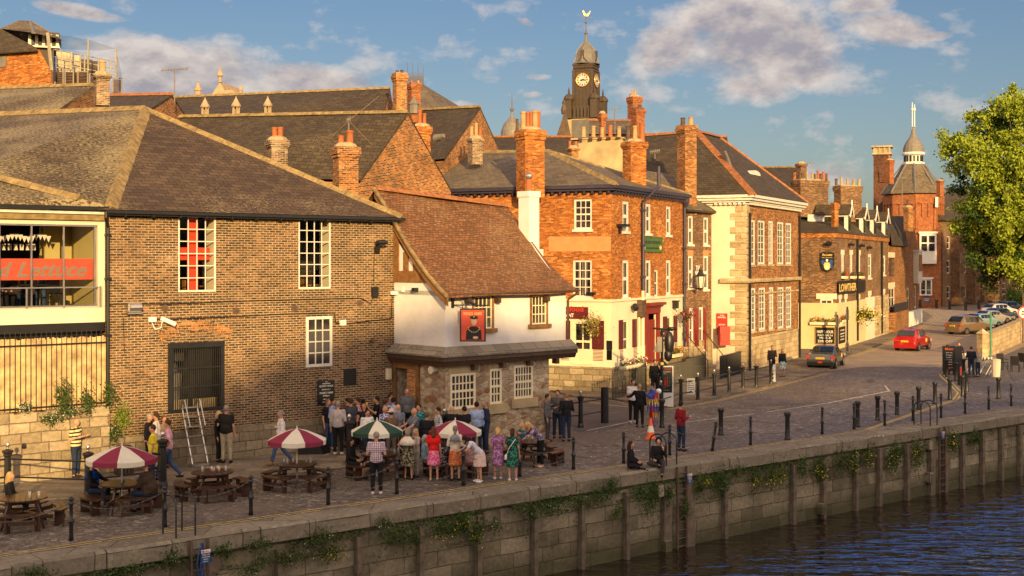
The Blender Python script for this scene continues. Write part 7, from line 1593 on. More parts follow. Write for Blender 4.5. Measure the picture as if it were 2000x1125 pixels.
FO = Fc(G(1502, 748), 80); m = MB(); r = (FO.u(1502), FO.u(1511), FO.z(1507, 749), FO.z(1507, 711)); FO.box(m, *r, .25, .28); nb = solo('open_sign', m, 'sign_white', 'white vertical sign reading OPEN on the last railing post', 'sign', tuple(FO.P(r[0], r[2])))
m = MB()
for i, c in enumerate('OPEN'): letters(m, c, FO.P((r[0] + r[1]) / 2, r[3] - .42 - i * .2, .28), FO.d, V(0, 0, 1), .19, .005, bold=.03)
build('lettering', m, 'sign_black', nb)
p = G(1655, 694); m = MB(); m.prism([p + V(-.35, 0, 0), p + V(-.05, 0, 1.1), p + V(.0, 0, 1.1), p + V(.3, 0, 0), p + V(.24, 0, 0), p + V(-.03, 0, .95), p + V(-.28, 0, 0)], V(.15, .5, 0)); m.box(p + V(-.02, 0, .1) + V(.03, 0, .9), V(.26, 0, -.85), V(.15, .5, 0), V(.02, 0, .01)); solo('pavement_board', m, 'sign_black', 'folding black pavement board outside the buff corner pub', 'pavement board', tuple(p))
def spike_rail(pts, h, label, z0=.08, step=.15):
 t_ = thing('railing', label, 'railing', tuple(pts[0])); m = MB(); m2 = MB()
 for a, b in zip(pts, pts[1:]):
  L = (b - a).length; n_ = int(L / step)
  for i in range(n_ + 1):
   q = a.lerp(b, i / max(1, n_)); m.tube(q + V(0, 0, z0 - .1), q + V(0, 0, z0 + h), .027, n=4); m.lathe(q + V(0, 0, z0 + h - .02), [(.028, 0), (.005, .1)], 4)
  d = (b - a)
  for z in (.12, h - .12): m2.box(a + V(0, 0, z0 + z), d, V(-d.y, d.x, 0).normalized() * .03, V(0, 0, .035))
 build('bar', m, 'black_iron', t_); build('rail', m2, 'black_iron', t_); return t_
spike_rail([G(1196, 779, .08), G(1262, 766, .08), C2.P(dC[0] - .4, 0, .1)], 1.25, 'black spiked railings before the cream wall left of the red door')
spike_rail([C2.P(dC[1] + .5, 0, .1), G(1302, 760, .08), G(1339, 752, .08)], 1.2, 'black spiked railings right of the red door steps')
spike_rail([G(1341, 750, .08), G(1378, 741, .08), G(1378, 733, .08)], 1.3, 'black railings round the basement of the narrow brick house')
spike_rail([G(1406, 741, .08), G(1447, 729, .08)], 1.2, 'black railings beside the stone steps of the cream house')
m = MB(); FD_ = Fc(G(1388, 742), 60)
for k in range(7): FD_.box(m, -.2, 1.2, 0, .25 * (7 - k), -2.2 + k * .3 - .3, -2.2 + k * .3)
solo('stone_steps', m, 'stone_warm', 'flight of stone steps up to the cream town house', 'steps', tuple(FD_.P(0, 0)))
m = MB()
for s_ in (-.2, 1.2):
 m.path([FD_.P(s_, .1, 0) , FD_.P(s_, 1.1, 0), FD_.P(s_, 2.7, -2.2), FD_.P(s_, 1.8, -2.2)], .025, 5)
 for k in range(5): m.tube(FD_.P(s_, .3 * k, -.45 * k), FD_.P(s_, 1.1 + .33 * k, -.45 * k), .018, n=4)
solo('handrail', m, 'black_iron', 'black handrails zigzagging beside the stone steps', 'handrail', tuple(FD_.P(0, 1)))
m = MB(); p = G(1358, 738); m.cbox(p + V(0, 0, .6), .9, .5, 1.1, .5); m.cbox(p + V(0, 0, 1.17), .96, .56, .08, .5); solo('bin_store', m, 'sign_black', 'black wheeled refuse bin behind the basement railings', 'bin', tuple(p))
p = G(1293, 797); t_ = thing('signal_post', 'black signal post with its head wrapped in a black bag', 'signal post', tuple(p)); m = MB(); m.tube(p, p + V(0, 0, 3.7), .07, n=8); m.tube(p + V(-.45, 0, 3.7), p + V(.5, 0, 3.6), .05, n=6); build('post', m, 'sign_black', t_)
m = MB(); m.ball(p + V(.32, -.05, 3.0), .24, .2, .58, 7, 6); m.ball(p + V(.28, -.05, 2.45), .2, .18, .3, 8, 6); m.cbox(p + V(.45, 0, 3.68), .4, .2, .14); build('bagged_head', m, 'sign_black', t_, True); m = MB(); m.prism([p + V(-.15, 0, 3.3), p + V(-.4, 0, 2.6), p + V(-.02, 0, 2.55)], V(0, .04, 0)); m.cbox(p + V(-.12, -.06, 2.95), .22, .03, .7); build('sign_back', m, 'lead_grey', t_)
m = MB(); m.lathe(p + V(0, 0, 2.0), [(.075, 0), (.075, .12)], 8); build('yellow_band', m, 'plate_yellow', t_)
p = G(1919, 697); rw = thing('pier', 'square sandstone gate pier with a pointed cap beside the parked cars', 'stone pier', tuple(p)); m = MB(); m.cbox(p + V(0, 0, .8), .55, .55, 1.6, .4); build('shaft', m, 'stone_warm', rw); m = MB(); m.lathe(p + V(0, 0, 1.6), [(.43, 0), (.43, .08), (.03, .40)], 4, rz=.4 + math.pi / 4); build('cap', m, 'stone_warm', rw)
a, b = G(1940, 694), G(2075, 632); m = MB(); m.prism([a, b, b + V(0, 0, 2.0), a + V(0, 0, 1.5)], V(-.4, .35, 0)); m.prism([a + V(.05, -.05, 1.5), b + V(.05, -.05, 2.0), b + V(.05, -.05, 2.15), a + V(.05, -.05, 1.65)], V(-.5, .5, 0)); solo('ramp_wall', m, 'stone_warm', 'pale stone wall climbing to the right behind the parked cars', 'wall', tuple(a))
m = MB(); a, b = G(1956, 742), G(2100, 690); m.prism([G(1955, 697), G(2110, 630), G(2200, 660), G(1980, 745)], V(0, 0, .02)); tag(build('ramp', m, 'asphalt', None, loc=(0, 0, 0)), kind='structure')
p = G(1935, 697); m = MB(); m.tube(p, p + V(0, 0, 3.2), .07, n=8); plain('green_paint', (.06, .22, .14), .4); solo('green_post', m, 'green_paint', 'slim green post standing beside the stone pier', 'post', tuple(p))
p = G(1998, 670); t_ = thing('road_sign', 'round red and white road sign at the right edge of the picture', 'road sign', tuple(p)); m = MB(); m.tube(p, p + V(0, 0, 4.2), .06, n=6); build('post', m, 'rust_iron', t_)
Fs = Fc(ray(1998, 610, p.y - .15), 90); m = MB(); c = pz(p.y, 611); disc(m, Fs, .1, c, .55, .55, 0, 20); build('face', m, 'sign_red', t_); m = MB(); disc(m, Fs, .1, c, .42, .42, .006, 20); build('centre', m, 'sign_white', t_); m = MB(); Fs.box(m, -.12, .32, c + .04, c + .16, .012, .02); Fs.box(m, -.15, .35, c - .16, c - .04, .012, .02); build('symbol', m, 'sign_black', t_)
p = G(1852, 733); t_ = thing('menu_board', 'tall black folding menu board with orange heading by the food stall', 'menu board', tuple(p)); Fm = Fc(p, 80)
m = MB(); Fm.box(m, -.35, .45, .25, 1.75, -.05, 0); Fm.box(m, -.3, -.22, 0, .25, -.05, 0); Fm.box(m, .32, .40, 0, .25, -.05, 0); m.box(Fm.P(.45, .25, 0), Fm.d * .7 + V(0, .6, 0), Fm.n * -.05, V(0, 0, 1.45)); build('board', m, 'sign_black', t_)
m = MB(); letters(m, 'Menu', Fm.P(.05, 1.5, 0), Fm.d, V(0, 0, 1), .2, .01, width=.5, bold=.02); letters(m, 'Burgers', Fm.P(.05, .42, 0), Fm.d, V(0, 0, 1), .12, .01, width=.5); build('lettering', m, 'cone_orange', t_); m = MB()
for i in range(6): letters(m, ('Hot dog', 'Chips', 'Coffee', 'Tea', 'Cakes', 'Crepes')[i], Fm.P(.05, 1.32 - i * .14, 0), Fm.d, V(0, 0, 1), .09, .01, width=.4)
build('lettering', m, 'sign_white', t_)
for (x, y, w, lb) in ((1884, 724, .9, 'timber topped folding table with cups at the food stall'), (1908, 732, 1.3, 'folding table with crossed white legs, left of the pair at the stall'), (1929, 733, 1.2, 'folding table with crossed white legs, right of the pair at the stall')):
 p = G(x, y); t_ = thing('folding_table', lb, 'table', tuple(p)); m = MB(); m.cbox(p + V(0, .2, .92), w, .6, .04); build('tabletop', m, 'oak_timber' if w < 1 else 'sign_black', t_)
 for sx in (-.3, .3):
  for sy in (-.25, .25): m = MB(); m.tube(p + V(sx - .25 * (w > 1), .2 + sy, 0), p + V(sx + .25 * (w > 1), .2 + sy, .9), .022, n=5); build('leg', m, 'sign_white' if w > 1 else 'lead_grey', t_)
 m = MB()
 for k in range(4): m.lathe(p + V(-.3 + k * .2, .15 + .05 * (k % 2), .94), [(.05, 0), (.06, .12)], 7)
 solo('crockery', m, 'sign_white', 'white cups set out on the ' + lb[:44].rsplit(' ', 1)[0], 'crockery', tuple(p + V(0, 0, .94)))
p = G(1945, 736); m = MB(); m.lathe(p, [(.24, 0), (.28, 1.0), (.3, 1.02), (.1, 1.06)], 10); solo('waste_bin', m, 'render_buff', 'tall pale waste bin at the end of the stall tables', 'bin', tuple(p))
for (x, y, rz, lb) in ((1958, 722, .3, 'dark cafe chair next to the pale waste bin'), (1983, 727, 2.6, 'dark wicker cafe chair with its back to the viewer'), (2000, 720, 2.0, 'dark cafe chair cut by the right edge of the picture')):
 p = G(x, y); t_ = thing('cafe_chair', lb, 'chair', (0, 0, 0)); m = MB(); m.cbox(V(0, 0, .46), .5, .5, .05); build('seat', m, 'sign_black', t_); m = MB(); m.cbox(V(0, .24, .75), .5, .05, .5); build('backrest', m, 'sign_black', t_)
 for sx in (-.22, .22):
  for sy in (-.22, .22): m = MB(); m.tube(V(sx, sy, 0), V(sx, sy, .46), .025, n=5); build('leg', m, 'sign_black', t_)
  m = MB(); m.cbox(V(sx, 0, .66), .04, .5, .04); build('armrest', m, 'sign_black', t_)
 place(t_, p, rz)
p = FA.P(FA.u(577), .06, 1.0); m = MB(); m.prism([p + V(-.45, 0, 0), p + V(.45, 0, 0), p + V(.25, 0, .62), p + V(-.05, 0, .70), p + V(-.35, 0, .5)], V(.2, .5, 0)); solo('covered_board', m, 'sign_black', 'low black covered heap against the brick wall behind the walking man', 'covered heap', tuple(p))
p = G(242, 925, .06); t_ = thing('slatted_bin', 'dark slatted litter bin behind the first parasol', 'litter bin', tuple(p)); m = MB(); m.lathe(p, [(.27, 0), (.27, .85), (.20, .9)], 12); build('liner', m, 'sign_black', t_); m = MB()
for k in range(18): a = k * math.pi / 9; m.cbox(p + V(.29 * math.cos(a), .29 * math.sin(a), .43), .025, .06, .8, a)
build('slats', m, 'dark_timber', t_)
for (x, y, lb) in ((46, 942, 'black curved vent pipe rising before the garden wall'),):
 p = G(x, y, .05); m = MB(); m.tube(p, p + V(0, 0, 1.0), .07, n=8); m.path([p + V(0, 0, 1.0), p + V(.02, -.03, 1.12), p + V(.06, -.12, 1.16), p + V(.08, -.18, 1.08)], .065, 8); solo('vent_pipe', m, 'black_iron', lb, 'vent pipe', tuple(p))
for (x, y) in ((1797, 602), (1815, 602), (1829, 603), (1855, 605), (1886, 607), (1912, 605)):
 p = G(x, y); m = MB(); m.cbox(p + V(0, 0, .6), .3, .3, 1.25); m.cbox(p + V(0, 0, 1.25), .4, .4, .08); tag(build('far_bollard', m, 'sign_black', None, loc=tuple(p)), 'dark bollard on the far pavement near the red brick house', 'bollard', 'bollards on the far pavement')
p = G(1616, 690); 
for (x, z0, z1, lb) in ((1635, .1, 2.8, 'tall dark pole at the corner of the buff pub wall'), (1655, .1, 3.4, 'black and white pole carrying a small flag sign at the pub')):
 q = G(x, 688); m = MB(); m.tube(q, q + V(0, 0, z1), .07, n=6); m.cbox(q + V(0, 0, z1 * .82), .22, .1, .8); solo('banner_pole', m, 'sign_black', lb, 'pole', tuple(q))
# people
def cm(c):
 """cloth material by rgb, or a pattern (kind, a, b)"""
 k = 'cloth_' + str(c)
 if k in MATS: return k
 if not isinstance(c[0], str): plain(k, c, .85, var=.22, ns=9, bump=.4, bs=25, spec=.2); return k
 m, t, b = mk(k); v = coords(t); b.inputs['Roughness'].default_value = .85; kind, a, c2 = c
 s = nd(t, 'ShaderNodeSeparateXYZ'); t.links.new(v, s.inputs[0])
 def band(o, f, w): return mth(t, 'GREATER_THAN', mth(t, 'FRACT', mth(t, 'MULTIPLY', s.outputs[o], f)), w)
 if kind == 'str': f = band(2, 9, .55)
 elif kind == 'chk': f = mth(t, 'MULTIPLY', mth(t, 'ADD', band(2, 16, .6), band(0, 16, .6)), .5)
 else: f = ramp(t, tnoise(t, v, 17, 2, .5), [(.50, g3(0)), (.54, g3(1))])
 t.links.new(mixc(t, f, a, c2), b.inputs['Base Color']); return k
SK = (.52, .27, .17)
plain('skin', SK, .55, var=.12, ns=6); plain('skin_tan', (.42, .20, .12), .55, var=.12, ns=6); plain('face_mark', (.10, .04, .03), .6)
def fuse(name, mb, voxel, mat_, parent, extra=None, label=None):
 """melt overlapping limbs into one continuous surface"""
 me = bpy.data.meshes.new('t'); me.from_pydata([tuple(v) for v in mb.v], [], mb.f)
 o = bpy.data.objects.new('t', me); C.objects.link(o)
 r = o.modifiers.new('r', 'REMESH'); r.mode = 'VOXEL'; r.voxel_size = voxel; r.use_smooth_shade = True
 s = o.modifiers.new('s', 'SMOOTH'); s.factor = .5; s.iterations = 2
 dg = bpy.context.evaluated_depsgraph_get(); new = bpy.data.meshes.new_from_object(o.evaluated_get(dg)); bpy.data.objects.remove(o)
 mats_ = [mat_]
 if extra is not None:
  bm = bmesh.new(); bm.from_mesh(new)
  for mb2, mi in extra:
   vs = [bm.verts.new(v) for v in mb2.v]
   for f in mb2.f:
    try: q = bm.faces.new([vs[i] for i in f]); q.material_index = mi; q.smooth = True
    except ValueError: pass
  bm.to_mesh(new); bm.free(); mats_ = [mat_, 'face_mark']
 new.materials.clear()
 for k in mats_: new.materials.append(MATS[k])
 new.name = name; ob = bpy.data.objects.new(name, new); C.objects.link(ob); ob.parent = parent
 if label: ob['label'] = label
 return ob
ARM = dict(down=((.05, .02, -.29), (.07, -.05, -.54), (.07, -.09, -.70)), bent=((.07, .04, -.28), (.02, -.20, -.20), (-.02, -.33, -.15)), hip=((.16, .08, -.25), (.03, -.01, -.43), (-.01, -.04, -.55)),
           cross=((.06, -.02, -.28), (-.13, -.2, -.22), (-.24, -.19, -.2)), reach=((.05, -.2, -.2), (.03, -.42, -.28), (.02, -.56, -.34)), face=((.06, -.08, -.27), (-.02, -.2, -.04), (-.06, -.19, .10)),
           lap=((.05, -.06, -.28), (-.02, -.27, -.36), (-.08, -.38, -.38)), up=((.1, -.12, -.22), (.08, -.34, -.05), (.08, -.42, .08)), out=((.2, -.1, -.2), (.38, -.26, -.22), (.46, -.36, -.2)))
def person(px, ytop, h, face, label, top, bot, hair=('short', (.05, .03, .02)), arms=('down', 'down'), pose='stand', sleeve='short', low='trousers', shoe=(.03, .02, .02), pos=None, z=0.06, tilt=0, fat=1.0, fem=False, extra=None, skin='skin', group=None):
 s = h / 1.75; k = h * math.cos(R(tilt) * .5) / CAMH
 if pos is None:
  if ytop > 5000: p = G(px, ytop - 5000, z)
  else: D = (CAMH - z - h) * F_PX / (ytop - HZ); p = V((px - 1000) / F_PX * D, D, z)
 else: p = Vector(pos)
 for F, a, b in ((FA, -1e3, 770), (B2, 869, 1112)):
  if ytop and a < px < b and px != 795 and px != 787:
   q = (p - F.o).dot(F.n)
   if q < .42:
    r_ = V(p.x, p.y, 0); p = p + r_ * ((.42 - q) / r_.dot(F.n))
 root = thing('person', label, 'person', (0, 0, 0), group); fat *= 1.12 if not fem else 1.06
 W = (.158 if fem else .182); hipz = {'sit': .50, 'floor': .13, 'edge': .13}.get(pose, .93)
 dz = hipz - .93; cx, sx_ = math.cos(R(tilt)), math.sin(R(tilt))
 def T(x, y, zz):
  zz += dz - hipz; return V(x, y * cx - zz * sx_, hipz + zz * cx + y * sx_) * s
 def L(x, y, zz): return V(x, y, zz) * s
 leg = {'stand': [((.095, 0, .93), (.10, -.01, .50), (.10, .02, .08)), ((-.095, 0, .93), (-.11, -.03, .50), (-.12, -.02, .08))],
           'walk': [((.09, 0, .92), (.09, -.20, .53), (.09, -.30, .10)), ((-.09, 0, .92), (-.09, .06, .50), (-.09, .38, .14))],
           'sit': [((.10, 0, .50), (.13, -.42, .50), (.12, -.40, .08)), ((-.10, 0, .50), (-.13, -.42, .50), (-.14, -.46, .08))],
           'floor': [((.10, 0, .13), (.30, -.30, .15), (-.02, -.36, .07)), ((-.10, 0, .13), (-.30, -.28, .14), (.04, -.30, .06))],
           'edge': [((.10, 0, .13), (.14, -.38, .22), (.10, -.52, -.20)), ((-.10, 0, .13), (-.34, -.26, .13), (.02, -.30, .07))]}[pose]
 sh = [(sg, T(W * sg, 0, 1.42)) for sg in (1, -1)]
 arm = []
 for (sg, q), nm in zip(sh, arms):
  e, w, t_ = [Vector((a[0] * sg, a[1], a[2])) * s for a in ARM[nm]]; 
  if tilt > 15: e, w, t_ = [Vector((a.x, a.y * cx - a.z * 0 - .0, a.z)) for a in (e, w, t_)]
  arm.append((q, q + e, q + w, q + t_))
 b = MB(); f = fat
 def ell(m, c, rx, ry, rz, n=10, mm=7): 
  M = Matrix.Rotation(R(tilt), 3, 'X'); m.ball(c, rx * s, ry * s, rz * s, n, mm, M=M)
 hc = T(0, -.02, 1.64)
 if tilt > 15: hc = T(0, -.06, 1.61)
 ell(b, hc, .081, .098, .118); ell(b, hc + V(0, -.03, -.055) * s, .052, .06, .055); b.tube(T(0, .01, 1.44), T(0, 0, 1.57), .058 * s, .052 * s, 8)
 b.ball(hc + V(0, -.10, -.015) * s, .014 * s, .02 * s, .022 * s, 6, 4)
 for sg in (1, -1): b.ball(hc + V(.078 * sg, .005, -.01) * s, .012 * s, .02 * s, .03 * s, 6, 4)
 ell(b, T(0, 0, 1.27), .155 * f, .10 * f, .2); ell(b, T(0, 0, 1.05), .14 * f, .10 * f, .18); ell(b, L(0, 0, hipz + .01), .145 * f, .11, .11); b.tube(T(W, 0, 1.42), T(-W, 0, 1.42), .05 * s, n=8)
 fing = MB()
 for q, e, w, t_ in arm:
  b.tube(q, e, .047 * s * f, .038 * s, 8); b.ball(e, .038 * s); b.tube(e, w, .038 * s, .026 * s, 8); pm = w.lerp(t_, .5); b.tube(w, pm, .028 * s, .036 * s, 8); b.ball(pm, .034 * s, n=8, m=5); b.ball(q, .052 * s)
  d = (t_ - w).normalized(); o_ = d.orthogonal().normalized()
  for i in range(4):
   a = pm + o_ * (.016 * (i - 1.5)) * s; ln = (.07, .085, .08, .06)[i] * s; c2 = d.cross(o_) * .02 * s; fing.tube(a, a + d * ln * .55 + c2 * .2, .0095 * s, n=5); fing.tube(a + d * ln * .55 + c2 * .2, a + d * ln + c2, .009 * s, .006 * s, 5)
  fing.tube(w.lerp(pm, .4) + o_ * .03 * s, pm + o_ * .055 * s + d * .02 * s, .011 * s, .008 * s, 5)
 for i, (a, kn, an) in enumerate(leg):
  a, kn, an = L(*a), L(*kn), L(*an); b.tube(a, kn, .075 * s, .05 * s, 8); b.ball(kn, .05 * s); b.tube(kn, an, .052 * s, .033 * s, 8); b.ball(an, .038 * s)
 mk_ = MB()
 for sg in (1, -1): mk_.ball(hc + V(.03 * sg, -.086, .012) * s, .012 * s, .008 * s, .007 * s, 6, 4); mk_.box(hc + V(.03 * sg - .016, -.094, .03) * s, V(.032, 0, 0) * s, V(0, .01, 0), V(0, 0, .006) * s)
 mk_.box(hc + V(-.02, -.088, -.06) * s, V(.04, 0, 0) * s, V(0, .01, 0), V(0, 0, .008) * s)
 fuse('body', b, .021, skin, root, [(fing, 0), (mk_, 1)])
 m = MB(); ell(m, T(0, 0, 1.27), .178 * f, .125 * f, .21); ell(m, T(0, 0, 1.06), .163 * f, .125 * f * f, .2); ell(m, L(0, 0, hipz + .03), .172 * f, .13 * f, .11); m.tube(T(W, 0, 1.415), T(-W, 0, 1.415), .066 * s, n=8)
 for q, e, w, t_ in arm:
  m.ball(q, .072 * s * min(f, 1.15), n=8, m=6)
  if sleeve == 'none': continue
  end = e if sleeve == 'short' else w; m.tube(q, q.lerp(e, .75) if sleeve == 'short' else e, .066 * s * min(f, 1.15), .056 * s, 8)
  if sleeve == 'long': m.ball(e, .054 * s); m.tube(e, e.lerp(w, .95), .053 * s, .042 * s, 8)
 m.tube(T(0, .01, 1.40), T(0, .005, 1.50), .075 * s, .062 * s, 8)
 fuse({'long': 'jacket' if pose != 'x' else 'top'}.get(sleeve, 'top'), m, .021, cm(top), root)
 m = MB(); ell(m, L(0, 0, hipz - .01), .168 * f, .128, .12)
 if low in ('skirt', 'dress'):
  ln = .40 if low == 'skirt' else .42
  if pose in ('stand', 'walk'): m.lathe(L(0, 0, .0), [(.15 * s * f, (.99) * s), (.19 * s * f, .80 * s), (.205 * s * f, .62 * s), (.215 * s * f, (.93 - ln - .02) * s), (.12 * s, (.93 - ln) * s)], 12)
  else:
   for a, kn, an in leg: m.tube(L(*a), L(*kn), .11 * s, .09 * s, 8)
   m.tube(L(0, -.05, hipz), L(0, -.36, hipz), .12 * s, .1 * s, 8)
 else:
  for a, kn, an in leg:
   a, kn, an = L(*a), L(*kn), L(*an); q = kn.lerp(an, .93 if low == 'trousers' else .1)
   m.tube(a, kn, .096 * s * min(f, 1.2), .072 * s, 8); m.ball(kn, .070 * s)
   if low == 'trousers': m.tube(kn, q, .070 * s, .062 * s, 8)
 fuse('skirt' if low in ('skirt', 'dress') else 'trousers', m, .021, cm(bot), root)
 m = MB()
 for a, kn, an in leg:
  an = L(*an); m.ball(an + V(0, -.06, -.045) * s, .048 * s, .125 * s, .042 * s, 8, 6); m.tube(an + V(0, .01, -.05) * s, an + V(0, .01, .0) * s, .045 * s, n=8)
 build('shoes', m, cm(shoe), root, True)
 st_, hcol = hair
 if st_ != 'bald':
  m = MB(); M = Matrix.Rotation(R(tilt), 3, 'X'); u = M @ V(0, .018, .028) * s
  m.ball(hc + u, .090 * s, .102 * s, .106 * s, 10, 7)
  if st_ in ('long', 'pony', 'bob'):
   w_ = {'long': .075, 'pony': .035, 'bob': .085}[st_]; ln = {'long': .27, 'pony': .26, 'bob': .12}[st_]
   m.tube(hc + M @ V(0, .06, .0) * s, hc + M @ V(0, .085, -ln * .7) * s, w_ * s, w_ * .95 * s, 8); m.ball(hc + M @ V(0, .08, -ln * .75) * s, w_ * s, w_ * .8 * s, .07 * s, 8, 6)
   if st_ == 'long':
    for sg in (1, -1): m.tube(hc + V(.06 * sg, .02, .02) * s, hc + V(.07 * sg, .02, -.16) * s, .03 * s, n=6)
  m2 = MB(); fr_ = []
  fuse('hair', m, .018, cm(hcol), root)
 if extra: extra(root, hc, T, L, s, arm)
 place(root, p, R(face)); return root
DK, NV, JN, BK, WH, GY, KH = (.035, .025, .02), (.02, .03, .06), (.05, .08, .16), (.012, .012, .014), (.72, .68, .66), (.13, .13, .14), (.38, .32, .21)
BR, BL, GR, BD = ('short', (.06, .03, .015)), ('long', (.50, .30, .12)), ('short', (.28, .24, .21)), ('bald', 0)
BS = ('short', (.025, .015, .012))
PP = person
def hatx(col, brim=.14, hgt=.10):
 def f(root, hc, T, L, s, arm): m = MB(); m.lathe(hc + V(0, .01, .05), [(brim * s, 0), (brim * s, .012), (.092 * s, .015), (.085 * s, hgt), (.05 * s, hgt + .015)], 14); build('hat', m, cm(col), root, True)
 return f
def bag(root, hc, T, L, s, arm, col=(.35, .03, .08), sz=.2):
 p = arm[1][3]; m = MB(); m.ball(p - V(0, 0, .26), sz, .09, .15, 10, 6); m.path([p + V(-.1, 0, -.15), p, p + V(.1, 0, -.15)], .012, 5); build('handbag', m, cm(col), root, True)
def scarf(col, w=.16):
 def f(root, hc, T, L, s, arm): m = MB(); m.lathe(T(0, .0, 1.36), [(.20, -.08), (.15, .06), (.07, .12)], 12); m.box(T(.02, -.17, 1.02), V(.08, 0, 0), V(0, .03, 0), V(0, 0, .36)); build('scarf', m, cm(col), root, True)
 return f
def drink(root, hc, T, L, s, arm): m = MB(); p = arm[0][3]; m.lathe(p + V(0, 0, -.04), [(.03, 0), (.04, .14)], 8); build('held_glass', m, 'lager', root, True)
def shawl(root, hc, T, L, s, arm): m = MB(); m.lathe(T(0, .01, 1.30), [(.26, -.10), (.24, .02), (.13, .14), (.07, .17)], 14); build('shawl', m, cm((.62, .56, .46)), root, True)
def parrot(root, hc, T, L, s, arm):
 for nm, col, z0, z1, n_, r0_ in (('red_feathers', (.55, .03, .02), 1.40, 1.05, 7, .24), ('yellow_feathers', (.75, .55, .02), 1.15, .85, 7, .27), ('blue_feathers', (.02, .09, .45), .95, .60, 7, .26), ('tail_red', (.55, .03, .02), .8, .50, 3, .2), ('tail_yellow', (.75, .55, .02), .60, .30, 3, .22), ('tail_blue', (.02, .09, .45), .42, .10, 3, .22)):
  m = MB()
  for i in range(n_):
   a = R(-60 + 150 * i / (n_ - 1)) if n_ > 3 else R(0 + 30 * i); a1 = a + R(9 if n_ > 3 else 8); a0 = a - R(11 if n_ > 3 else 8); k = r0_
   m.prism([V(k * .8 * math.cos(a0), k * .8 * math.sin(a0), z0), V(k * .8 * math.cos(a1), k * .8 * math.sin(a1), z0), V(k * 1.05 * math.cos(a), k * 1.05 * math.sin(a), z1)], V(.02 * math.cos(a), .02 * math.sin(a), 0))
  build(nm, m, cm(col), root)
 m = MB(); c = T(0, .26, 1.42); m.ball(c, .13, .12, .11, 10, 7); build('hood', m, cm((.8, .78, .74)), root, True); m = MB(); m.ball(c + V(0, .12, 0), .06, .09, .06, 8, 6); m.ball(c + V(-.10, .02, .04), .04, .04, .04, 8, 6); build('beak', m, cm(BK), root, True)
CR = 'men drinking outside the pub door'
PP(640, 771, 1.80, 60, 'man in black T-shirt and jeans standing beneath the ghost walk board', BK, JN, ('short', (.20, .09, .04)))
PP(649, 778, 1.82, 85, 'man in light blue shirt and jeans beside the wall, facing right', (.25, .34, .58), JN, BS, ('down', 'bent'), sleeve='long', shoe=WH)
PP(660, 784, 1.86, 175, 'man in stone grey shirt and black trousers seen from behind, left of the crowd', (.42, .37, .35), BK, GR, ('down', 'bent'), sleeve='long', shoe=WH)
PP(679, 771, 1.78, -100, 'dark haired man in black jacket behind the grey T-shirt man', BK, BK, BS, sleeve='long')
PP(685, 779, 1.84, -150, 'man in charcoal T-shirt with sunglasses pushed up on his head', (.05, .05, .06), BK, BR)
PP(699, 777, 1.80, -85, 'man in pink shirt facing left in the pub crowd', (.62, .30, .34), BK, BR, ('bent', 'down'), sleeve='long')
PP(709, 778, 1.70, 165, 'dark haired man half hidden behind the pink shirt man', BK, BK, BS)
PP(711, 789, 1.72, -165, 'bald man in black vest seen from behind', BK, BK, BD, ('bent', 'down'), sleeve='none', skin='skin_tan')
PP(717, 800, 1.70, 35, 'smiling dark haired man in white shirt by the green parasol', WH, NV, BS, ('bent', 'down'), sleeve='long')
PP(736, 775, 1.82, -70, 'man in black shirt holding out a drink, centre of the crowd', BK, BK, BS, ('up', 'down'), extra=drink)
PP(752, 781, 1.75, 150, 'man in dark purple jacket with brown hair, before the pub corner', (.03, .02, .035), BK, BR, sleeve='long')
PP(762, 768, 1.80, 50, 'man in mauve shirt nearest the pub door frame', (.28, .2, .3), DK, BS, sleeve='long')
PP(768, 777, 1.79, 175, 'man in pale blue shirt with black hair seen from behind by the door', (.36, .45, .58), NV, BS, sleeve='long')
PP(751, 793, 1.78, 60, 'bald man in blue flowered shirt', ('flo', (.03, .08, .25), (.6, .6, .7)), NV, BD, ('bent', 'down'), skin='skin')
PP(764, 801, 1.70, -170, 'person in pale straw hat and brown top', (.14, .085, .05), (.14, .11, .09), BR, extra=hatx((.70, .45, .34)))
PP(777, 790, 1.80, 165, 'bald man in grey marl shirt behind the straw hat', (.16, .18, .22), DK, BD)
PP(795, 759, 1.80, 5, 'bald man in grey jumper standing on the pub door step', (.13, .13, .14), BK, BD, ('down', 'down'), sleeve='long', z=.35)
PP(787, 751, 1.66, 25, 'blonde woman in black just inside the pub doorway', BK, BK, ('bob', (.55, .36, .16)), z=.36, fem=True, sleeve='long')
PP(810, 797, 1.86, -60, 'big bald man in grey polo shirt stretching out his arm', (.14, .15, .18), DK, BD, ('reach', 'reach'), fat=1.25)
PP(818, 790, 1.76, -15, 'dark haired man in black and teal T-shirt smiling', ('flo', BK, (.02, .35, .38)), NV, BS)
PP(834, 805, 1.75, 170, 'balding man in black shirt seen from behind, below the pub corner', BK, BK, ('short', (.12, .08, .06)), sleeve='long')
PP(856, 796, 1.78, -70, 'dark haired man in black and white checked shirt', ('chk', (.6, .6, .62), (.03, .03, .05)), NV, BS, ('bent', 'bent'), sleeve='long')
PP(883, 793, 1.78, 165, 'bald man in black jacket under the large pub window', BK, BK, BD, ('out', 'down'), sleeve='long')
PP(907, 794, 1.76, -140, 'short haired man in black T-shirt leaning on the rail', BK, NV, BS, ('bent', 'down'))
PP(931, 785, 1.82, 175, 'man in pale blue shirt seen from behind at the rail', (.30, .38, .60), NV, BS, ('hip', 'down'), sleeve='long')
PP(949, 782, 1.86, -75, 'grey haired man in navy jumper and jeans at the right of the crowd', (.02, .03, .06), NV, ('short', (.3, .2, .16)), ('cross', 'cross'), sleeve='long')
PP(735, 844, 1.82, 180, 'man in purple checked shirt and dark jeans standing at the green parasol table', ('chk', (.60, .48, .48), (.09, .04, .18)), BK, GR, ('bent', 'bent'), z=0, shoe=WH)
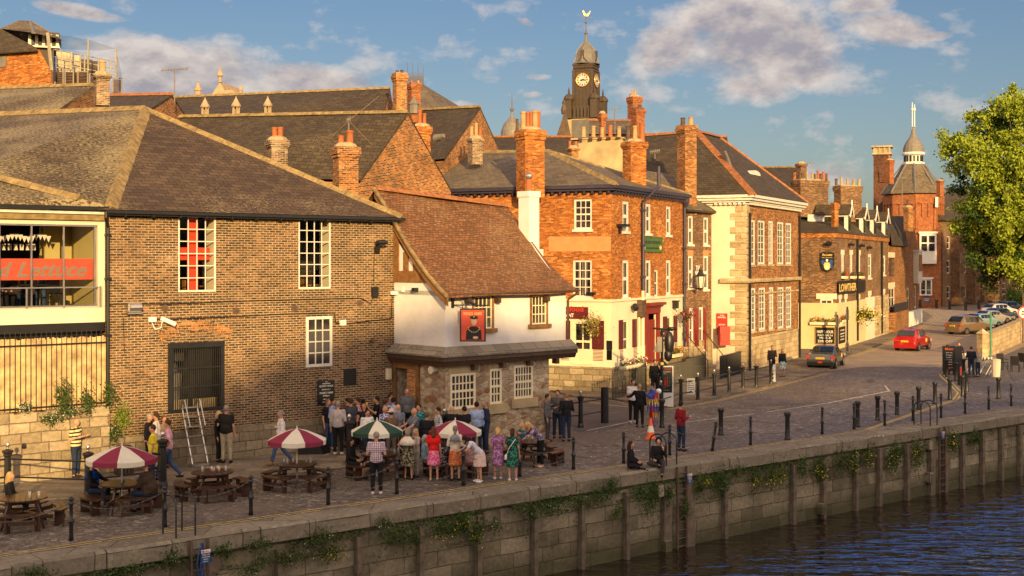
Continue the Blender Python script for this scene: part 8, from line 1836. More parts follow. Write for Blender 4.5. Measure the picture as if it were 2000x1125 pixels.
PP(797, 836, 1.62, 165, 'woman in black and olive patterned dress with a cream shawl', ('flo', (.02, .02, .015), (.26, .22, .12)), ('flo', (.02, .02, .015), (.26, .22, .12)), ('bob', (.25, .2, .17)), ('hip', 'face'), low='dress', z=0, fem=True, fat=1.2, sleeve='none', extra=shawl)
PP(812, 838, 1.52, -50, 'girl with a red flower in her hair behind the shawl woman', (.5, .42, .38), (.3, .28, .25), BL, ('face', 'down'), z=0, fem=True)
PP(847, 834, 1.66, 180, 'woman in bright red top and pink floral skirt', (.62, .015, .015), ('flo', (.60, .06, .22), (.75, .28, .38)), ('long', (.12, .04, .02)), ('bent', 'down'), low='skirt', z=0, fem=True, shoe=(.5, .4, .3))
PP(889, 832, 1.70, 180, 'woman in cream cardigan and rust skirt with a scarf over her hair', (.60, .52, .42), ('flo', (.42, .08, .02), (.52, .2, .06)), ('pony', (.22, .18, .15)), ('bent', 'bent'), sleeve='long', low='skirt', z=0, fem=True, shoe=BK, extra=scarf((.2, .22, .26)))
PP(937, 5942, 1.66, -75, 'dark haired woman in white tunic bending over a table', (.58, .54, .62), (.62, .48, .44), ('long', (.02, .012, .01)), ('reach', 'reach'), low='skirt', z=0, fem=True, tilt=42, shoe=WH)
PP(972, 835, 1.62, -165, 'blonde woman in purple floral dress', ('flo', (.20, .08, .22), (.55, .22, .38)), ('flo', (.20, .08, .22), (.50, .25, .45)), ('bob', (.55, .34, .14)), ('bent', 'bent'), low='dress', z=0, fem=True, shoe=WH)
def crossbag(root, hc, T, L, s, arm): m = MB(); m.path([T(-.12, .12, 1.42), T(.1, .17, 1.1), T(.2, .06, .85)], .012, 5); m.cbox(T(.21, .04, .80), .07, .18, .14); build('cream_bag', m, cm(WH), root)
PP(1001, 837, 1.62, 172, 'brown haired woman in black and emerald dress with a cream shoulder bag', ('flo', (.006, .02, .018), (.01, .22, .14)), ('flo', (.006, .02, .018), (.01, .22, .14)), ('bob', (.07, .03, .02)), ('bent', 'down'), low='dress', z=0, fem=True, shoe=WH, extra=crossbag)
PP(1056, 5912, 1.70, -70, 'blonde woman in blue top leaning over the end table with a crimson handbag', ('flo', (.04, .10, .22), (.55, .3, .32)), BK, BL, ('reach', 'out'), z=0, fem=True, tilt=38, sleeve='long', extra=bag, shoe=(.6, .4, .3))
PP(1069, 770, 1.78, 75, 'man in mid grey shirt smoking, left of three men by the rail', (.11, .11, .12), (.05, .05, .05), BR, ('bent', 'down'), sleeve='long', z=0)
PP(1089, 762, 1.84, -10, 'man in charcoal jumper, middle of three men by the rail', (.09, .09, .09), NV, BR, ('bent', 'bent'), sleeve='long', z=0, extra=drink)
PP(1106, 768, 1.82, -165, 'man in black cardigan with a checked hem, right of three men by the rail', BK, NV, ('short', (.3, .14, .08)), ('bent', 'bent'), sleeve='long', z=0)
PP(1236, 742, 1.80, 15, 'man in white T-shirt and black trousers holding his chin', WH, BK, BS, ('face', 'cross'), z=0, shoe=WH)
PP(1249, 750, 1.78, 165, 'fair haired man in black shirt with his back turned, by the white T-shirt man', BK, BK, ('short', (.34, .25, .15)), ('out', 'down'), sleeve='long', z=0)
PP(1274, 748, 1.80, -85, 'man wearing a red, yellow and blue parrot costume', (.02, .09, .45), (.5, .03, .02), BS, ('up', 'bent'), sleeve='long', z=0, extra=parrot)
PP(1330, 785, 1.76, 120, 'man in maroon hooded top and jeans holding a drink, near the quay edge', (.20, .012, .02), NV, BS, ('bent', 'bent'), sleeve='long', z=0, extra=drink)
PP(0, 0, 1.66, 75, 'long haired woman in black sitting cross-legged on the quay coping', BK, BK, ('long', (.045, .018, .012)), ('lap', 'lap'), 'floor', 'long', pos=QF.P(QF.u(1251), .02, -.45), fem=True)
PP(0, 0, 1.72, -5, 'youth in black hooded tracksuit sitting on the quay edge with one leg dangling', BK, (.04, .038, .045), BS, ('face', 'lap'), 'edge', 'long', pos=QF.P(QF.u(1297), .02, -.25), extra=lambda root, hc, T, L, s, arm: build('hood', MB().ball(hc + V(0, .03, .02), .11, .11, .135, 10, 7), cm(BK), root, True), shoe=BK)
PP(1279, 703, 1.75, 10, 'man in black standing behind the hotel railings by the red door', BK, BK, BS, ('face', 'down'), sleeve='long', z=.5)
PP(1508, 675, 1.78, 0, 'man in dark open jacket beside the open sign', (.03, .025, .03), BK, BR, ('bent', 'down'), sleeve='long')
PP(1528, 682, 1.62, 5, 'woman in turquoise patterned dress and black jacket outside the town house', BK, ('flo', (.55, .6, .55), (.02, .22, .24)), ('long', (.3, .12, .06)), low='dress', fem=True, sleeve='long')
PP(1850, 674, 1.76, 175, 'person in black hooded jacket with white lettering on the back, at the food stall', BK, BK, BS, ('bent', 'bent'), sleeve='long', z=0, extra=lambda root, hc, T, L, s, arm: build('back_lettering', (lambda m: (letters(m, 'STREET', T(0, .14, 1.32), V(-1, 0, 0), V(0, 0, 1), .07, .01, width=.26), letters(m, 'CREW', T(0, .14, 1.23), V(-1, 0, 0), V(0, 0, 1), .07, .01, width=.2), m)[-1])(MB()), 'sign_white', root))
PP(1873, 669, 1.78, -20, 'dark haired man behind the stall table beside the signpost', (.02, .02, .03), BK, ('short', (.12, .06, .03)), ('bent', 'bent'), sleeve='long', z=0)
PP(1897, 677, 1.80, 160, 'man in dark blue jacket and jeans browsing the food stall', (.012, .015, .03), NV, BR, ('bent', 'bent'), sleeve='long', z=0)
PP(1910, 681, 1.66, -160, 'woman in pale grey coat at the food stall', (.30, .25, .23), NV, BL, ('bent', 'bent'), sleeve='long', z=0, fem=True)
PP(148, 816, 1.84, 75, 'bald man in cream and black striped polo shirt holding a camera', ('str', (.70, .62, .30), (.02, .02, .02)), NV, BD, ('bent', 'bent'), z=.06)
PP(291, 805, 1.80, 85, 'grey haired man in black blazer, left of the group by the steps', BK, BK, GR, sleeve='long')
PP(305, 803, 1.82, -85, 'bearded man in cream shirt facing left', (.68, .62, .54), KH, BR, ('bent', 'down'), sleeve='long')
PP(320, 805, 1.70, 40, 'brown haired woman half hidden behind the cream shirt man', (.3, .2, .14), BK, ('bob', (.13, .05, .02)), fem=True)
PP(299, 830, 1.76, -80, 'man in bright yellow striped polo shirt behind the fence post', ('str', (.75, .62, .03), (.70, .56, .03)), NV, BR, ('down', 'bent'), z=.05)
PP(328, 820, 1.86, -80, 'man in pink shirt and jeans striding left with hand on hip', (.62, .33, .42), JN, BR, ('hip', 'down'), 'walk', 'short')
PP(427, 795, 1.70, 80, 'blonde woman in long black coat facing right by the brick wall', BK, BK, ('bob', (.60, .42, .22)), fem=True, sleeve='long')
PP(442, 792, 1.92, 172, 'man in black polo shirt and khaki trousers seen from behind', (.02, .017, .014), KH, GR, ('bent', 'down'), fat=1.1)
PP(549, 802, 1.80, -75, 'man in white shirt and jeans walking left along the wall', WH, JN, GR, ('down', 'bent'), 'walk', 'long', shoe=(.25, .1, .04))
def bench(i, deg, r=.93): a = R(deg); return PTP[i] + V(r * math.cos(a), r * math.sin(a), 0)
PP(0, 0, 1.74, 85, 'seated man in patterned flat cap and bright blue scarf under the parasol', (.02, .018, .02), NV, GR, ('reach', 'lap'), 'sit', 'long', pos=bench(1, 165), extra=lambda *a: (hatx((.45, .4, .36), .10, .06)(*a), scarf((.01, .07, .40))(*a)))
PP(0, 0, 1.84, -110, 'broad man in dark brown jacket sitting with his back to the viewer', (.045, .028, .018), NV, ('short', (.3, .2, .15)), ('lap', 'reach'), 'sit', 'long', pos=bench(1, -20), tilt=14, fat=1.25)
PP(0, 0, 1.66, 100, 'blonde woman in black tracksuit top at the left edge of the picture', BK, BK, ('long', (.40, .26, .11)), ('lap', 'lap'), 'sit', 'long', pos=bench(0, 130, 1.0), fem=True)
PP(0, 0, 1.66, 75, 'dark haired woman in black dress sitting at the green parasol table', BK, BK, ('long', (.03, .015, .012)), ('lap', 'lap'), 'sit', 'long', 'dress', pos=bench(4, 198), fem=True)
PP(0, 0, 1.60, 110, 'elderly woman in pale blue cardigan sitting with a walking stick', (.25, .42, .52), (.55, .48, .45), ('bob', (.4, .36, .33)), ('lap', 'lap'), 'sit', 'long', pos=PTP[5] + V(-1.0, .3, 0), fem=True, extra=lambda root, hc, T, L, s, arm: build('walking_stick', MB().tube(V(-.15, -.5, 0), V(-.12, -.36, .8), .014, n=5), 'lead_grey', root))
PP(0, 0, 1.62, -170, 'seated woman in black patterned dress between the red and cream tops', ('flo', BK, (.3, .28, .3)), BK, ('bob', (.1, .06, .04)), ('lap', 'lap'), 'sit', 'long', 'dress', pos=PTP[5] + V(-.42, -.55, 0), fem=True)
PP(0, 0, 1.62, 150, 'seated woman in rose patterned top at the crowded middle table', ('flo', (.45, .33, .30), (.5, .16, .18)), GY, ('long', (.06, .02, .01)), ('lap', 'lap'), 'sit', 'long', pos=PTP[5] + V(.45, -.5, 0), fem=True)
PP(0, 0, 1.62, 60, 'seated dark haired woman in mauve behind the rust skirt', (.16, .09, .16), GY, ('long', (.03, .015, .01)), ('lap', 'lap'), 'sit', 'long', pos=PTP[5] + V(-.5, .65, 0), fem=True)
PP(0, 0, 1.66, -60, 'blonde woman in teal top sitting at the end table', (.01, .10, .12), NV, BL, ('lap', 'lap'), 'sit', 'long', pos=PTP[6] + V(-.35, .8, 0), fem=True)
PP(0, 0, 1.7, 170, 'standing person in jeans inside the glazed bar', GY, JN, BR, pos=FL.P(FL.u(108), gl[2] - .1, -1.3), z=0)
PP(0, 0, 1.7, 10, 'person in black at the dark table inside the glazed bar', BK, NV, BR, ('lap', 'lap'), 'sit', pos=FL.P(FL.u(92), gl[2] - .1, -1.9), z=0)
PP(0, 0, 1.7, 60, 'person in dark jacket on a chair at the left inside the glazed bar', NV, BK, ('bald', 0), ('lap', 'lap'), 'sit', 'long', pos=FL.P(FL.u(28), gl[2] - .1, -1.2), z=0)
# cars
def carpaint(name, col, rough=.25):
 m, t, b = mk(name); b.inputs['Base Color'].default_value = (*col, 1); b.inputs['Roughness'].default_value = rough; b.inputs['Coat Weight'].default_value = .6; b.inputs['Metallic'].default_value = .25; return m
carpaint('paint_red', (.42, .012, .012)); carpaint('paint_grey', (.075, .072, .065)); carpaint('paint_gold', (.19, .13, .08)); carpaint('paint_white', (.55, .52, .48)); carpaint('paint_blue', (.22, .33, .36)); carpaint('paint_navy', (.02, .03, .06)); carpaint('paint_silver', (.34, .31, .28))
def car(name, label, p, rz, L_, W_, H_, paint, prof, glass0=None, roofbox=False, group=None, plate='XKZ 42L', taxi=False, rails=False):
 """prof: (y along 0 rear..1 front, z of body shoulder, z of roof or None). rear faces -Y."""
 t_ = thing(name, label, 'car', (0, 0, 0), group); zb = .22; hw = W_ / 2
 sec = []
 ys = [a[0] for a in prof]
 m = MB()
 def ring(y, zs, zr, inset, pinch):
  w = hw * pinch; wr = w - inset; Y_ = (y - .5) * L_
  base = [(w * .93, zb), (w, zb + .18), (w * 1.0, (zb + zs) * .55), (w * .97, zs * .97), (w * .93, zs)]
  topp = [(wr, zr - .07), (wr * .80, zr), (wr * .4, zr + .015)] if zr > zs + .08 else [(w * .86, zs + .012), (w * .6, zs + .02), (w * .3, zs + .03)]
  side = base + topp
  return [V(x, Y_, z) for x, z in side] + [V(-x, Y_, z) for x, z in reversed(side)]
 rings = [ring(y, zs, zr, ins, pin) for (y, zs, zr, ins, pin) in prof]; n = len(rings[0])
 for a, b in zip(rings, rings[1:]):
  m.add(a + b, [(i, (i + 1) % n, n + (i + 1) % n, n + i) for i in range(n)])
 m.add(rings[0], [tuple(range(n))[::-1]]); m.add(rings[-1], [tuple(range(n))])
 bo = build('body', m, paint, t_, True)
 md = bo.modifiers.new('s', 'SUBSURF'); md.levels = md.render_levels = 1
 cab = [q for q in prof if q[2] > q[1] + .08]
 def side(y, f, sg, off=.012):
  for (a, b) in zip(prof, prof[1:]):
   if a[0] <= y <= b[0]:
    k = (y - a[0]) / (b[0] - a[0]); q = [a[i] + (b[i] - a[i]) * k for i in range(5)]; w = hw * q[4]; x0, z0 = w * .93, q[1]; x1, z1 = w - q[3], q[2] - .07
    return V(sg * (x0 + (x1 - x0) * f + off), (y - .5) * L_, z0 + (z1 - z0) * f)
 y0, y1 = cab[0][0], cab[-1][0]; span = y1 - y0
 for sg in (1, -1):
  for (fa, fb) in ((.05, .30), (.33, .62), (.65, .97)):
   g = MB(); a, b = y0 + span * fa, y0 + span * fb; N_ = 4
   for i in range(N_): u, v = a + (b - a) * i / N_, a + (b - a) * (i + 1) / N_; g.quad(side(u, .10, sg), side(v, .10, sg), side(v, .90, sg), side(u, .90, sg))
   build('side_window', g, 'car_glass', t_)
 def screen(i0, i1, nm, f0=.12, f1=.88, back=True):
  a, b = prof[i0], prof[i1]; g = MB(); sgn = -1 if back else 1
  ya, yb = (a[0] - .5) * L_, (b[0] - .5) * L_; za, zb_2 = a[1] + .03, b[2] + .01
  def at(f, x): 
   d = V(0, yb - ya, zb_2 - za); nrm = V(0, -d.z, d.y) if back else V(0, d.z, -d.y); nrm.normalize(); w = hw * (a[4] * .80 + (b[4] * .70 - a[4] * .80) * f)
   return V(x * w, ya + (yb - ya) * f, za + (zb_2 - za) * f) + nrm * .035 + V(0, 0, .02)
  for k in range(6): x0, x1 = -1 + k / 3, -1 + (k + 1) / 3; g.quad(at(f0, x0), at(f0, x1), at(f1, x1), at(f1, x0))
  build(nm, g, 'car_glass', t_)
 ci = [i for i, q in enumerate(prof) if q[2] > q[1] + .08]
 screen(ci[0] - 1, ci[0], 'rear_window') if ci[0] > 0 else None; screen(ci[-1] + 1, ci[-1], 'windscreen', back=False)
 for sy in (.19, .80):
  for sg in (1, -1):
   c = V(sg * (hw - .10), (sy - .5) * L_, .31); m = MB(); m.tube(c - V(.10, 0, 0), c + V(.11, 0, 0), .315, n=18); w_ = build('wheel', m, 'rubber', t_); m = MB(); e = V(sg * .115, 0, 0)
   m.tube(c + e * .93, c + e, .19, n=14); m.tube(c + e, c + e * 1.1, .05, n=8); build('rim', m, 'steel', w_); m = MB(); m.tube(c - V(sg * .05, 0, 0), c + V(sg * .098, 0, 0) , .365, n=18); build('wheel_arch', m, 'black_plastic', t_)
 yb = -.5 * L_; z1 = prof[1][1]
 for sg in (1, -1):
  m = MB(); m.box(V(sg * hw * .92 - .10 - sg * .03, yb - .015, z1 - .28), V(.20, 0, 0), V(0, .12, 0), V(0, 0, .22)); build('tail_light', m, 'sign_red', t_)
  m = MB(); m.box(V(sg * hw * .80 - .14, .5 * L_ - .12, .62), V(.28, 0, 0), V(0, .12, 0), V(0, 0, .14)); build('headlight', m, 'drink_glass', t_)
  m = MB(); m.ball(V(sg * (hw + .09), (y1 - .5) * L_ - .35, prof[ci[-1]][1] + .06), .10, .08, .07, 8, 6); build('door_mirror', m, paint, t_, True)
  m = MB(); 
  for fy in (.42, .62): m.cbox(V(sg * (hw * .995), (fy - .5) * L_, prof[ci[0]][1] - .12), .03, .16, .03)
  build('door_handle', m, paint, t_)
 m = MB(); m.box(V(-.27, yb - .03, z1 - .30), V(.54, 0, 0), V(0, .06, 0), V(0, 0, .12)); pl_ = build('number_plate', m, 'plate_yellow', t_)
 m = MB(); letters(m, plate, V(0, yb - .03, z1 - .28), V(1, 0, 0), V(0, 0, 1), .085, .003, width=.46); build('lettering', m, 'sign_black', pl_)
 m = MB(); m.box(V(-hw * .93, yb - .05, .24), V(hw * 1.86, 0, 0), V(0, .2, 0), V(0, 0, .22)); m.box(V(-hw * .9, .5 * L_ - .14, .24), V(hw * 1.8, 0, 0), V(0, .18, 0), V(0, 0, .2)); build('bumper', m, paint if paint != 'paint_grey' else 'black_plastic', t_)
 m = MB(); m.cbox(V(0, 0, .25), W_ * .86, L_ * .9, .12); build('underbody', m, 'black_plastic', t_)
 if taxi:
  m = MB(); q = side(.62, 0, 1); m.box(V(hw * 1.0 + .004, q.y - .2, .62), V(.006, 0, 0), V(0, .36, 0), V(0, 0, .27)); dp_ = build('door_plate', m, 'plate_yellow', t_); m = MB(); m.box(V(hw * 1.0 + .010, q.y - .12, .70), V(.004, 0, 0), V(0, .2, 0), V(0, 0, .10)); build('door_plate_mark', m, 'sign_white', dp_)
  m = MB(); m.box(V(-.14 if paint != 'paint_red' else -.66, yb - .055, .38 if paint != 'paint_red' else .74), V(.28, 0, 0), V(0, .02, 0), V(0, 0, .13)); build('licence_plate', m, 'sign_red', t_)
  m = MB(); m.tube(V(0, -.3, H_), V(0, -.5, H_ + .35), .012, n=4); build('aerial', m, 'black_plastic', t_)
 if rails:
  m = MB()
  for sg in (1, -1): m.path([V(sg * hw * .68, -L_ * .36, H_ - .02), V(sg * hw * .68, -L_ * .33, H_ + .06), V(sg * hw * .68, L_ * .08, H_ + .06)], .02, 5)
  build('roof_rail', m, 'black_plastic', t_)
 place(t_, p, rz); return t_
def hatch(L_, H_, sh=.92, boot=.0):
 return [(0.0, sh * .62, 0, 0, .86), (.018, sh * .97, 0, 0, .95), (.05 + boot, sh, sh, 0, .97), (.17 + boot * 1.6, sh, H_ - .07, .17, .99), (.29 + boot, sh, H_, .18, 1.0), (.47, sh, H_ - .005, .17, 1.0), (.58, sh, H_ - .06, .17, 1.0), (.74, sh * .98, sh * .98, 0, 1.0), (.90, sh * .84, 0, 0, .97), (.975, sh * .70, 0, 0, .84), (1.0, sh * .5, 0, 0, .72)]
PI = math.pi
car('hatchback', 'dark grey hatchback saloon with a yellow number plate driving away', G(1614, 716), R(-24), 4.44, 1.76, 1.40, 'paint_grey', hatch(4.4, 1.40, .95, .10), taxi=True, plate='S418 FVN')
car('people_carrier', 'bright red people carrier driving away up the cobbled street', G(1783, 683), R(-34), 4.28, 1.75, 1.64, 'paint_red', hatch(4.3, 1.64, 1.02, .0), taxi=True, plate='YJ06 VKB')
car('people_carrier', 'gold brown people carrier parked nearest the stone pier', G(1893, 652), R(-58), 4.8, 1.86, 1.75, 'paint_gold', hatch(4.8, 1.75, 1.08, .0), plate='YK08 UWP')
car('hatchback', 'pale blue hatchback parked behind the gold people carrier', G(1922, 640), R(-62), 4.0, 1.7, 1.48, 'paint_blue', hatch(4, 1.48, .95), plate='V21 KLT')
car('saloon_car', 'silver car with a raked rear, between the pale blue hatchback and the navy car', G(1938, 632), R(-62), 4.5, 1.76, 1.46, 'paint_silver', hatch(4.5, 1.46, .95, .04))
car('saloon_car', 'dark navy car parked in front of the white estate', G(1952, 625), R(-63), 4.6, 1.78, 1.42, 'paint_navy', hatch(4.6, 1.42, .93, .07))
car('estate_car', 'white estate car at the far end of the parked row', G(1954, 617), R(-66), 4.8, 1.8, 1.55, 'paint_white', hatch(4.8, 1.55, .98), rails=True)
car('hatchback', 'dark blue car farthest away, behind the white estate', G(1975, 610), R(-66), 4.2, 1.75, 1.5, 'paint_navy', hatch(4.2, 1.5, .95))
# plants
import numpy as np
def leaves(name, pts, size, mat_, parent=None, loc=(0, 0, 0), seed=1, flat=0.0):
 """one small folded leaf per point"""
 rs = np.random.RandomState(seed); P = np.array([(p[0], p[1], p[2]) for p in pts], dtype=np.float32); n = len(P)
 a = rs.normal(size=(n, 3)); a /= np.linalg.norm(a, axis=1)[:, None]; b = rs.normal(size=(n, 3)); b -= (b * a).sum(1)[:, None] * a; b /= np.linalg.norm(b, axis=1)[:, None]
 s = (size * rs.uniform(.6, 1.3, n))[:, None]; base = np.array(loc, dtype=np.float32)
 v = np.stack([P - a * s, P + b * s * .55, P + a * s, P - b * s * .55], 1).reshape(-1, 3) - base
 me = bpy.data.meshes.new(name); me.from_pydata(v.tolist(), [], np.arange(4 * n).reshape(n, 4).tolist()); me.materials.append(MATS[mat_])
 o = bpy.data.objects.new(name, me); C.objects.link(o)
 if parent is not None: o.parent = parent
 else: o.location = loc
 return o
rnd.seed(21); rs_ = np.random.RandomState(5)
tp = G(2040, 640); TD_ = 118.0
tp = V((2010 - 1000) / F_PX * TD_, TD_, 0); tr = thing('tree', 'large bright green broadleaf tree at the right edge', 'tree', tuple(tp))
k = TD_ / F_PX
m = MB(); m.tube(V(0, 0, 0) + tp, tp + V(0, 0, 6), .55, .42, 10)
cl_c = []
blobs = [(2000, 290, 95), (1930, 270, 52), (1905, 330, 48), (1885, 300, 34), (1925, 400, 60), (1990, 400, 90), (1945, 470, 55), (2010, 480, 70), (1965, 510, 34), (1870, 270, 20), (1915, 232, 26), (1950, 215, 26), (1985, 205, 36), (1900, 450, 26), (1985, 525, 22), (1975, 330, 70), (2060, 380, 110), (1912, 375, 40), (2060, 260, 80), (1893, 362, 24), (1955, 245, 40), (1960, 535, 24), (1940, 440, 55), (1990, 470, 60), (1895, 410, 24), (1925, 500, 26)]
allp = []
for (x, y, r) in blobs:
 c = np.array([(x - 1000) * k, TD_ + rnd.uniform(-2.5, 2.5), pz(TD_, y)]); R_ = r * k
 allp.append((c, R_)); m.tube(tp + V(0, 0, rnd.uniform(4, 7)), V(*c), .16, .05, 6)
pts = []; dense = int(330)
for c, R_ in allp:
 nsub = max(5, int(R_ * R_ * 4.2))
 for _ in range(nsub):
  d = rs_.normal(size=3); d /= np.linalg.norm(d); rr = R_ * (rs_.uniform(.35, 1.12)); sc_ = c + d * rr * np.array([1, .9, 1]); rad = rs_.uniform(.35, .85)
  q = rs_.normal(size=(int(250 * rad), 3)) * rad * .5; pts.append(sc_ + q)
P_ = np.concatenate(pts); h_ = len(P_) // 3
build('trunk', m, 'bark', tr); o1 = leaves('crown', P_[: 2 * h_], .155, 'leaf_tree', tr, tuple(tp), 2); leaves('crown', P_[2 * h_:], .15, 'leaf_dark', tr, tuple(tp), 3)  # last third of the leaves coloured dark to stand in for crown shade
for (x_, y_) in ((80, 158), (90, 186), (74, 140)):
 c_ = copy_tree(tr); c_.location = (x_, y_, 0); c_['label'] = 'unseen tree added beyond the right edge to shade the brick terrace'; c_['group'] = 'shade trees added beyond the edge'  # extra copies out of view, placed so their shadow falls on the terrace
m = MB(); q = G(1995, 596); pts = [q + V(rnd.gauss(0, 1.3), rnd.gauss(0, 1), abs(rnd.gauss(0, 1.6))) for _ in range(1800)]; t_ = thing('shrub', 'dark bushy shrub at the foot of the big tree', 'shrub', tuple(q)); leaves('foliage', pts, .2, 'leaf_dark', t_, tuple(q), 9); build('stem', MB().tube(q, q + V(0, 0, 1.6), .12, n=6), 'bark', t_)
q = G(1984, 588); t_ = thing('hedge', 'small rounded yellow green bush on the far pavement', 'bush', tuple(q)); leaves('foliage', [q + V(rnd.gauss(0, .7), rnd.gauss(0, .5), .9 + rnd.gauss(0, .35)) for _ in range(900)], .16, 'leaf_bright', t_, tuple(q), 8); build('stem', MB().tube(q, q + V(0, 0, 1), .08, n=6), 'bark', t_)
def clump(name, label, c, r, n, size, green, flower=None, nf=0, group=None, droop=0.0, cat='plant', basket=None, fs=None):
 t_ = thing(name, label, cat, tuple(c), group); c = Vector(c); P = []
 for _ in range(n):
  d = V(rnd.gauss(0, .42) * r[0], rnd.gauss(0, .42) * r[1], rnd.gauss(0, .42) * r[2]); 
  if droop: d.z -= droop * abs(rnd.gauss(0, .6)) * (1 if rnd.random() < .4 else 0)
  P.append(c + d)
 leaves('foliage', P, size, green, t_, tuple(c), rnd.randint(1, 999))
 fl_ = flower if isinstance(flower, (list, tuple)) else [flower] if flower else []
 for i, f_ in enumerate(fl_):
  Q = [c + V(rnd.gauss(0, .45) * r[0], rnd.gauss(0, .45) * r[1] - .03, rnd.gauss(0, .45) * r[2] - droop * abs(rnd.gauss(0, .4)) * (rnd.random() < .3)) for _ in range(nf)]
  leaves('flowers', Q, fs or size * .8, f_, t_, tuple(c), rnd.randint(1, 999))
 if basket: m = MB(); m.lathe(c - V(0, 0, .18), [(.08, -.12), (.2, 0), (.24, .14)], 10); m.tube(c, c + V(0, 0, .6), .01, n=4); build('basket', m, 'rust_iron', t_)
 return t_
clump('hanging_basket', 'hanging basket of trailing yellow and pink flowers by the seafood sign', wallpt(C1, 1164, 630, .5), (.55, .3, .55), 520, .055, 'leaf_bright', ('flower_red', 'flower_yellow', 'flower_pink'), 60, None, .55, 'hanging basket', True)
clump('hanging_basket', 'hanging basket of pink flowers to the right of the red doorcase', wallpt(C2, 1318, 613, .7), (.6, .4, .35), 380, .06, 'leaf_wall', ('flower_red', 'flower_pink'), 70, None, .6, 'hanging basket', True)
clump('hanging_basket', 'yellow flowering basket on the buff corner of the brick pub', wallpt(G2, 1672, 613, .8), (1.1, .6, .6), 400, .10, 'leaf_wall', ('flower_yellow',), 260, None, .3, 'hanging basket', True)
for (F, x, y, w, lab, fl_) in ((C2, 1230, 711, 1.6, 'window box of low green plants below the left shuttered window', ('flower_pink', 'flower_white')), (C2, 1314, 690, .8, 'white window box with red and yellow flowers beside the signal post', ('flower_red', 'flower_yellow')), (G1, 1614, 629, 1.2, 'window box of red flowers under the arched pub window', ('flower_red', 'flower_yellow')), (G2, 1643, 624, 1.2, 'red flower box round the corner from the arched pub window', ('flower_red',)), (G2, 1645, 539, .6, 'flower box under the first upper window right of the shield sign', ('flower_red',)), (G2, 1662, 539, .6, 'flower box under the second upper window right of the shield sign', ('flower_red',)), (G2, 1678, 539, .6, 'flower box under the third upper window right of the shield sign', ('flower_red',))):
 c = wallpt(F, x, y, .2); t_ = thing('window_box', lab, 'window box', tuple(c)); m = MB(); m.box(c - F.d * w - V(0, 0, .2) - F.n * .15, F.d * w * 2, F.n * .3, V(0, 0, .2)); build('trough', m, 'cream_paint', t_)
 leaves('foliage', [c + F.d * rnd.uniform(-w, w) + F.n * rnd.gauss(0, .1) + V(0, 0, abs(rnd.gauss(0, .14))) for _ in range(380)], .06, 'leaf_wall', t_, tuple(c), rnd.randint(1, 999))
 for f_ in fl_: leaves('flowers', [c + F.d * rnd.uniform(-w, w) + F.n * rnd.gauss(0, .12) + V(0, 0, abs(rnd.gauss(0, .18))) for _ in range(70)], .06, f_, t_, tuple(c), rnd.randint(1, 999))
zt0 = ztop
for (x, y, rx, rz_, n, lb, fl_) in ((122, 776, .30, .68, 470, 'tall leafy buddleia shoot growing on the garden wall', None), (168, 784, .26, .5, 330, 'second shorter leafy shoot on the garden wall, to the right of the tall one', None), (213, 772, .28, .5, 300, 'leafy shoot at the corner where the garden wall meets the drainpipe', None), (126, 803, .6, .15, 300, 'daisy patch under the tall shoot on the garden wall', 'flower_white'), (95, 817, .5, .2, 300, 'daisies trailing down the left part of the garden wall', 'flower_white'), (45, 795, .22, .18, 140, 'small daisy tuft at the left end of the garden wall', 'flower_white'), (235, 815, .35, .55, 520, 'loose yellow green climber hanging on the brick wall by the drainpipe', None), (217, 845, .3, .4, 360, 'dark green fern clump low in the wall corner', 'flower_white')):
 clump('wall_plant', lb, wallpt(FS if x < 214 else FA, x, y, .12), (rx, .22, rz_), n, .045, 'leaf_bright' if x == 235 else 'leaf_wall', fl_, 90 if fl_ else 0, fs=.022)
rnd.seed(8); P = []
for _ in range(10000):
 u = rnd.uniform(-22, 48); w_ = noise.noise(V(u * .55, 3.1, 0)) + .5 * noise.noise(V(u * 2.1, 1.1, 4))
 if w_ < (-.12 if u < 14 else .18): continue
 P.append(QF.P(u, -.44 - abs(rnd.gauss(0, .09 + .12 * max(0, w_))), -.02 + abs(rnd.gauss(0, .06))))
for _ in range(5200):
 j = rnd.choice((-.84, -1.26, -.84)); u = rnd.uniform(-22, 48)
 if noise.noise(V(u * .8, j * 7, 2)) < .12: continue
 P.append(QF.P(u, j + rnd.gauss(0, .03) - (abs(rnd.gauss(0, .12)) if rnd.random() < .3 else 0), -.02 + abs(rnd.gauss(0, .03))))
tag(leaves('wall_creeper', P, .040, 'leaf_wall', None, tuple(QF.P(10, -.5)), 4), 'green creeper fringing the underside of the quay coping', 'creeper', kind='stuff')
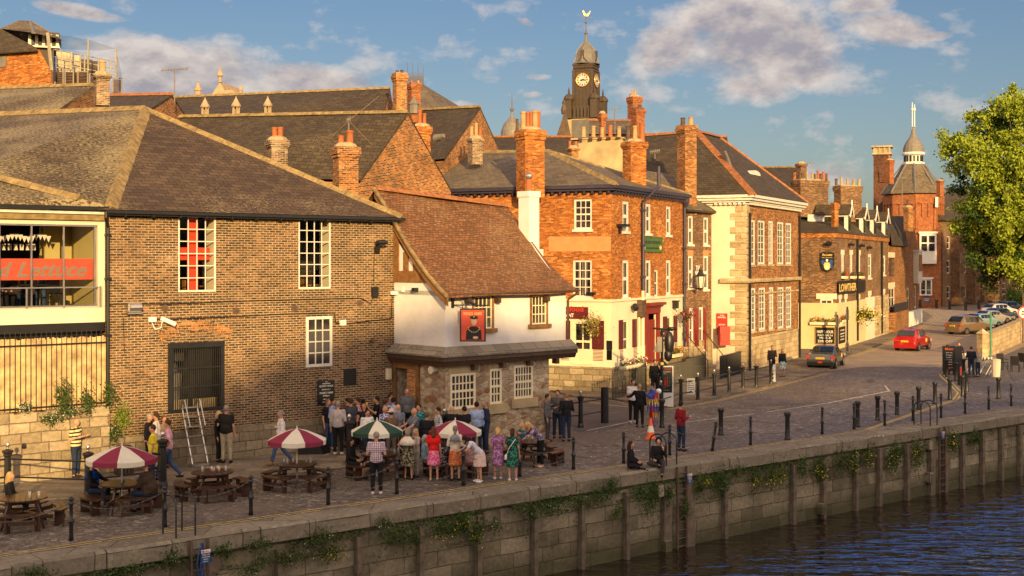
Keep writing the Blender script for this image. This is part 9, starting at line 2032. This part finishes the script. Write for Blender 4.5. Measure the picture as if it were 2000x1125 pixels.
WC = [(430, 1070, .3, .2, 0), (500, 1062, .5, .25, 0), (620, 1050, .6, .35, 1), (640, 1078, .55, .3, 2), (560, 1085, .5, .3, 1), (510, 1090, .4, .2, 0), (770, 1040, .8, .4, 0), (745, 1020, .35, .2, 1), (860, 1030, .6, .35, 2), (900, 1020, .6, .4, 2), (925, 1035, .35, .5, 2), (960, 1025, .3, .3, 1), (800, 1050, .3, .3, 0), (1030, 1000, .5, .3, 1), (1070, 985, .7, .35, 1), (1120, 975, .5, .3, 0), (1165, 965, .6, .4, 1), (1200, 1000, .3, .3, 0), (1190, 943, .3, .25, 0), (1240, 962, .5, .3, 0), (1265, 970, .55, .8, 0), (1300, 965, .3, .4, 0), (1360, 945, .4, .5, 0), (1375, 935, .3, .2, 2), (1400, 940, .6, .6, 0), (1432, 922, .5, .3, 0), (1470, 930, .7, .5, 2), (1500, 925, .6, .5, 2), (1520, 918, .7, .6, 2), (1560, 905, .6, .55, 0), (1588, 908, .7, .6, 2), (1600, 912, .5, .5, 2), (1635, 895, .8, .6, 0), (1658, 895, .7, .65, 2), (1690, 885, .7, .6, 2), (1738, 885, .8, .8, 2), (1750, 878, .6, .5, 0), (1785, 878, .8, .9, 2), (1855, 855, .8, .6, 2), (1900, 848, .8, .5, 0), (1330, 990, .3, .4, 0), (60, 1118, .6, .2, 1), (330, 1085, .3, .3, 1), (250, 1110, .6, .2, 1), (480, 1110, .4, .2, 1)]
for (x, y, rx, rz_, f_) in WC:
 if x > 1450: rx *= .62; rz_ *= .85; y += 6
 c = wallpt(QF, x, y, .1); sc_ = c.y / 40
 c2 = 'wall_weed'; lab = {0: 'leafy green weed clump rooted in the quay wall', 1: 'quay wall weed clump dotted with small white flowers', 2: 'quay wall weed clump covered in yellow flowers'}[f_]
 t_ = thing(c2, lab, 'weed', tuple(c), ('green', 'white flowered', 'yellow flowered')[f_] + ' weeds on the quay wall'); n = int(300 * rx * rz_ / .2) + 50; y += 0
 P = [c + QF.d * rnd.gauss(0, .42 * rx) + V(0, 0, rnd.gauss(0, .42 * rz_)) + QF.n * abs(rnd.gauss(0, .09)) for _ in range(min(n, 900))]
 leaves('foliage', P, .040 * max(1, sc_ * .9), 'leaf_wall' if (x + y) % 3 else 'leaf_dark', t_, tuple(c), rnd.randint(1, 999))
 if f_: leaves('flowers', [c + QF.d * rnd.gauss(0, .4 * rx) + V(0, 0, rnd.gauss(-.08, .35 * rz_)) + QF.n * abs(rnd.gauss(.1, .06)) for _ in range(24 if f_ == 1 else 42)], .018 if f_ == 1 else .028 * sc_, 'flower_white' if f_ == 1 else 'flower_yellow', t_, tuple(c), rnd.randint(1, 999))
